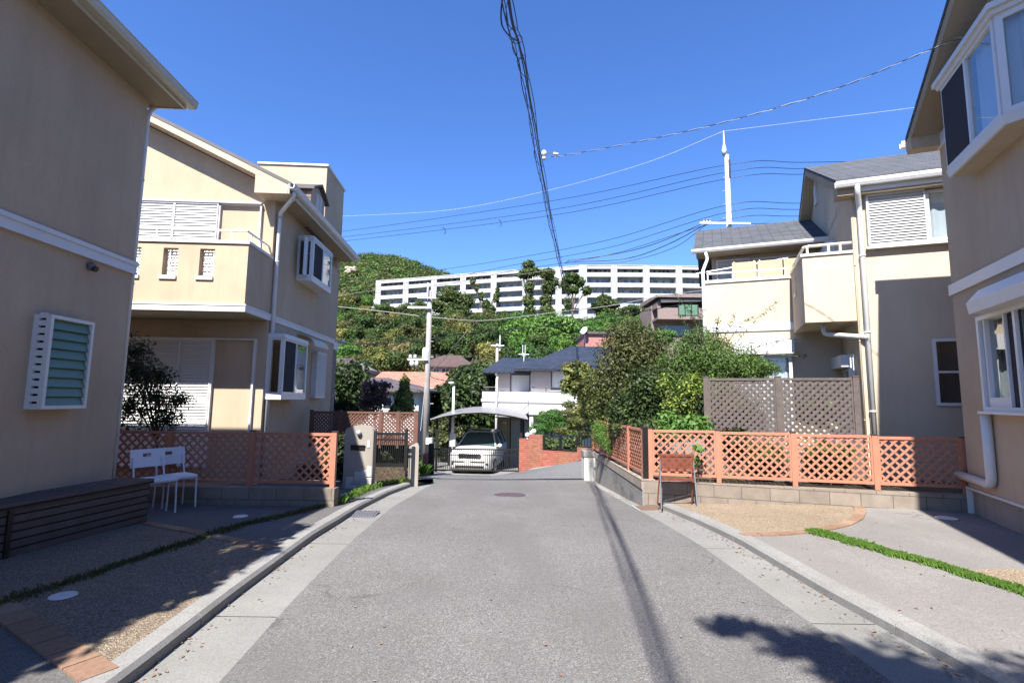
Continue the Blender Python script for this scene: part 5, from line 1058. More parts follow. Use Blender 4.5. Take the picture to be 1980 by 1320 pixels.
# ================================================================ far side of the crossing street
Ys = 20.6; gx0, gx1 = D(838, 900, Ys)[0], D(1003, 900, Ys)[0]; gz0 = D(920, 912, Ys)[2]; gz1 = D(920, 867, Ys)[2]
bargate('driveway_gate', 'long black barred sliding gate in front of the parked white car', gx0, gx1, Ys, gz0, gz1, 44, rails=(.72,), bw=.026)
gp = thing('gate_pillar', 'dark gate pillar beside a short red brick wall stub, right of the utility pole foot', 'gate pillar', (gx0 - .1, Ys - .1, gz0 - .2)); m = MB(); m.box(-.09, .12, 0, .25, 0, gz1 - gz0 + .38); m.build('pillar', 'darkmetal', gp); m = MB(); m.box(-.26, -.095, -.3, .25, -.2, gz1 - gz0 - .0); m.build('brick_stub', 'redbrick', gp)
# brick wall with inset fences
Pb = Fr(D(1004, 900, 19.9)[:2], .0); e1 = D(1130, 900, 18.7); hb = math.atan2(-(e1[1] - Pb.P[1]), e1[0] - Pb.P[0]); Pb = Fr(Pb.P, hb)
bw_ = thing('brick_wall', 'red brick garden wall with stepped top and black fence insets', 'wall', (Pb.P[0], Pb.P[1], 0), -hb)
az_ = lambda x, y: Pb.fa(x, y, 0)
q = [az_(1004, 848), az_(1023, 848), az_(1023, 840), az_(1049, 840), az_(1049, 872), az_(1116, 872), az_(1116, 865), az_(1135, 865), az_(1190, 862)]
bt_ = [az_(1004, 912), az_(1035, 903), az_(1129, 885), az_(1190, 870)]
poly = [(a, 0, z) for a, z in q]; low = [(a, 0, z - .4) for a, z in bt_[::-1]]
m = MB()
for (a0, z0), (a1, z1) in [(q[0], q[1]), (q[2], q[3]), (q[4], q[5]), (q[6], q[7]), (q[7], (q[7][0] + 4, q[7][1]))]: m.box(a0, a1, 0, .2, -2.2, (z0 + z1) / 2)
m.build('wall', 'redbrick', bw_)
for (xa, xb, yt, yb_, nv) in ((1050, 1082, 840.5, 871.5, 0), (1083, 1115, 840.5, 871.5, 0), (1117, 1165, 835, 864.5, 1)):
    (a0, zt_), (a1, _), (_, z0) = az_(xa, yt), az_(xb, yt), az_(xa, yb_); m = MB(); m.box(a0, a0 + .05, .05, .1, z0, zt_); m.box(a1 - .05, a1, .05, .1, z0, zt_); m.box(a0 + .05, a1 - .05, .05, .1, zt_ - .04, zt_); m.box(a0 + .05, a1 - .05, .05, .1, z0, z0 + .04)
    for k in range(1, 8):
        if nv: x = a0 + (a1 - a0) * k / 8; m.box(x - .01, x + .01, .06, .09, z0 + .04, zt_ - .04)
        else: z = z0 + (zt_ - z0) * k / 8; m.box(a0 + .05, a1 - .05, .065, .08, z - .006, z + .006)
    m.build('fence_inset', 'black', bw_)
for (px, py) in ((1018, 841), (1030, 834)):
    a, z = az_(px, py); m = MB(); m.smooth = True; m.ball((a, .1, z + .0), .10, 14, 10); m.tube([(a, .1, z - .2), (a, .1, z - .08)], .04, 8); m.build('globe_lamp', 'plasticwhite', bw_)
m = MB(); (a0, z0), (a1, z1) = az_(1030, 905), az_(1132, 887); m.hexa([(a0, -.35, z0 - .2), (a1 + 3, -.35, z1 - .1), (a1 + 3, -.002, z1 - .1), (a0, -.002, z0 - .2), (a0, -.35, z0 + .0), (a1 + 3, -.35, z1 + .4), (a1 + 3, -.002, z1 + .42), (a0, -.002, z0 + .02)]); o = m.build('kerb', 'oldconc'); o.matrix_world = Matrix.Translation((Pb.P[0], Pb.P[1], 0)) @ Matrix.Rotation(-hb, 4, 'Z'); o['kind'] = 'structure'
# ---- the white car
def car(loc, rz):
    r = thing('parked_car', 'white sport utility vehicle parked nose-out behind the black gate under the carport', 'car', loc, rz)
    def sec(y, w, zb, zt, cr=.10, ty=0):   # rounded section, closed
        return [(-w * .92, y, zb), (-w, y, zb + cr), (-w, y + ty * .3, zt - cr * 1.2), (-w * .93, y + ty * .7, zt - cr * .3), (-w * .75, y + ty, zt), (0, y + ty, zt + .025), (w * .75, y + ty, zt), (w * .93, y + ty * .7, zt - cr * .3), (w, y + ty * .3, zt - cr * 1.2), (w, y, zb + cr), (w * .92, y, zb)]
    S = [sec(-2.40, .66, .42, .92), sec(-2.34, .80, .34, 1.02), sec(-2.18, .90, .28, 1.09), sec(-1.8, .935, .27, 1.14), sec(-1.2, .94, .27, 1.18), sec(-.7, .94, .27, 1.2), sec(.6, .94, .27, 1.2), sec(1.9, .94, .27, 1.2), sec(2.25, .92, .3, 1.2), sec(2.4, .85, .4, 1.1)]
    m = MB(); n = 11; vs = [p for s_ in S for p in s_]; m.add(vs, [(j * n + i, j * n + (i + 1) % n, (j + 1) * n + (i + 1) % n, (j + 1) * n + i) for j in range(len(S) - 1) for i in range(n)] + [tuple(range(n))[::-1], tuple(range(len(vs) - n, len(vs)))])
    body = m.build('body', 'carwhite', r, smooth=True)
    def cs(y, w, z, h=.06): return [(-w, y, z - h), (-w * .96, y, z - .01), (-w * .7, y, z + .015), (0, y, z + .03), (w * .7, y, z + .015), (w * .96, y, z - .01), (w, y, z - h)]
    S = [cs(-.22, .66, 1.74), cs(-.05, .69, 1.79), cs(.8, .70, 1.83), cs(1.7, .69, 1.80), cs(2.15, .66, 1.72)]; n = 7; vs = [p for s_ in S for p in s_]
    m = MB(); m.add(vs, [(j * n + i, j * n + i + 1, (j + 1) * n + i + 1, (j + 1) * n + i) for j in range(4) for i in range(6)])
    for sx in (-1, 1):
        for (y0, y1, yy0, yy1) in ((-.98, -.88, -.26, -.18), (.28, .36, .30, .37), (1.35, 1.47, 1.33, 1.42), (2.18, 2.34, 2.05, 2.16)):
            m.hexa([(sx * .92, y0, 1.18), (sx * .92, y1, 1.18), (sx * .86, y1, 1.18), (sx * .86, y0, 1.18), (sx * .665, yy0, 1.73), (sx * .665, yy1, 1.73), (sx * .61, yy1, 1.74), (sx * .61, yy0, 1.74)])
    m.build('roof', 'carwhite', r, smooth=False)
    m = MB(); m.quad((-.86, -.93, 1.19), (.86, -.93, 1.19), (.63, -.24, 1.735), (-.63, -.24, 1.735)); m.build('windshield', 'carglass', r)
    m = MB(); m.quad((-.82, 2.28, 1.2), (.82, 2.28, 1.2), (.62, 2.12, 1.70), (-.62, 2.12, 1.70)); m.build('rear_window', 'carglass', r)
    for sx in (-1, 1):
        for (y0, y1, a0, a1) in ((-.88, .28, -.18, .30), (.36, 1.35, .37, 1.33), (1.47, 2.18, 1.42, 2.05)):
            m = MB(); m.quad((sx * .905, y0, 1.19), (sx * .905, y1, 1.19), (sx * .66, a1, 1.735), (sx * .66, a0, 1.735)); m.build('side_window', 'carglass', r)
        m = MB(); m.hexa([(sx * .55, -2.30, .86), (sx * .84, -2.14, .88), (sx * .84, -2.0, .88), (sx * .55, -2.1, .86), (sx * .52, -2.34, 1.01), (sx * .88, -2.14, 1.03), (sx * .88, -2.0, 1.03), (sx * .52, -2.1, 1.01)]); m.build('headlight', 'chrome', r, bevel=.02)
        m = MB(); m.smooth = True; m.ball((sx * 1.03, -.72, 1.22), .11, 10, 8, (1, .7, 1)); m.box(sx * .9, sx * 1.0, -.75, -.69, 1.16, 1.2); m.build('side_mirror', 'carwhite', r)
        m = MB(); m.tube([(sx * .64, -.1, 1.84), (sx * .65, .9, 1.88), (sx * .63, 1.9, 1.83)], .022, 6); m.build('roof_rail', 'darkmetal', r)
        m = MB(); m.box(sx * .60, sx * .80, -2.385, -2.32, .52, .60); m.build('fog_lamp', 'darkmetal', r)
        for y in (-1.45, 1.4):
            w = MB(); w.smooth = True; w.tube([(sx * .72, y, .37), (sx * .95, y, .37)], .37, 24); t = w.build('wheel', 'tyre', r); w = MB(); w.tube([(sx * .90, y, .37), (sx * .962, y, .37)], .24, 18); w.build('rim', 'steel', t)
    m = MB(); m.box(-.50, .50, -2.425, -2.36, .80, .99); g = m.build('grille', 'darkmetal', r, bevel=.02); m = MB()
    for k in range(-4, 5): m.box(k * .105 - .022, k * .105 + .022, -2.44, -2.424, .81, .98)
    m.build('grille_bars', 'chrome', g)
    m = MB(); m.box(-.62, .62, -2.41, -2.30, .38, .50); m.build('lower_intake', 'darkmetal', r, bevel=.02); m = MB(); m.box(-.78, -.24, -2.42, -2.36, .63, .67); m.box(.06, .66, -2.42, -2.36, .63, .67); m.build('bumper_strip', 'darkmetal', r)
    m = MB(); m.box(-.42, .42, .05, .62, 1.845, 1.868); m.build('sunroof', 'carglass', r)
    return r
cx_, cy_, _ = D(929, 900, 24.6); car((cx_, cy_, T(cx_, cy_) - .04), -.14)
# ---- carport and shed
cp = thing('carport', 'arched grey carport roof over the white car', 'carport', (0, 0, 0)); Y0, Y1 = 22.6, 28.2
arc = [D(x, y, Y0) for x, y in [(833, 811), (860, 804), (895, 798.5), (930, 797), (965, 800), (995, 805), (1021, 811)]]
m = MB(); n = len(arc); up = .04
A = [(x, Y0, z) for x, _, z in arc] + [(x, Y1, z + .15) for x, _, z in arc]; Bv = [(x, y, z + up) for x, y, z in A]
m.add(A + Bv, [(i, i + 1, i + 1 + n, i + n) for i in range(n - 1)] + [(2 * n + i, 2 * n + i + n, 2 * n + i + 1 + n, 2 * n + i + 1) for i in range(n - 1)] + [(i, 2 * n + i, 2 * n + i + 1, i + 1) for i in range(n - 1)] + [(n + i, n + i + 1, 3 * n + i + 1, 3 * n + i) for i in range(n - 1)] + [(0, n, 3 * n, 2 * n), (n - 1, 3 * n - 1, 4 * n - 1, 2 * n - 1)]); m.build('roof', 'carportroof', cp)
m = MB()
for k in range(7): yy = Y0 + .1 + (Y1 - Y0 - .2) * k / 6; m.tube([(x, yy, z - .03 + .15 * k / 6) for x, _, z in arc], .03, 6)
m.build('rafters', 'darkmetal', cp)
for px_, yy in ((842, Y0 + .4), (842, Y1 - .4), (1008, Y0 + .6), (1008, Y1 - .4)):
    x = D(px_, 850, Y0)[0]; m = MB(); m.box(x - .05, x + .05, yy - .05, yy + .05, T(x, yy) - .1, arc[0][2] + .1); m.build('post', 'darkmetal', cp)
sh_ = thing('storage_shed', 'tan shed with a khaki corrugated door and round wall lamp, right of the white car', 'shed'); x0, x1, xm = D(961, 850, 27)[0], D(1014, 850, 27)[0], D(988, 850, 27)[0]; z0, z1 = T(x0, 27) - .1, D(980, 808, 27)[2]
m = MB(); m.box(x0, x1, 27, 29, z0, z1); m.build('walls', 'shedtan', sh_); m = MB()
nn = 12
for k in range(nn): xx = xm + (x1 - .12 - xm) * k / nn; m.box(xx, xx + (x1 - xm) / nn * .6, 26.96, 26.999, z0, z1 - .1)
m.build('door', 'gutterbeige', sh_); m = MB(); m.box(xm - .06, xm - .01, 26.94, 27, z0, z1); m.box(x1 - .1, x1, 26.94, 27, z0, z1); m.build('door_frame', 'darkmetal', sh_); m = MB(); m.smooth = True; lx_ = D(975, 816, 26.9); m.ball((lx_[0], 26.93, lx_[2]), .13, 12, 8, (1, .5, 1)); m.build('lamp', 'gutterbeige', sh_)
m = MB(); m.box(x0 - .1, x1 + .1, 26.9, 29.1, z1, z1 + .06); m.build('roof', 'carportroof', sh_)
# ---- houses beyond
def X(px, Y): return D(px, 700, Y)[0]
def Zp(py, Y, px=990): return D(px, py, Y)[2]
Yh = 31.0
hw_ = thing('house', 'white two-storey house with dark blue tiled hip roof and long balconies, behind the carport', 'house', (0, 0, 0))
xA0, xA1, xB1 = X(961, Yh), X(1027, Yh), X(1230, Yh); zE = Zp(719, Yh); zb_ = -3
m = MB(); sA = Side(Fr((0, 0), 0), 'a', Yh + 1.0, -1); sB = Side(Fr((0, 0), 0), 'a', Yh, -1)
wA = (X(989, Yh + .9), X(1024, Yh + .9), Zp(763, Yh + 1), Zp(725, Yh + 1)); wB = (X(1067, Yh), X(1120, Yh), Zp(750, Yh), Zp(717, Yh))
sA.wall(m, xA0, xA1 + .1, zb_, zE, [wA]); sB.wall(m, xA1, xB1, zb_, Zp(711, Yh), [wB]); m.quad((xA0, Yh + 1, zb_), (xA0, Yh + 8, zb_), (xA0, Yh + 8, zE), (xA0, Yh + 1, zE)); m.quad((xA1, Yh, zb_), (xA1, Yh + 2, zb_), (xA1, Yh + 2, zE + .3), (xA1, Yh, zE + .3)); m.quad((xB1, Yh, zb_), (xB1, Yh + 8, zb_), (xB1, Yh + 8, zE), (xB1, Yh, zE)); m.build('walls', 'housewhite', hw_)
m = MB(); m.box(xA0 - .01, xA1 + .0, Yh + .97, Yh + .999, Zp(748, Yh), zE - .02); m.box(xA1 + .01, xB1, Yh - .03, Yh - .002, Zp(748, Yh), Zp(714, Yh)); 
mv = MB(); mv.box(xA0, wA[0] - .05, Yh + .96, Yh + .998, Zp(749, Yh), zE - .05); mv.build('upper_wall_panel', 'housemauve', hw_); mv = MB(); mv.box(xA1 + .02, wB[0] - .05, Yh - .04, Yh - .002, Zp(749, Yh), Zp(714, Yh)); mv.build('upper_wall_panel', 'housemauve', hw_)
for s_, w_, nm in ((sA, wA, 0), (sB, wB, 1)):
    m = MB(); s_.box(m, w_[0] - .06, w_[0], -.02, .05, w_[2] - .06, w_[3] + .06); s_.box(m, w_[1], w_[1] + .06, -.02, .05, w_[2] - .06, w_[3] + .06); s_.box(m, w_[0], w_[1], -.02, .05, w_[2] - .06, w_[2]); s_.box(m, w_[0], w_[1], -.02, .05, w_[3], w_[3] + .06); wn = m.build('window', 'darkmetal', hw_)
    m = MB(); s_.box(m, w_[0], w_[1], -.05, -.03, w_[2] + (.0 if nm else .0), w_[3]); 
    for k in range(int((w_[3] - w_[2]) / .08)): s_.box(m, w_[0], w_[1], -.03, -.02, w_[2] + .08 * k, w_[2] + .08 * k + .05)
    m.build('roller_shutter', 'alu', wn)
m = MB(); hiproof(m, X(934, Yh + 1), xA1 + 2.5, Yh + .1, Yh + 9, Zp(718, Yh + .5), Zp(691, Yh + 3.8), X(972, Yh + 3), xA1 + 2, Yh + 4)
hiproof(m, X(995, Yh - .9), xB1 + .9, Yh - .9, Yh + 9, Zp(712, Yh - .9), Zp(668, Yh + 4), X(1102, Yh + 4), X(1175, Yh + 4), Yh + 4); m.build('roof', 'bluetile', hw_)
Yb2 = Yh - 1.6; z1_, z0_ = Zp(757, Yb2), Zp(768, Yb2)
m = MB(); m.box(X(932, Yb2), X(1024, Yb2) - .02, Yb2 + .9, Yh + .99, Zp(800, Yb2), Zp(757, Yb2) + .0); m.box(X(1024, Yb2), xB1, Yb2, Yh - .01, Zp(801, Yb2), Zp(757, Yb2)); bb = m.build('balcony', 'housewhite', hw_)
m = MB(); m.box(X(930, Yb2), X(1024, Yb2) - .04, Yb2 + .84, Yb2 + .899, Zp(777, Yb2), Zp(771, Yb2)); m.box(X(1023, Yb2), xB1, Yb2 - .06, Yb2 - .001, Zp(778, Yb2), Zp(771, Yb2)); m.build('balcony_band', 'trim', bb)
m = MB(); zr_ = Zp(748, Yb2); xs_ = X(1025, Yb2); m.tube([(xs_, Yb2 + .05, zr_), (xB1, Yb2 + .05, zr_)], .03, 6); m.box(xs_, xB1, Yb2 + .02, Yb2 + .08, Zp(757, Yb2), Zp(757, Yb2) + .06)
for k in range(8): x = xs_ + (xB1 - xs_) * k / 7; m.tube([(x, Yb2 + .05, Zp(757, Yb2)), (x, Yb2 + .05, zr_)], .02, 5)
x2 = X(934, Yb2); m.tube([(x2, Yb2 + 1, zr_), (X(960, Yb2), Yb2 + 1, zr_)], .03, 6)
for k in range(8): x = x2 + (X(960, Yb2) - x2) * k / 7; m.tube([(x, Yb2 + 1, Zp(757, Yb2)), (x, Yb2 + 1, zr_)], .02, 5)
m.build('railing', 'darkmetal', bb)
pipe(hw_, [(X(958, Yh), Yh + .2, Zp(720, Yh)), (X(962, Yh), Yh + .5, Zp(728, Yh)), (X(962, Yh), Yb2 + .8, Zp(735, Yh)), (X(962, Yh), Yb2 + .8, -2.5)], .07)
m = MB(); m.box(X(1025, Yb2) + .0, X(1032, Yb2), Yb2 + .1, Yb2 + .4, -3, Zp(801, Yb2)); m.build('porch_column', 'housewhite', hw_)
an = thing('roof_antenna', 'small white twin-pin aerial on the dark blue roof', 'antenna', D(1013, 688, Yh + 3)); m = MB()
for dx in (-.08, .08): m.tube([(dx, 0, 0), (dx, 0, .75)], .025, 5)
m.tube([(-.35, 0, .1), (.35, 0, .1)], .04, 5); m.tube([(0, 0, -.6), (0, 0, .2)], .03, 5); m.build('aerial', 'plasticwhite', an)
Yr2 = 40; rbk = thing('brick_penthouse', 'pink-red tiled block with dark flat cap rising above the blue roof', 'building'); m = MB(); m.box(X(1132, Yr2), X(1230, Yr2), Yr2, Yr2 + 5, Zp(700, Yr2), Zp(644, Yr2)); m.build('wall', 'pinkbrick', rbk); m = MB(); m.box(X(1130, Yr2), X(1234, Yr2), Yr2 - .2, Yr2 + 5.2, Zp(644, Yr2), Zp(639.5, Yr2)); m.build('roof', 'darksteelroof', rbk); m = MB(); m.box(X(1138, Yr2) - 1, X(1230, Yr2) + 1, Yr2 + .5, Yr2 + 5, -3, Zp(700, Yr2)); m.build('lower_wall', 'housewhite', rbk)
sd_ = thing('satellite_dish', 'white satellite dish at the left edge of the pink-red tiled block', 'satellite dish', D(1131, 640, Yr2 - .3)); m = MB(); m.smooth = True; m.lathe(0, 0, [(.02, 0), (.19, .04), (.32, .12), (.33, .135), (.30, .12), (.15, .045), (.01, .02)], 18); o = m.build('dish', 'plasticwhite', sd_); o.rotation_euler = (math.radians(65), 0, math.radians(-50)); m = MB(); m.tube([(0, 0, 0), (.0, .2, -.4), (.1, .3, -.9)], .03, 6); m.tube([(0, 0, 0), (-.45, -.25, -.1)], .015, 5); m.build('bracket', 'plasticwhite', sd_)
# brown hip roof, orange gable, grey hip, dark gable
def simple_house(label, Y, x0, x1, zw0, ze_, zr_, r0, r1, mat, wmat='housewhite', d=7, wins=(), over=.6):
    r = thing('house', label, 'house'); s_ = Side(Fr((0, 0), 0), 'a', Y, -1); a0, a1 = X(x0, Y), X(x1, Y); e, rz_ = Zp(ze_, Y - over), Zp(zr_, Y + d / 2)
    W = [(X(w[0], Y), X(w[1], Y), Zp(w[3], Y), Zp(w[2], Y)) for w in wins]; m = MB(); s_.wall(m, a0, a1, zw0, e + .1, W, .15)
    m.quad((a0, Y, zw0), (a0, Y + d, zw0), (a0, Y + d, e), (a0, Y, e)); m.quad((a1, Y, zw0), (a1, Y + d, zw0), (a1, Y + d, e), (a1, Y, e)); m.quad((a0, Y + d, zw0), (a1, Y + d, zw0), (a1, Y + d, e), (a0, Y + d, e)); m.build('walls', wmat, r)
    m = MB(); hiproof(m, a0 - over, a1 + over, Y - over, Y + d + over, e, rz_, X(r0, Y + d / 2), X(r1, Y + d / 2), Y + d / 2); m.build('roof', mat, r)
    for w in W: s_.window(r, *w, .03, .07, .08, mull=(.5,), pane='carglass')
    return r
simple_house('white house with a dark brown hip roof, above the orange roof', 50, 812, 908, -1, 709, 688, 858, 890, 'browntile', wins=[(838, 850, 713, 722), (854, 870, 713, 722), (882, 905, 712, 730)])
simple_house('grey hip-roofed bungalow with white walls left of the utility pole', 30, 702, 812, -3, 756, 733, 715, 752, 'greytile', 'housewhite', 6, wins=[(725, 762, 771, 795), (786, 806, 771, 792)])
og = thing('house', 'house with a broad orange-pink tiled roof behind the grey bungalow', 'house'); m = MB(); Yo = 38
p = [(X(740, Yo + 5), Yo + 5, Zp(721, Yo + 5)), (X(874, Yo + 5), Yo + 5, Zp(721, Yo + 5)), (X(846, Yo), Yo, Zp(764, Yo)), (X(690, Yo), Yo, Zp(764, Yo))]
bk = [(p[1][0] - .5, Yo + 10, p[2][2]), (p[0][0] + .5, Yo + 10, p[2][2])]
m.hexa([(x, y, z - .15) for x, y, z in [p[3], p[2], p[1], p[0]]] + [p[3], p[2], p[1], p[0]]); m.hexa([(x, y, z - .15) for x, y, z in [p[0], p[1], bk[0], bk[1]]] + [p[0], p[1], bk[0], bk[1]]); m.build('roof', 'orangetile', og)
m = MB(); m.prism([(X(700, Yo) , Yo + .6, -3), (X(700, Yo), Yo + 9.4, -3), (X(700, Yo), Yo + 9.4, p[2][2]), (X(700, Yo), Yo + 5, p[0][2] - .3), (X(700, Yo), Yo + .6, p[2][2])], (X(852, Yo) - X(700, Yo), 0, 0)); m.build('walls', 'housewhite', og)
dg = thing('house', 'house with a dark gabled roof half hidden behind the second left house', 'house'); Yd = 42; m = MB(); gx_, zx = X(686, Yd), Zp(697, Yd); ze_ = Zp(716, Yd)
m.prism([(X(664, Yd), Yd, -2), (X(706, Yd), Yd, -2), (X(706, Yd), Yd, ze_), (gx_, Yd, zx - .15), (X(664, Yd), Yd, ze_)], (-0, 7, 0)); m.box(X(560, Yd), X(664, Yd), Yd + .5, Yd + 7, -2, ze_); m.build('walls', 'greywall', dg)
m = MB(); m.hexa([(gx_ - 6, Yd + 3, zx - .12), (gx_, Yd - .4, zx - .12), (X(712, Yd), Yd - .4, ze_ - .5), (X(712, Yd), Yd + 7, ze_ - .5), (gx_ - 6, Yd + 3, zx), (gx_, Yd - .4, zx), (X(712, Yd), Yd - .4, ze_ - .38), (X(712, Yd), Yd + 7, ze_ - .38)])
m.quad((X(560, Yd), Yd - .4, ze_ + .1), (X(664, Yd), Yd - .4, ze_ - .1), (gx_, Yd - .4, zx + .03), (X(560, Yd), Yd + 2.5, zx + .03)); m.build('roof', 'greytile', dg)
# low boxes between: road-side clutter by the far gate
mb_ = thing('meter_box', 'small grey box on a post behind the gate, left of the white car', 'box', D(875, 850, 23.5)); m = MB(); m.box(-.13, .13, -.05, .05, -.3, .3); m.build('box', 'galv', mb_); m = MB(); m.box(-.03, .03, -.03, .03, -2.3, -.3); m.build('post', 'galv', mb_)
# ================================================================ apartments on the slope
ap = thing('apartment_block', 'long white six-storey apartment block on the hill, stepped columns and dark balcony recesses', 'apartment building')
Yr_ = 143.0
def P3(px, py, Y): return D(px, py, Y)
cols = [(733, 166), (786, 162.5), (840, 159), (896, 155.5), (955, 152), (1016, 148.8), (1080, 146), (1127, 143.4), (1187, 143.0), (1249, 142.8), (1312, 142.8), (1376, 143), (1440, 143.5)]
tops = {733: 533, 786: 531, 840: 528, 896: 525, 955: 521, 1016: 518, 1080: 515, 1127: 514, 1187: 514, 1249: 515, 1312: 517, 1376: 519, 1440: 521}
fh = 3.02
pts = [P3(px, tops[px], Y) for px, Y in cols]
wall = MB(); colm = MB(); par = MB(); n_f = 7
zt0 = sum(p[2] for p in pts[6:9]) / 3
for i, ((px, Y), p) in enumerate(zip(cols, pts)):
    m = MB(); cw = 1.75 if i != 7 else 2.2; m.box(p[0] - cw / 2, p[0] + cw / 2, p[1] - .4, p[1] + 2, 12, zt0 + .05); m.build('column', 'aptwhite', ap)
for i in range(len(pts) - 1):
    a, b = pts[i], pts[i + 1]
    for k in range(n_f):
        if i < 2 and k > 3: continue
        z1 = zt0 - k * fh; dx, dy = b[0] - a[0], b[1] - a[1]
        def q(t, o, z): L = math.hypot(dx, dy); return (a[0] + dx * t + (-dy / L) * o * 1, a[1] + dy * t + (dx / L) * o, z)
        m = MB(); zp0, zp1 = z1 - fh - .30, z1 - fh + .95
        if k == 0: m.hexa([q(0, -.0, z1 - 1.0), q(1, -.0, z1 - 1.0), q(1, .2, z1 - 1.0), q(0, .2, z1 - 1.0), q(0, -.0, z1 - .1), q(1, -.0, z1 - .1), q(1, .2, z1 - .1), q(0, .2, z1 - .1)])
        m.hexa([q(0, 0, zp0), q(1, 0, zp0), q(1, .2, zp0), q(0, .2, zp0), q(0, 0, zp1), q(1, 0, zp1), q(1, .2, zp1), q(0, .2, zp1)]); m.hexa([q(0, .2, zp0), q(1, .2, zp0), q(1, 2.0, zp0), q(0, 2.0, zp0), q(0, .2, zp0 + .2), q(1, .2, zp0 + .2), q(1, 2.0, zp0 + .2), q(0, 2.0, zp0 + .2)])
        m.build('balcony', 'aptwhite', ap)
        if k < n_f:
            m = MB()
            rnd = random.Random(i * 31 + k); t = .1
            while t < .9:
                tw = rnd.choice([.06, .09, .12]); m.hexa([q(t, 1.9, zp0 + .25), q(t + tw, 1.9, zp0 + .25), q(t + tw, 1.99, zp0 + .25), q(t, 1.99, zp0 + .25), q(t, 1.9, zp0 + 2.4), q(t + tw, 1.9, zp0 + 2.4), q(t + tw, 1.99, zp0 + 2.4), q(t, 1.99, zp0 + 2.4)]); t += tw + rnd.choice([.04, .1, .16])
            if not (i == 6 and k == 0): m.build('balcony_glazing', 'carglass', ap)
    m = MB(); zl = 10
    m.hexa([q(0, 2.0, zl), q(1, 2.0, zl), q(1, 12, zl), q(0, 12, zl), q(0, 2.0, zt0 - (.3 if i != 6 else 3.3)), q(1, 2.0, zt0 - (.3 if i != 6 else 3.3)), q(1, 12, zt0 - (.3 if i != 6 else 3.3)), q(0, 12, zt0 - (.3 if i != 6 else 3.3))]); m.build('wall', 'aptwhite', ap)
    m = MB(); m.hexa([q(0, -.1, zt0 - .1), q(1, -.1, zt0 - .1), q(1, 12.3, zt0 - .1), q(0, 12.3, zt0 - .1), q(0, -.1, zt0 + .12), q(1, -.1, zt0 + .12), q(1, 12.3, zt0 + .12), q(0, 12.3, zt0 + .12)]); m.build('roof', 'aptwhite', ap)
e = pts[0]; m = MB(); m.box(e[0] - 2.6, e[0] - .9, e[1] - .2, e[1] + 8, 12, zt0 - 6.2); m.build('end_buttress', 'aptwhite', ap)
m = MB(); c_ = P3(825, 523, 170); m.box(c_[0] - 3, c_[0] + 6, 172, 178, zt0, zt0 + 1.8); m.build('roof_plant_room', 'concpole', ap)
# brown terrace apartment
bt = thing('apartment_block', 'small brown tiled apartment block with dark eaves, right of the white block', 'apartment building'); Yt = 72
x0, x1 = X(1274, Yt), X(1420, Yt)
for (ya, yb_, inset) in ((580, 566, 0), (613, 590, 0), (668, 648, 0), (690, 680, 0)):
    pass
m = MB(); m.box(x0, X(1320, Yt), Yt, Yt + 10, 3, Zp(649, Yt)); m.box(x0, x1, Yt + .0, Yt + .3, Zp(613, Yt), Zp(591, Yt)); m.box(x0, x1, Yt + .3, Yt + 9, Zp(613, Yt), Zp(609, Yt)); m.box(x0 - .1, x1, Yt + 3, Yt + 10, 3, Zp(580, Yt)); m.box(x0, x0 + .5, Yt + .3, Yt + 3, Zp(591, Yt), Zp(578, Yt)); m.box(X(1320, Yt), x1, Yt, Yt + .3, 3, Zp(664, Yt)); m.build('wall', 'brownbrick', bt)
m = MB(); m.hexa([(x0 - .2, Yt - .6, Zp(572, Yt)), (x1, Yt - .6, Zp(572, Yt)), (x1, Yt + 9, Zp(570, Yt)), (x0 - .2, Yt + 9, Zp(570, Yt)), (x0 - .2, Yt - .6, Zp(568, Yt)), (x1, Yt - .6, Zp(562, Yt)), (x1, Yt + 9, Zp(556, Yt)), (x0 - .2, Yt + 9, Zp(560, Yt))]); m.build('roof', 'brownbrick', bt)
m = MB(); m.hexa([(x0 + .4, Yt - .3, Zp(582, Yt)), (x1, Yt - .3, Zp(576, Yt)), (x1, Yt + 1, Zp(574, Yt)), (x0 + .4, Yt + 1, Zp(580, Yt)), (x0 + .4, Yt - .3, Zp(574, Yt)), (x1, Yt - .3, Zp(569, Yt)), (x1, Yt + 1, Zp(568, Yt)), (x0 + .4, Yt + 1, Zp(572, Yt))]); m.build('awning', 'darksteelroof', bt)
m = MB(); m.box(X(1314, Yt), X(1352, Yt), Yt - .1, Yt - .02, Zp(605, Yt), Zp(585, Yt)); m.build('balcony_glass', 'louvreglass', bt)
m = MB()
for k in range(4): x = X(1314 + 38 * k / 3, Yt); m.box(x - .06, x + .06, Yt - .16, Yt - .1, Zp(606, Yt), Zp(584, Yt))
m.build('balcony_posts', 'darkmetal', bt)
for (a, b, c, d) in ((1283, 1312, 590, 583), (1286, 1350, 640, 620), (1286, 1350, 660, 652)): m = MB(); m.box(X(a, Yt), X(b, Yt), Yt + 2.9, Yt + 2.98, Zp(c, Yt), Zp(d, Yt)); m.build('window', 'carglass', bt)
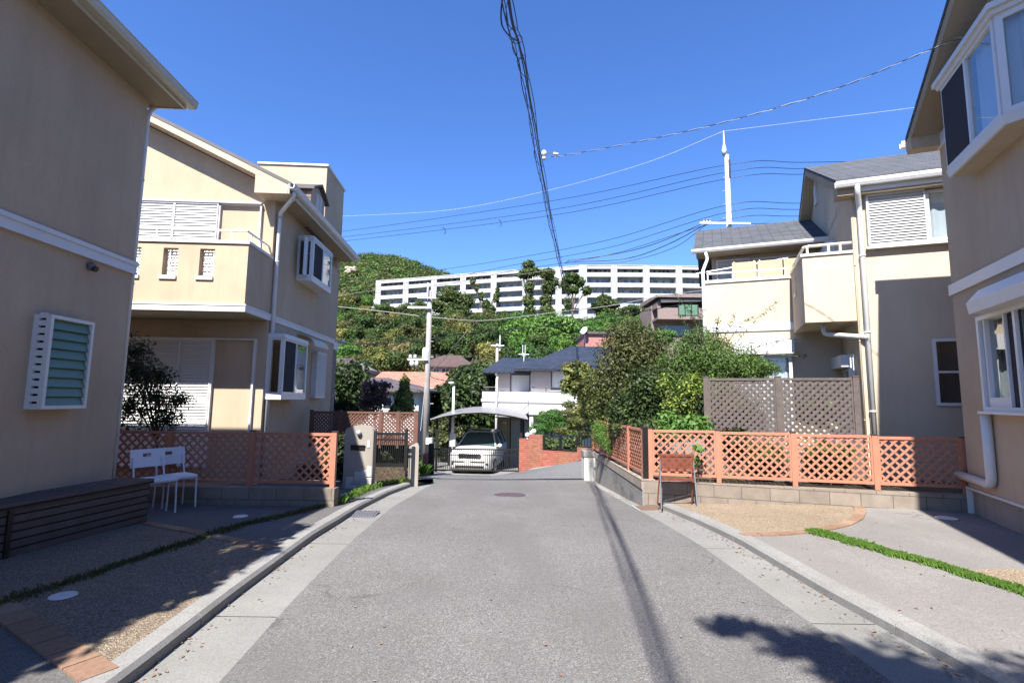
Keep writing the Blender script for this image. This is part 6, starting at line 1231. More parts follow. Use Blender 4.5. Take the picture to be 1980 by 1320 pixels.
# ================================================================ poles
def pole(label, px, pybase, pytop, Y, r0, r1, name='utility_pole', mat='concpole', lean=0):
    x, _, zt = D(px, pytop, Y); zb = T(x, Y) - .2; r = thing(name, label, name.replace('_', ' '), (x, Y, zb)); m = MB(); m.smooth = True; m.tube([(lean, 0, 0), (0, 0, zt - zb)], [r0, r1], 14); m.build('shaft', mat, r)
    r['h'] = zt - zb; return r, lambda px_, py_: (D(px_, py_, Y)[0] - x, D(px_, py_, Y)[2] - zb)
pa_, l = pole('round concrete utility pole with white crossarms, left of the black gate', 831.5, 930, 562, 25, .155, .115)
def arm(par, l, xa, xb, py, name='crossarm', mat='galv', y=-.2, th=.07): (a, z), (b, _) = l(xa, py), l(xb, py); m = MB(); m.box(a, b, y - th / 2, y + th / 2, z - th / 2, z + th / 2); return m.build(name, mat, par)
a1_ = arm(pa_, l, 808, 845, 577); a2 = arm(pa_, l, 790, 834, 595.5, mat='trim', th=.1); a3_ = arm(pa_, l, 790, 828, 695, mat='trim', th=.09)
m = MB()
for px_, h in ((828, 548), (839, 545)): (a, z), (_, z1) = l(px_, 577), l(px_, h); m.tube([(a, -.2, z), (a, -.2, z1)], .045, 6)
m.build('riser', 'wirewhite', pa_)
def ins(par, l, pxs, py, y=-.2, r=.06, name='insulator', mat='plasticwhite'):
    for px_ in pxs: a, z = l(px_, py); m = MB(); m.lathe(0, 0, [(r * .5, -.05), (r, -.03), (r * .6, .02), (r, .05), (r * .5, .1)], 8); o = m.build(name, mat, par); o.location = (a, y, z)
ins(pa_, l, (812, 820, 842), 574); ins(pa_, l, (795, 804), 690, r=.09); 
(a, z0), (_, z1) = l(823.5, 694), l(823.5, 672); m = MB(); m.smooth = True; m.lathe(a - .0, -.0, [(.17, z0), (.19, z0 + .05), (.19, z1 - .1), (.15, z1)], 14); m.build('transformer', 'wirewhite', pa_)
(a, z0), (_, z1) = l(796, 703), l(796, 696); m = MB(); m.ball((a + .05, -.2, z0), .12, 8, 6, (1, 1, 1.3)); m.ball((a + .28, -.2, z0), .10, 8, 6, (1, 1, 1.4)); m.build('cutout_switch', 'plasticwhite', pa_)
m = MB()
for k in range(16): a, z = l(831 + (-1) ** k * 3.2, 600 + k * 15); m.tube([(a - .06 * (-1) ** k, 0, z), (a + .10 * (-1) ** k, 0, z)], .012, 5)
m.build('climbing_bolts', 'galv', pa_)
m = MB(); (a, z0), (_, z1) = l(826.5, 850), l(826.5, 590); m.tube([(a, -.05, z0), (a, -.05, z1)], .018, 5); (a, z0), (b, z1) = l(814, 832), l(827, 700); m.tube([(a, -.1, z0), (b, -.1, z1)], .012, 5); m.build('riser_cable', 'wirewhite', pa_)
(a, z0), (_, z1) = l(829.5, 858), l(829.5, 846); m = MB(); m.tube([(a, 0, z0), (a, 0, z1)], .2, 14); m.build('number_band', 'plasticwhite', pa_)
pb_, l = pole('very tall pale steel pole with pointed top rising behind the right house', 1405, 700, 300, 24, .22, .10, mat='wirewhite')
(a, z0), (b, z1) = l(1400.5, 300), l(1399, 253); m = MB(); m.smooth = True; m.tube([(a, 0, z0), (a, 0, z0 + .25), (b, 0, z0 + .6), (b, 0, z1)], [.10, .12, .045, .02], 12); m.build('spire', 'wirewhite', pb_)
(a, z0), (b, z1) = l(1409.5, 345), l(1409.5, 311); m = MB(); m.tube([(a, -.1, z0), (a, -.1, z1)], .05, 8); m.build('insulator_stack', 'black', pb_)
arm(pb_, l, 1350, 1447, 434, th=.09, mat='trim')
ins(pb_, l, (1358, 1364, 1370), 430, r=.07, mat='steel'); m = MB()
for k in range(9): a, z = l(1405 + (-1) ** k * 3.5, 330 + k * 13); m.tube([(a - .05 * (-1) ** k, -.0, z), (a + .1 * (-1) ** k, -.0, z)], .014, 5)
m.build('climbing_bolts', 'galv', pb_)
pc_, l = pole('thin distant utility pole in front of the dark trees, left of the blue roof', 961.5, 705, 664, 46, .17, .13); arm(pc_, l, 949, 975, 668, th=.08, mat='trim'); (a, z0), (b, z1) = l(966.5, 678), l(966.5, 648); m = MB(); m.tube([(a, 0, z0), (a, 0, z1)], .06, 6); m.build('riser', 'wirewhite', pc_)
pd_, l = pole('slim white steel lamp post behind the black gate', 877.5, 870, 745, 24, .07, .055, name='lamp_post', mat='wirewhite'); a, z = l(873, 742); m = MB(); m.smooth = True; m.ball((a, -.1, z + .05), .1, 10, 6, (1.4, 1, .6)); m.build('lamp_head', 'plasticwhite', pd_)
sx, sy, sz = D(668, 661, 16); st = thing('street_lamp', 'white street lamp arm reaching out behind the second left house', 'street lamp', (D(636, 660, 16)[0], 16, T(-6, 16) - .1)); bx_ = sx - st.location.x; bz_ = sz - st.location.z
m = MB(); m.smooth = True; m.tube([(0, 0, 0), (0, 0, bz_ - .1)], .05, 10); m.build('post', 'wirewhite', st); m = MB(); m.smooth = True; m.tube([(0, 0, bz_ - .12), (bx_ - .25, 0, bz_ - .03)], .022, 8); m.build('arm', 'wirewhite', st); m = MB(); m.smooth = True; m.ball((bx_ - .12, 0, bz_), .16, 12, 8, (1, .5, .28)); m.build('lamp_head', 'plasticwhite', st)
# ================================================================ wires
def spline(P, n=14):
    P = [Vector(p) for p in P]; P = [P[0] * 2 - P[1]] + P + [P[-1] * 2 - P[-2]]; o = []
    for i in range(1, len(P) - 2):
        for k in range(n):
            t = k / n; a, b, c, d = P[i - 1:i + 3]; o.append(.5 * ((2 * b) + (c - a) * t + (2 * a - 5 * b + 4 * c - d) * t * t + (3 * b - a - 3 * c + d) * t ** 3))
    return o + [P[-2]]
def twist(label, px, r, pitch, rad):
    pts = spline([D(*p) for p in px], 40); t = thing('service_wire', label, 'cable')
    dn = []
    for a, b in zip(pts, pts[1:]):
        n = max(1, int((b - a).length / .05)); dn += [a + (b - a) * k / n for k in range(n)]
    for k, mt in ((0, 'black'), (1, 'galv')):
        m = MB(); m.smooth = True; s = 0; q = []
        for i, p in enumerate(dn): s += .05; an = s / pitch * 2 * PI + k * PI; q.append((p.x, p.y + math.cos(an) * rad, p.z + math.sin(an) * rad))
        m.tube(q, r, 5); m.build('strand', mt, t)
def wire(label, px, r=.012, mat='black', name='power_line', wob=0, grp='overhead lines'):
    pts = spline([D(*p) if len(p) == 3 else p[:3] for p in px]); m = MB(); m.smooth = True; m.tube(pts, r, 6); o = m.build(name, mat); tag(o, label, 'cable', grp); return o
# main bundle
main = [(-1.9, -9, 7.3, 0), (-1.03, -2, 7.05, 0), (-.36, 4, 6.95, 0), D(985, 20, 6.75) + (0,), D(1001, 80, 7.5) + (0,), D(1018, 160, 8.6) + (0,), D(1040, 290, 11.4) + (0,), D(1060, 400, 15) + (0,), D(1077, 480, 20) + (0,), D(1087, 525, 26) + (0,), D(1104, 600, 34) + (0,)]
mp = spline([p[:3] for p in main], 16)
cb = thing('cable_bundle', 'thick black cable bundle with a spiral wrap running overhead above the road', 'cable bundle')
def off(pts, ox, oz, wob=0, ph=0): 
    o = []
    for i, p in enumerate(pts): o.append((p.x + ox + wob * math.sin(i * .35 + ph), p.y, p.z + oz + wob * math.cos(i * .27 + ph)))
    return o
for k, (ox, oz, r, wb_) in enumerate([(0, 0, .011, .0), (.045, -.10, .013, .01), (-.04, -.17, .010, .02), (.06, .03, .008, .015), (-.055, -.06, .007, .02)]):
    m = MB(); m.smooth = True; m.tube(off(mp, ox, oz, wb_, k), r, 6); m.build('cable', 'black', cb)
m = MB(); m.smooth = True; sp_ = []; dens = []
for i in range(len(mp) - 1):
    a, b = mp[i], mp[i + 1]; L = (b - a).length; n = max(3, int(L / .045))
    for k in range(n): dens.append(a + (b - a) * k / n)
acc = 0
for i, p in enumerate(dens):
    if p.y < 2.5: continue
    acc += .045; t = acc / 1.15 * 2 * PI; rr = .05 + .05 * (.5 + .5 * math.sin(acc * 1.3)); sp_.append((p.x + math.cos(t) * rr, p.y, p.z - .05 + math.sin(t) * rr * 1.2))
m.tube(sp_[::2], .0055, 5); m.build('spiral_wrap', 'black', cb)
m = MB(); m.smooth = True; q = [D(*p) for p in [(1001, 80, 7.5), (985, 70, 7.2), (971, 50, 6.9), (969, 20, 6.7), (974, -15, 6.5)]]; m.tube(spline(q), .012, 6); m.build('cable_loop', 'black', cb)
j = D(1052, 297, 11.6); m = MB(); m.smooth = True; m.ball(j, .07, 8, 6, (1, 1, 1.2)); m.ball((j[0] + .0, j[1], j[2] - .12), .05, 8, 6); m.build('connector', 'wirewhite', cb)
twist('twisted black and grey service wire from the cable bundle to the right bay-window house', [(1062, 303, 11.6), (1090, 301, 11.3), (1230, 275, 9.6), (1395, 238, 8.2), (1600, 178, 7.2), (1790, 100, 6.2), (1900, 57, 5.75), (2010, 16, 5.3)], .0042, .62, .007)
i_ = D(1074, 298, 11.5); isx = thing('strain_insulator', 'small white insulator where the service wire leaves the cable bundle', 'insulator', i_); m = MB(); m.smooth = True; m.tube([(-.05, 0, .01), (.07, 0, -.01)], .035, 8); m.build('insulator', 'plasticwhite', isx); m = MB(); m.tube([(-.2, 0, .05), (-.05, 0, .01)], .012, 5); m.build('hook', 'steel', isx)
wire('pale topmost wire running right from the tip of the tall pole', [(2200, 150, 20), (1755, 210, 22), (1600, 229, 23), (1399, 254, 24)], .008, 'wirewhite'); wire('pale topmost wire sagging left from the tip of the tall pole', [(1399, 254, 24), (1240, 318, 27), (1036, 374, 32), (860, 407, 37), (665, 418, 42), (560, 422, 46)], .010, 'wirewhite')
for i, (a, b, c, d, lab) in enumerate([(322, 388, 447, 314, 'upper of the three thin wires high on the tall pole'), (336, 405, 458, 326, 'middle of the three thin wires high on the tall pole'), (349, 416, 466, 337, 'lowest of the three thin wires high on the tall pole')]):
    wire(lab, [(1900, d - 4, 24), (1560, d, 24), (1405, a - 3, 24), (1070, b, 31), (665, c, 40), (500, c + 14, 44)], .014, 'black')
for i, (a, b, c, d, e_, lab) in enumerate([(397, 463, 500, 522, 393, 'uppermost of the lower wires at the tall pole'), (411, 478, 513, 540, 405, 'second of the lower wires at the tall pole'), (425, 492, 524, 552, 418, 'third of the lower wires at the tall pole')]):
    wire(lab, [(1800, e_, 24), (1540, e_, 24), (1404, a, 24), (1180, b, 29), (990, c, 33), (845, d, 37), (655, d + 22, 42)], .014, 'black')
wire('fourth lower wire, ending at the bundle junction', [(1368, 428, 24), (1270, 470, 25), (1190, 491, 26), (1097, 504, 26.5)], .02, 'black'); wire('sagging wire under the fourth lower wire', [(1366, 433, 24), (1290, 473, 25), (1210, 500, 26), (1095, 507, 26.5)], .02, 'black'); wire('lowest sagging wire between tall pole and bundle junction', [(1364, 436, 24), (1300, 480, 25), (1200, 507, 26), (1092, 509, 26.5)], .014, 'black')
wire('level wire right of the tall pole crossarm', [(1447, 433, 24), (1545, 431, 24), (1800, 430, 24)], .014, 'black')
wire('grey telephone cable crossing the wooded slope', [(640, 590, 27), (656, 593, 27), (740, 602, 26.5), (832, 613, 25), (925, 620, 26), (1000, 613, 27), (1080, 603, 28), (1180, 591, 29), (1280, 572, 30), (1370, 560, 31)], .022, 'concpole')
wire('dark cable crossing lower on the wooded slope', [(640, 665, 27), (668, 666, 27), (750, 663, 26), (829, 655, 25), (900, 645, 26), (1000, 636, 27), (1120, 622, 28), (1240, 602, 29), (1370, 580, 30)], .025, 'black')
wire('thin wire running up in front of the apartment block', [(640, 575, 27), (735, 560, 30), (900, 545, 33), (1080, 520, 36)], .013, 'concpole')
wire('dark drop cable from the utility pole to the black pillar', [(925, 620, 26), (895, 650, 25.5), (862, 690, 25.3), (832, 725, 25), (870, 738, 24.5)], .02, 'black')
for px_, py_, Y in ((860, 440, 36), (968, 425, 33)):
    o = wire('small wire tag hanging from the thin wires, ' + ('nearer the left house' if px_ < 900 else 'nearer the cable bundle'), [(px_ - 4, py_, Y), (px_, py_ + 3, Y), (px_ + 1, py_ + 10, Y), (px_ - 2, py_ + 13, Y)], .025, 'black', 'wire_tag', grp='wire tags')
# ================================================================ vegetation
def leaf_arrays(blobs, n, size, seed, aspect=.55, shell=.45, flat=0.0, holes=.0, upb=.25):
    rng = np.random.default_rng(seed); B = np.array(blobs, float); wts = (B[:, 3] * B[:, 4] + B[:, 3] * B[:, 5] + B[:, 4] * B[:, 5]); wts /= wts.sum()
    idx = rng.choice(len(B), n, p=wts); b = B[idx]; d = rng.normal(size=(n, 3)); d /= np.linalg.norm(d, axis=1)[:, None]
    # lumpy radius
    ph = rng.random((len(B), 3)) * 6.28; lump = 1 + .16 * np.sin(d[:, 0] * 5 + ph[idx, 0]) * np.sin(d[:, 1] * 4 + ph[idx, 1]) + .12 * np.sin(d[:, 2] * 7 + ph[idx, 2] + d[:, 0] * 4)
    r = (1 - shell * rng.random(n) ** 1.6) * lump; r *= np.where(rng.random(n) < .06, 1 + .22 * rng.random(n), 1)
    c = b[:, :3] + d * r[:, None] * b[:, 3:6]
    nn = d * .7 + rng.normal(size=(n, 3)) * .6; nn[:, 2] += upb; nn /= np.linalg.norm(nn, axis=1)[:, None]
    t = np.cross(nn, rng.normal(size=(n, 3))); t /= np.linalg.norm(t, axis=1)[:, None]; s = np.cross(nn, t); sz = size * (.55 + .9 * rng.random(n))
    T_ = t * sz[:, None]; S_ = s * (sz * aspect)[:, None]; fold = nn * (sz * .18)[:, None]
    return c, T_, S_, fold
def leafmesh(name, mat, blobs, n, size, seed, parent=None, **k):
    c, t, s, fo = leaf_arrays(blobs, n, size, seed, **k); v = np.empty((n, 4, 3)); v[:, 0] = c - t; v[:, 1] = c + s * 1.0 + fo - t * .1; v[:, 2] = c + t; v[:, 3] = c - s * 1.0 + fo - t * .1
    me = bpy.data.meshes.new(name); me.vertices.add(n * 4); me.vertices.foreach_set('co', v.reshape(-1)); me.loops.add(n * 4); me.loops.foreach_set('vertex_index', np.arange(n * 4, dtype=np.int32)); me.polygons.add(n); me.polygons.foreach_set('loop_start', np.arange(0, n * 4, 4, dtype=np.int32))
    try: me.polygons.foreach_set('loop_total', np.full(n, 4, dtype=np.int32))
    except Exception: pass
    me.update(calc_edges=True); me.materials.append(MATS[mat]); o = bpy.data.objects.new(name, me); C.objects.link(o)
    if parent: o.parent = parent
    return o
def limbs(name, base, blobs, r, mat, parent, seed=1, twigs=0):
    rnd = random.Random(seed); m = MB(); m.smooth = True; bx, by, bz = base; cz = min(b[2] - b[5] * .3 for b in blobs); cxm = sum(b[0] for b in blobs) / len(blobs); cym = sum(b[1] for b in blobs) / len(blobs)
    fork = (bx * .5 + cxm * .5, by * .5 + cym * .5, bz + max(.1, (cz - bz)) * .75)
    m.tube(spline([base, (bx * .8 + fork[0] * .2 + .03, by * .8 + fork[1] * .2, bz * .5 + fork[2] * .5), fork], 4), [r * (1 - .4 * i / 8) for i in range(9)], 8)
    for b in blobs:
        e = (b[0] + rnd.uniform(-.2, .2) * b[3], b[1] + rnd.uniform(-.2, .2) * b[4], b[2] + b[5] * .55); mid = ((fork[0] + e[0]) / 2 + rnd.uniform(-.1, .1) * b[3], (fork[1] + e[1]) / 2, (fork[2] + e[2]) / 2); m.tube(spline([fork, mid, e], 3), [r * .55 * (1 - .8 * i / 6) for i in range(7)], 6)
        for _ in range(twigs):
            a = rnd.random() * 6.28; e2 = (b[0] + math.cos(a) * b[3] * .95, b[1] + math.sin(a) * b[4] * .95, b[2] + rnd.uniform(-.3, 1.05) * b[5]); m.tube([mid, ((mid[0] + e2[0]) / 2, (mid[1] + e2[1]) / 2, (mid[2] + e2[2]) / 2 + .04), e2], [r * .25, r * .15, r * .05], 4)
    return m.build(name, mat, parent)
def plant(name, label, cat, mat, B, n, size, Y=None, seed=1, trunk=.06, bark='bark', base=None, group=None, extra=(), twigs=2, **k):
    """B: blobs in pixels (px, py, Y, rx_px, rz_px)"""
    bl = []
    for (px, py, Yv, rx, rz) in B: x, y, z = D(px, py, Yv); s = Yv / F * 1.06; bl.append([x, y, z, rx * s, rx * s * .9, rz * s])
    cx = sum(b[0] for b in bl) / len(bl); cy = sum(b[1] for b in bl) / len(bl); bz = T(cx, cy) - .05
    if base: cx, cy = base[0], base[1]; bz = base[2] if len(base) > 2 else T(cx, cy) - .05
    r = thing(name, label, cat, (cx, cy, bz), 0, group); bl = [[b[0] - cx, b[1] - cy, b[2] - bz] + b[3:] for b in bl]
    leafmesh('foliage', mat, bl, n, size, seed, r, **k)
    for (m2, n2, s2_) in extra: leafmesh('foliage', m2, bl, n2, s2_, seed + 50, r, **k)
    limbs('trunk' if trunk > .04 else 'stem', (0, 0, 0), bl, trunk, bark, r, seed, twigs)
    return r
plant('shrub', 'loose olive-green shrub against the left house shutters, in shade', 'shrub', 'leaf_dark', [(262, 720, 8.35, 40, 45), (250, 790, 8.3, 32, 48), (300, 770, 8.3, 42, 42), (345, 775, 8.3, 26, 16), (265, 680, 8.35, 26, 30), (310, 725, 8.35, 26, 22), (320, 810, 8.3, 35, 22)], 5200, .036, seed=3, trunk=.03, base=(-5.55, 8.3), aspect=.3, shell=.95, twigs=6)
gB = (2.7, 11.6)
plant('shrub', 'tall reddish-brown twiggy shrub behind the side lattice fence', 'shrub', 'leaf_olive', [(1215, 700, 12.6, 62, 62), (1180, 760, 12.6, 55, 60), (1250, 770, 12.3, 60, 70), (1205, 655, 12.6, 36, 38), (1255, 680, 12.6, 38, 46), (1230, 820, 12.2, 60, 40)], 17000, .035, seed=11, trunk=.04, base=(2.9, 12.4), extra=[('leaf_red', 5500, .035), ('leaf_mid', 5500, .035)], shell=.7, twigs=16)
plant('shrub', 'dark glossy shrub in the corner behind the salmon fences', 'shrub', 'leaf_dark', [(1265, 770, 10.6, 52, 62), (1215, 805, 10.8, 40, 40), (1320, 800, 10.2, 45, 45), (1255, 830, 10.4, 60, 25)], 9500, .04, seed=12, trunk=.04, base=(2.95, 10.4), shell=.6, extra=[('leaf_mid', 3500, .04)])
plant('bamboo_bush', 'feathery bright green bush spreading over the grey lattice screen', 'bush', 'leaf_mid', [(1390, 700, 10.5, 62, 42), (1330, 700, 10.7, 48, 48), (1445, 712, 10.3, 48, 28), (1355, 665, 10.8, 42, 32), (1300, 745, 10.6, 40, 50), (1380, 745, 10.3, 40, 30), (1475, 715, 10.2, 26, 14)], 15000, .036, seed=13, trunk=.035, base=(3.9, 10.4), aspect=.25, shell=.75, extra=[('leaf_bright', 9000, .036)], twigs=6)
plant('shrub', 'yellow-green lime shrub at the left end of the grey lattice screen', 'shrub', 'leaf_lime', [(1330, 765, 9.7, 22, 36), (1305, 790, 9.8, 24, 32), (1345, 740, 9.8, 14, 22), (1285, 745, 10, 18, 22)], 1300, .03, seed=14, trunk=.02, base=(3.2, 9.6), shell=.95, extra=[('leaf_mid', 1300, .032)], twigs=6)
plant('shrub', 'bright leafy green plant at the foot of the lime shrub', 'shrub', 'leaf_bright', [(1340, 825, 9.1, 34, 22), (1305, 835, 9.2, 28, 15), (1290, 815, 9.4, 22, 20)], 1700, .045, seed=15, trunk=.015, base=(3.1, 9.1), shell=.8)
plant('fern_bush', 'fine ferny green plant hanging over the side lattice fence', 'bush', 'leaf_bright', [(1170, 842, 11.6, 24, 22), (1158, 828, 11.9, 14, 16), (1183, 860, 11.2, 16, 16)], 5200, .028, seed=16, trunk=.015, base=(2.4, 11.6), aspect=.18, shell=.6)
plant('vine', 'small leafy climber poking through the salmon fence behind the folding stand', 'vine', 'leaf_bright', [(1350, 868, 8.15, 9, 8), (1345, 890, 8.2, 6, 10)], 60, .045, seed=17, trunk=.006, base=(3.0, 8.35), shell=.9, twigs=1)
plant('tree', 'small tree with yellowing leaves between the blue-roofed house and the red-brown shrub', 'tree', 'leaf_yellow', [(1120, 720, 15.5, 26, 22), (1140, 750, 15.3, 34, 30), (1105, 745, 15.6, 20, 18), (1150, 790, 15, 34, 26), (1100, 712, 15.6, 14, 10)], 3600, .055, seed=18, trunk=.05, base=(2.5, 15.4), shell=.8, extra=[('leaf_mid', 2600, .055)])
plant('shrub', 'green weeping shrub above the corner of the side lattice fence', 'shrub', 'leaf_bright', [(1180, 800, 13.2, 34, 24), (1155, 815, 13.3, 18, 14)], 3000, .04, seed=19, trunk=.02, base=(2.6, 13.2), shell=.7, aspect=.3)
rnd = random.Random(5); bt2 = thing('bamboo', 'thin arching stems rising above the feathery bush against the cream wall', 'plant', (4.2, 10.2, T(4.2, 10.2)))
m = MB(); tips = []
for (a, b) in [((1360, 680), (1330, 590)), ((1370, 680), (1302, 565)), ((1400, 690), (1500, 585)), ((1385, 690), (1420, 608)), ((1410, 700), (1530, 655)), ((1340, 680), (1355, 600)), ((1430, 700), (1560, 690)), ((1395, 680), (1460, 610)), ((1375, 670), (1390, 612)), ((1350, 680), (1312, 610))]:
    P, Q = Vector(D(*a, 10.4)), Vector(D(*b, 10.2)); o = Vector((4.2, 10.2, T(4.2, 10.2))); mid = (P + Q) / 2 + Vector((rnd.uniform(-.05, .05), 0, .10)); sp = spline([P - o, mid - o, Q - o], 8); m.tube(sp, [.008 * (1 - .7 * i / (len(sp) - 1)) for i in range(len(sp))], 4); tips += [[p.x, p.y, p.z, .07, .07, .05] for p in sp[3:]]
m.build('stems', 'barkpale', bt2); leafmesh('foliage', 'leaf_mid', tips, 800, .03, 33, bt2, aspect=.25, shell=.9)
# mid distance
plant('hedge', 'dark hedge behind the barred garden gate', 'hedge', 'leaf_dark', [(700, 870, 14.5, 34, 28), (750, 872, 14.5, 34, 28), (790, 880, 14.5, 20, 24)], 4200, .06, seed=71, trunk=.03, shell=.6)  # hedge added to darken the gap behind the gate
plant('tree', 'dark evergreen beside the second left house, behind the brown lattice', 'tree', 'leaf_dark', [(680, 745, 20, 34, 40), (670, 790, 20, 34, 30), (700, 775, 20, 24, 34), (660, 730, 20.4, 20, 30), (655, 815, 19.5, 20, 25)], 7500, .08, seed=21, trunk=.12, shell=.5, extra=[('leaf_mid', 1500, .08)])
plant('tree', 'small purple-leaved tree in front of the grey bungalow', 'tree', 'leaf_purple', [(722, 748, 19, 24, 16), (735, 770, 19, 22, 20), (708, 775, 19, 18, 20), (745, 745, 19, 12, 10)], 1500, .06, seed=22, trunk=.05, shell=.9, twigs=7)
plant('tree', 'narrow yellow-green conifer in front of the grey bungalow', 'tree', 'leaf_lime', [(782, 745, 19.5, 9, 18), (780, 770, 19.5, 16, 20), (778, 792, 19.5, 22, 16)], 2600, .05, seed=23, trunk=.05, shell=.5, extra=[('leaf_olive', 2200, .05)])
plant('tree', 'broad dark green tree right of the utility pole', 'tree', 'leaf_dark', [(905, 770, 36, 40, 40), (870, 790, 35, 36, 46), (940, 775, 36, 26, 40), (915, 730, 38, 40, 24), (855, 830, 34, 22, 30), (925, 810, 36, 34, 28)], 13000, .15, seed=24, trunk=.25, shell=.4, extra=[('leaf_mid', 6000, .15)])
plant('tree', 'clipped cloud pine behind the red brick wall', 'tree', 'leaf_bright', [(1062, 808, 22.5, 25, 13), (1045, 828, 22, 20, 11), (1082, 822, 22.5, 24, 14), (1072, 800, 23, 16, 8)], 7000, .06, seed=25, trunk=.07, shell=.35, aspect=.2)
plant('tree', 'olive cloud pine with layered pads right of the bright clipped pine', 'tree', 'leaf_olive', [(1108, 798, 22, 20, 8), (1125, 815, 21.5, 26, 10), (1095, 832, 22, 22, 8), (1120, 838, 21.5, 24, 9), (1100, 782, 22.5, 12, 7)], 6000, .06, seed=26, trunk=.07, shell=.4, aspect=.2, extra=[('leaf_lime', 1500, .05)])
plant('hedge', 'low hedge seen through the black fence insets of the brick wall', 'hedge', 'leaf_mid', [(1060, 860, 21, 20, 14), (1090, 862, 20.6, 22, 14), (1110, 855, 20.4, 14, 16)], 3000, .06, seed=27, trunk=.03, shell=.5)
plant('shrub', 'dark garden shrub at the left fence behind the gate wall', 'shrub', 'leaf_dark', [(650, 880, 11, 22, 35), (668, 905, 10.8, 16, 16)], 2500, .05, seed=28, trunk=.02, shell=.7)
plant('tree', 'brown and green tree behind the black gate pillar', 'tree', 'leaf_olive', [(860, 860, 29, 20, 20), (900, 850, 30, 24, 24), (850, 830, 30, 16, 24)], 3500, .11, seed=29, trunk=.12, shell=.6, extra=[('leaf_dark', 2500, .11)])
# garden plants glimpsed behind the lattice
for i, (px, py, Yv, rx, rz, mt, lab) in enumerate([(1420, 850, 8.9, 30, 22, 'leaf_dark', 'low dark plant behind the salmon fence, under the left grey screen panel'), (1480, 880, 8.7, 34, 20, 'leaf_mid', 'low green plant behind the second salmon fence panel'), (1600, 880, 8.3, 40, 22, 'leaf_mid', 'low green plant behind the third salmon fence panel'), (1580, 800, 8.9, 30, 24, 'leaf_bright', 'green potted plant behind the right grey screen panel'), (1430, 790, 9.6, 30, 30, 'leaf_olive', 'olive plant behind the left grey screen panel')]):
    plant('garden_plant', lab, 'plant', mt, [(px, py, Yv, rx, rz)], 900, .045, seed=60 + i, trunk=.015, shell=.9)
# trees standing behind the photographer: only their shade reaches the picture
def bigtree(label, x, y, blobs, n, size, mat, seed):
    r = thing('tree', label, 'tree', (x, y, 0)); bl = [[b[0] - x, b[1] - y] + list(b[2:]) for b in blobs]; leafmesh('foliage', mat, bl, n, size, seed, r, shell=.95); limbs('trunk', (0, 0, 0), bl, .09, 'bark', r, seed, 4)
bigtree('young street tree beyond the right kerb behind the viewer', 3.6, -2.6, [(-.40, -1.75, 7.0, .24, .14, .12), (-.08, -2.05, 7.0, .30, .26, .15), (.25, -2.35, 7.0, .48, .42, .25), (.15, -2.65, 7.1, .40, .35, .2), (.9, -2.9, 7.1, .6, .5, .3), (2.0, -3.2, 7.0, .9, .6, .5)], 5200, .06, 'leaf_mid', 91)
bigtree('garden tree beside the nearest left house behind the viewer', -3.7, -3.4, [(-4.0, -.7, 4.2, .22, .4, .3), (-3.84, .1, 4.1, .26, .5, .25), (-3.62, 1.75, 4.1, .26, .5, .2), (-3.66, 2.6, 4.15, .26, .4, .2), (-4.0, 1.3, 4.2, .3, .6, .2), (-4.05, .4, 4.2, .3, .6, .2), (-4.0, 2.3, 4.2, .3, .6, .2), (-3.8, -2.0, 4.3, .5, .6, .4), (-3.6, -2.9, 4.4, .6, .6, .5), (-3.7, .9, 4.2, .27, .45, .2)], 6500, .07, 'leaf_mid', 92)
# ---- wooded slope: individual trees sharing a few meshes
protos = {}
def proto(key, mat, blobs, n, size, seed, extra=()):
    protos[key] = (mat, blobs, n, size, seed, extra)
rng = random.Random(77)
def crown(seed, r=3.2, k=9, tall=1.0):
    q = random.Random(seed); o = [[0, 0, r * .95 * tall, r * .75, r * .75, r * .75 * tall]]
    for i in range(k): a = q.random() * 6.28; d = r * q.uniform(.4, .75); o.append([math.cos(a) * d, math.sin(a) * d, r * q.uniform(.45, 1.5) * tall, r * q.uniform(.28, .48), r * q.uniform(.28, .48), r * q.uniform(.26, .42)])
    return o
kinds = [('leaf_forest', 'dark green broadleaf tree'), ('leaf_mid', 'mid green broadleaf tree'), ('leaf_olive', 'olive-green tree'), ('leaf_yellow', 'yellowing tree'), ('leaf_bright', 'fresh green tree'), ('leaf_tan', 'tan-topped flowering tree')]
PM = {}
for ki, (mt, nm) in enumerate(kinds):
    for v in range(2):
        bl = crown(100 + ki * 7 + v, 3.1, 10, 1.0 + .15 * v); f_ = leafmesh('crown', mt, bl, 3000, .26, 200 + ki * 5 + v, shell=.45, upb=.5); mm = MB(); mm.smooth = True; mm.tube([(0, 0, -3), (.1, 0, 0), (0, .1, 3)], [.28, .22, .1], 7)
        for b in bl[1:6]: mm.tube([(0, 0, .6), (b[0] * .5, b[1] * .5, b[2] * .7), (b[0], b[1], b[2])], [.12, .08, .03], 5)
        t_ = mm.build('trunk', 'bark'); PM[(ki, v)] = (f_, t_)
used = set(); cnt = 0
def slope_tree(px, py, Y, ki, sc, label):
    global cnt
    x, _, z = D(px, py, Y); gz_ = T(x, Y); v = cnt % 2; cnt += 1; f_, t_ = PM[(ki, v)]
    z0 = z - 3.1 * sc
    r = thing('tree', label, 'tree', (x, Y, max(gz_ - .5, z0 - 3) if z0 < gz_ else z0), rng.random() * 6.28, 'trees on the wooded slope'); r.location.z = z0; r.scale = (sc * rng.uniform(.9, 1.15), sc * rng.uniform(.9, 1.1), sc * rng.uniform(.9, 1.15))
    for o in (f_, t_):
        if (id(o)) in used: c = o.copy(); C.objects.link(c); c.parent = r
        else: o.parent = r; used.add(id(o))
landm = 'below the white apartment block'
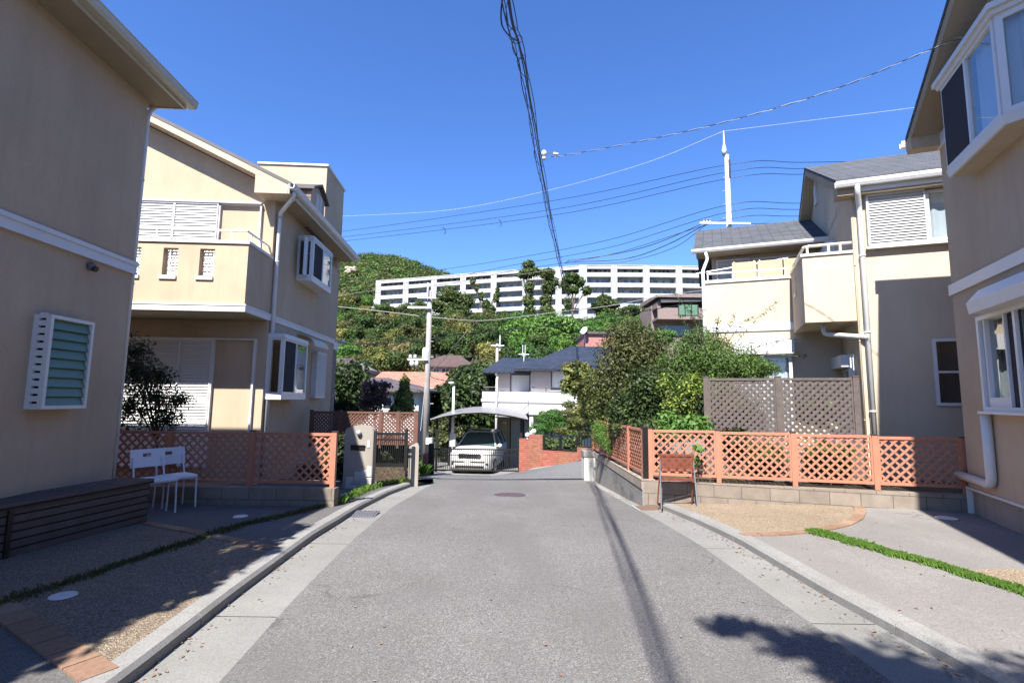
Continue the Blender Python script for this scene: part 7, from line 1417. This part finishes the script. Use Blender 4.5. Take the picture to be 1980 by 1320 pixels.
def gtxt(px, py):
    h = 'left of the utility pole' if px < 815 else ('behind the utility pole' if px < 850 else ('between the utility pole and the blue roof' if px < 985 else ('above the blue roof' if px < 1120 else 'behind the red-brown shrub')))
    return h
rows = [(48, 712, 650, 1130, 30), (54, 690, 650, 1150, 28), (60, 668, 650, 1180, 26), (68, 650, 650, 1290, 26), (78, 634, 650, 1290, 25), (88, 632, 650, 1290, 24), (98, 631, 650, 1290, 20), (110, 620, 650, 890, 20), (125, 604, 650, 830, 18), (140, 584, 650, 722, 18)]
for ri, (Y, py, xa, xb, st_) in enumerate(rows):
    px = xa - st_ * (ri % 2) * .5
    while px < xb:
        pxx = px + rng.uniform(-6, 6); yy = Y + rng.uniform(-2.5, 2.5); p2 = py + rng.uniform(-6, 6)
        if 700 < pxx < 800 and py > 655: ki = rng.choice([3, 5, 5, 2, 0])
        elif pxx < 730: ki = rng.choice([4, 3, 1, 2, 0])
        elif pxx > 985 and py > 625: ki = rng.choice([4, 1, 4])
        else: ki = rng.choice([0, 0, 1, 2, 1, 3])
        if ri <= 1 and not (pxx < 815 or 930 < pxx < 1130): px += st_; continue
        sc = st_ * .78 * Y / F / 3.0 * rng.uniform(.95, 1.25)
        slope_tree(pxx, p2, yy, ki, sc, '%s %s, %s' % (kinds[ki][1], gtxt(pxx, p2), ['lowest row', 'low row', 'second row', 'third row', 'mid slope', 'upper mid slope', 'high slope', 'near the top', 'top row', 'topmost'][ri]))
        px += st_
# dense hedge-like belt above the blue roof
for px, py, Y, sc in [(1000, 662, 62, .75), (1030, 652, 64, .85), (1065, 648, 66, .85), (1100, 650, 66, .8), (1140, 655, 64, .7), (990, 690, 58, .6), (1120, 672, 60, .6)]:
    slope_tree(px, py, Y, 4, sc, 'bright green clipped tree in the belt above the blue roof')
# tall trees in front of the apartments
AT = [(1024, [(1022, 512, 12, 9), (1020, 528, 14, 10), (1035, 525, 10, 8), (1023, 556, 9, 12), (1022, 582, 12, 12), (1024, 604, 12, 12), (1010, 532, 9, 7)], 'ivy-clad pruned tree, leftmost of the three in front of the apartment block'), (1058, [(1058, 530, 14, 10), (1060, 555, 13, 14), (1055, 580, 11, 12), (1058, 602, 14, 12), (1072, 545, 8, 8)], 'dark pruned tree, middle of the three in front of the apartment block'), (1105, [(1105, 538, 16, 10), (1120, 545, 10, 10), (1092, 550, 10, 10), (1135, 562, 9, 8), (1108, 560, 12, 8), (1098, 590, 7, 12)], 'open-branched tree, rightmost of the three in front of the apartment block'), (937, [(914, 542, 5, 6), (921, 556, 4, 6), (930, 572, 5, 7), (939, 588, 7, 8), (950, 598, 8, 8), (960, 575, 5, 10), (962, 560, 3, 5), (945, 605, 10, 8)], 'bare forked trunk wrapped in ivy in front of the apartment block'), (1168, [(1168, 578, 12, 9), (1160, 592, 16, 10), (1185, 588, 12, 9), (1172, 606, 20, 10)], 'low spreading tree at the foot of the apartment block'), (1225, [(1225, 598, 18, 8), (1245, 606, 22, 10), (1205, 606, 20, 9)], 'dark low tree at the right foot of the apartment block'), (880, [(870, 575, 26, 14), (900, 582, 18, 14), (850, 590, 22, 14), (880, 600, 30, 14), (868, 562, 14, 9)], 'big round dark tree covering the left apartment storeys')]
for i, (px, bs, lab) in enumerate(AT):
    Y = 118 if i < 4 else 122
    plant('tree', lab, 'tree', 'leaf_forest' if i in (1, 5, 6) else 'leaf_mid', [(b[0], b[1], Y, b[2], b[3]) for b in bs], 2600 if i != 6 else 6500, .33, seed=300 + i, trunk=.35, shell=.75, twigs=3, base=(D(px, 610, Y)[0], Y), extra=[('leaf_olive', 800, .33)])
# ---- far mountain with forest
prof = [(420, 560), (560, 530), (640, 516), (665, 511), (700, 503), (730, 500.5), (765, 501), (790, 507), (820, 519), (845, 533), (880, 550), (940, 570), (1040, 600)]
Ym = 330
def ridge(x): 
    px = 990 + x / Ym * F; return interp([(a, D(a, b, Ym)[2]) for a, b in prof], px)
xs = np.linspace(D(380, 500, Ym)[0], D(1060, 500, Ym)[0], 60); m = MB(); vs = []
depth = [(-190, 0.0), (-150, .18), (-110, .40), (-70, .62), (-35, .82), (-12, .95), (0, 1.0), (40, .9), (120, .4), (200, 0)]
def mz(x, dy): k = interp(depth, dy); return 12 + (ridge(x) - 12) * k + 2.5 * math.sin(x * .11 + dy * .05) * (1 - abs(k - .5))
for dy, _ in depth:
    for x in xs: vs.append((x, Ym + dy, mz(x, dy) - 1.5))
nx = len(xs); m.add(vs, [(j * nx + i, j * nx + i + 1, (j + 1) * nx + i + 1, (j + 1) * nx + i) for j in range(len(depth) - 1) for i in range(nx - 1)]); o = m.build('hills', 'hillground', smooth=True); o['kind'] = 'structure'
q = random.Random(9); bl = {'leaf_forest': [], 'leaf_mid': [], 'leaf_olive': [], 'leaf_bright': []}
for _ in range(1500):
    x = q.uniform(D(590, 500, Ym)[0], D(870, 500, Ym)[0]); dy = -q.random() * 150 + 6; r = q.uniform(2.4, 4.6); bl[q.choice(['leaf_forest', 'leaf_forest', 'leaf_mid', 'leaf_mid', 'leaf_olive', 'leaf_bright'])].append([x, Ym + dy, mz(x, dy) + r * .1, r, r, r * .8])
for k, (mt, b) in enumerate(bl.items()):
    o = leafmesh('forest', mt, b, len(b) * 85, .62, 400 + k, shell=.3, upb=.6); tag(o, 'forest covering the far mountain on the left', None, None, 'stuff')
rk = thing('rock_outcrop', 'pale bare rock outcrop on the far mountain beside the left house eave', 'rocks'); m = MB()
for _ in range(14):
    px, py = q.uniform(668, 688), q.uniform(516, 526); x, y, z = D(px, py, 262); s_ = q.uniform(1.0, 2.4); m.ball((x, y + 1, z), s_ * .6, 7, 5, (q.uniform(.8, 1.6), 1, q.uniform(.6, 1.1)))
m.build('rocks', 'rocks', rk)

# fallen leaves and grit along the gutters and kerbs
q = random.Random(21)
def litter(label, fx, y0, y1, n, off):
    m = MB()
    for _ in range(n):
        y = y0 + (y1 - y0) * q.random() ** 1.3; x = fx(y); z = T(x, y) + off; a = q.random() * 6.28; s_ = q.uniform(.006, .02); c, d = math.cos(a) * s_, math.sin(a) * s_; h = q.uniform(.002, .01)
        m.add([(x - c, y - d, z + .001), (x + d * .5, y - c * .5, z + h), (x + c, y + d, z + .002), (x - d * .5, y + c * .5, z + h)], [(0, 1, 2, 3)])
    o = m.build('fallen_leaves', 'brickisland'); tag(o, label, None, None, 'stuff')
litter('dry leaf litter along the right gutter', lambda y: pw(RK, y) - abs(q.gauss(0, .12)), 2.5, 9, 260, RZ + .004)
litter('dry leaf litter along the left gutter', lambda y: pw(LK, y) + abs(q.gauss(0, .1)), 2.5, 9, 200, RZ + .004)
litter('dry leaf litter scattered over the right driveway', lambda y: pw(RK, y) + .2 + q.random() * 4, 2.5, 8.2, 160, .024)
litter('dry leaf litter scattered over the road', lambda y: q.uniform(-1.6, 2.0), 2.5, 10, 110, RZ + .008)
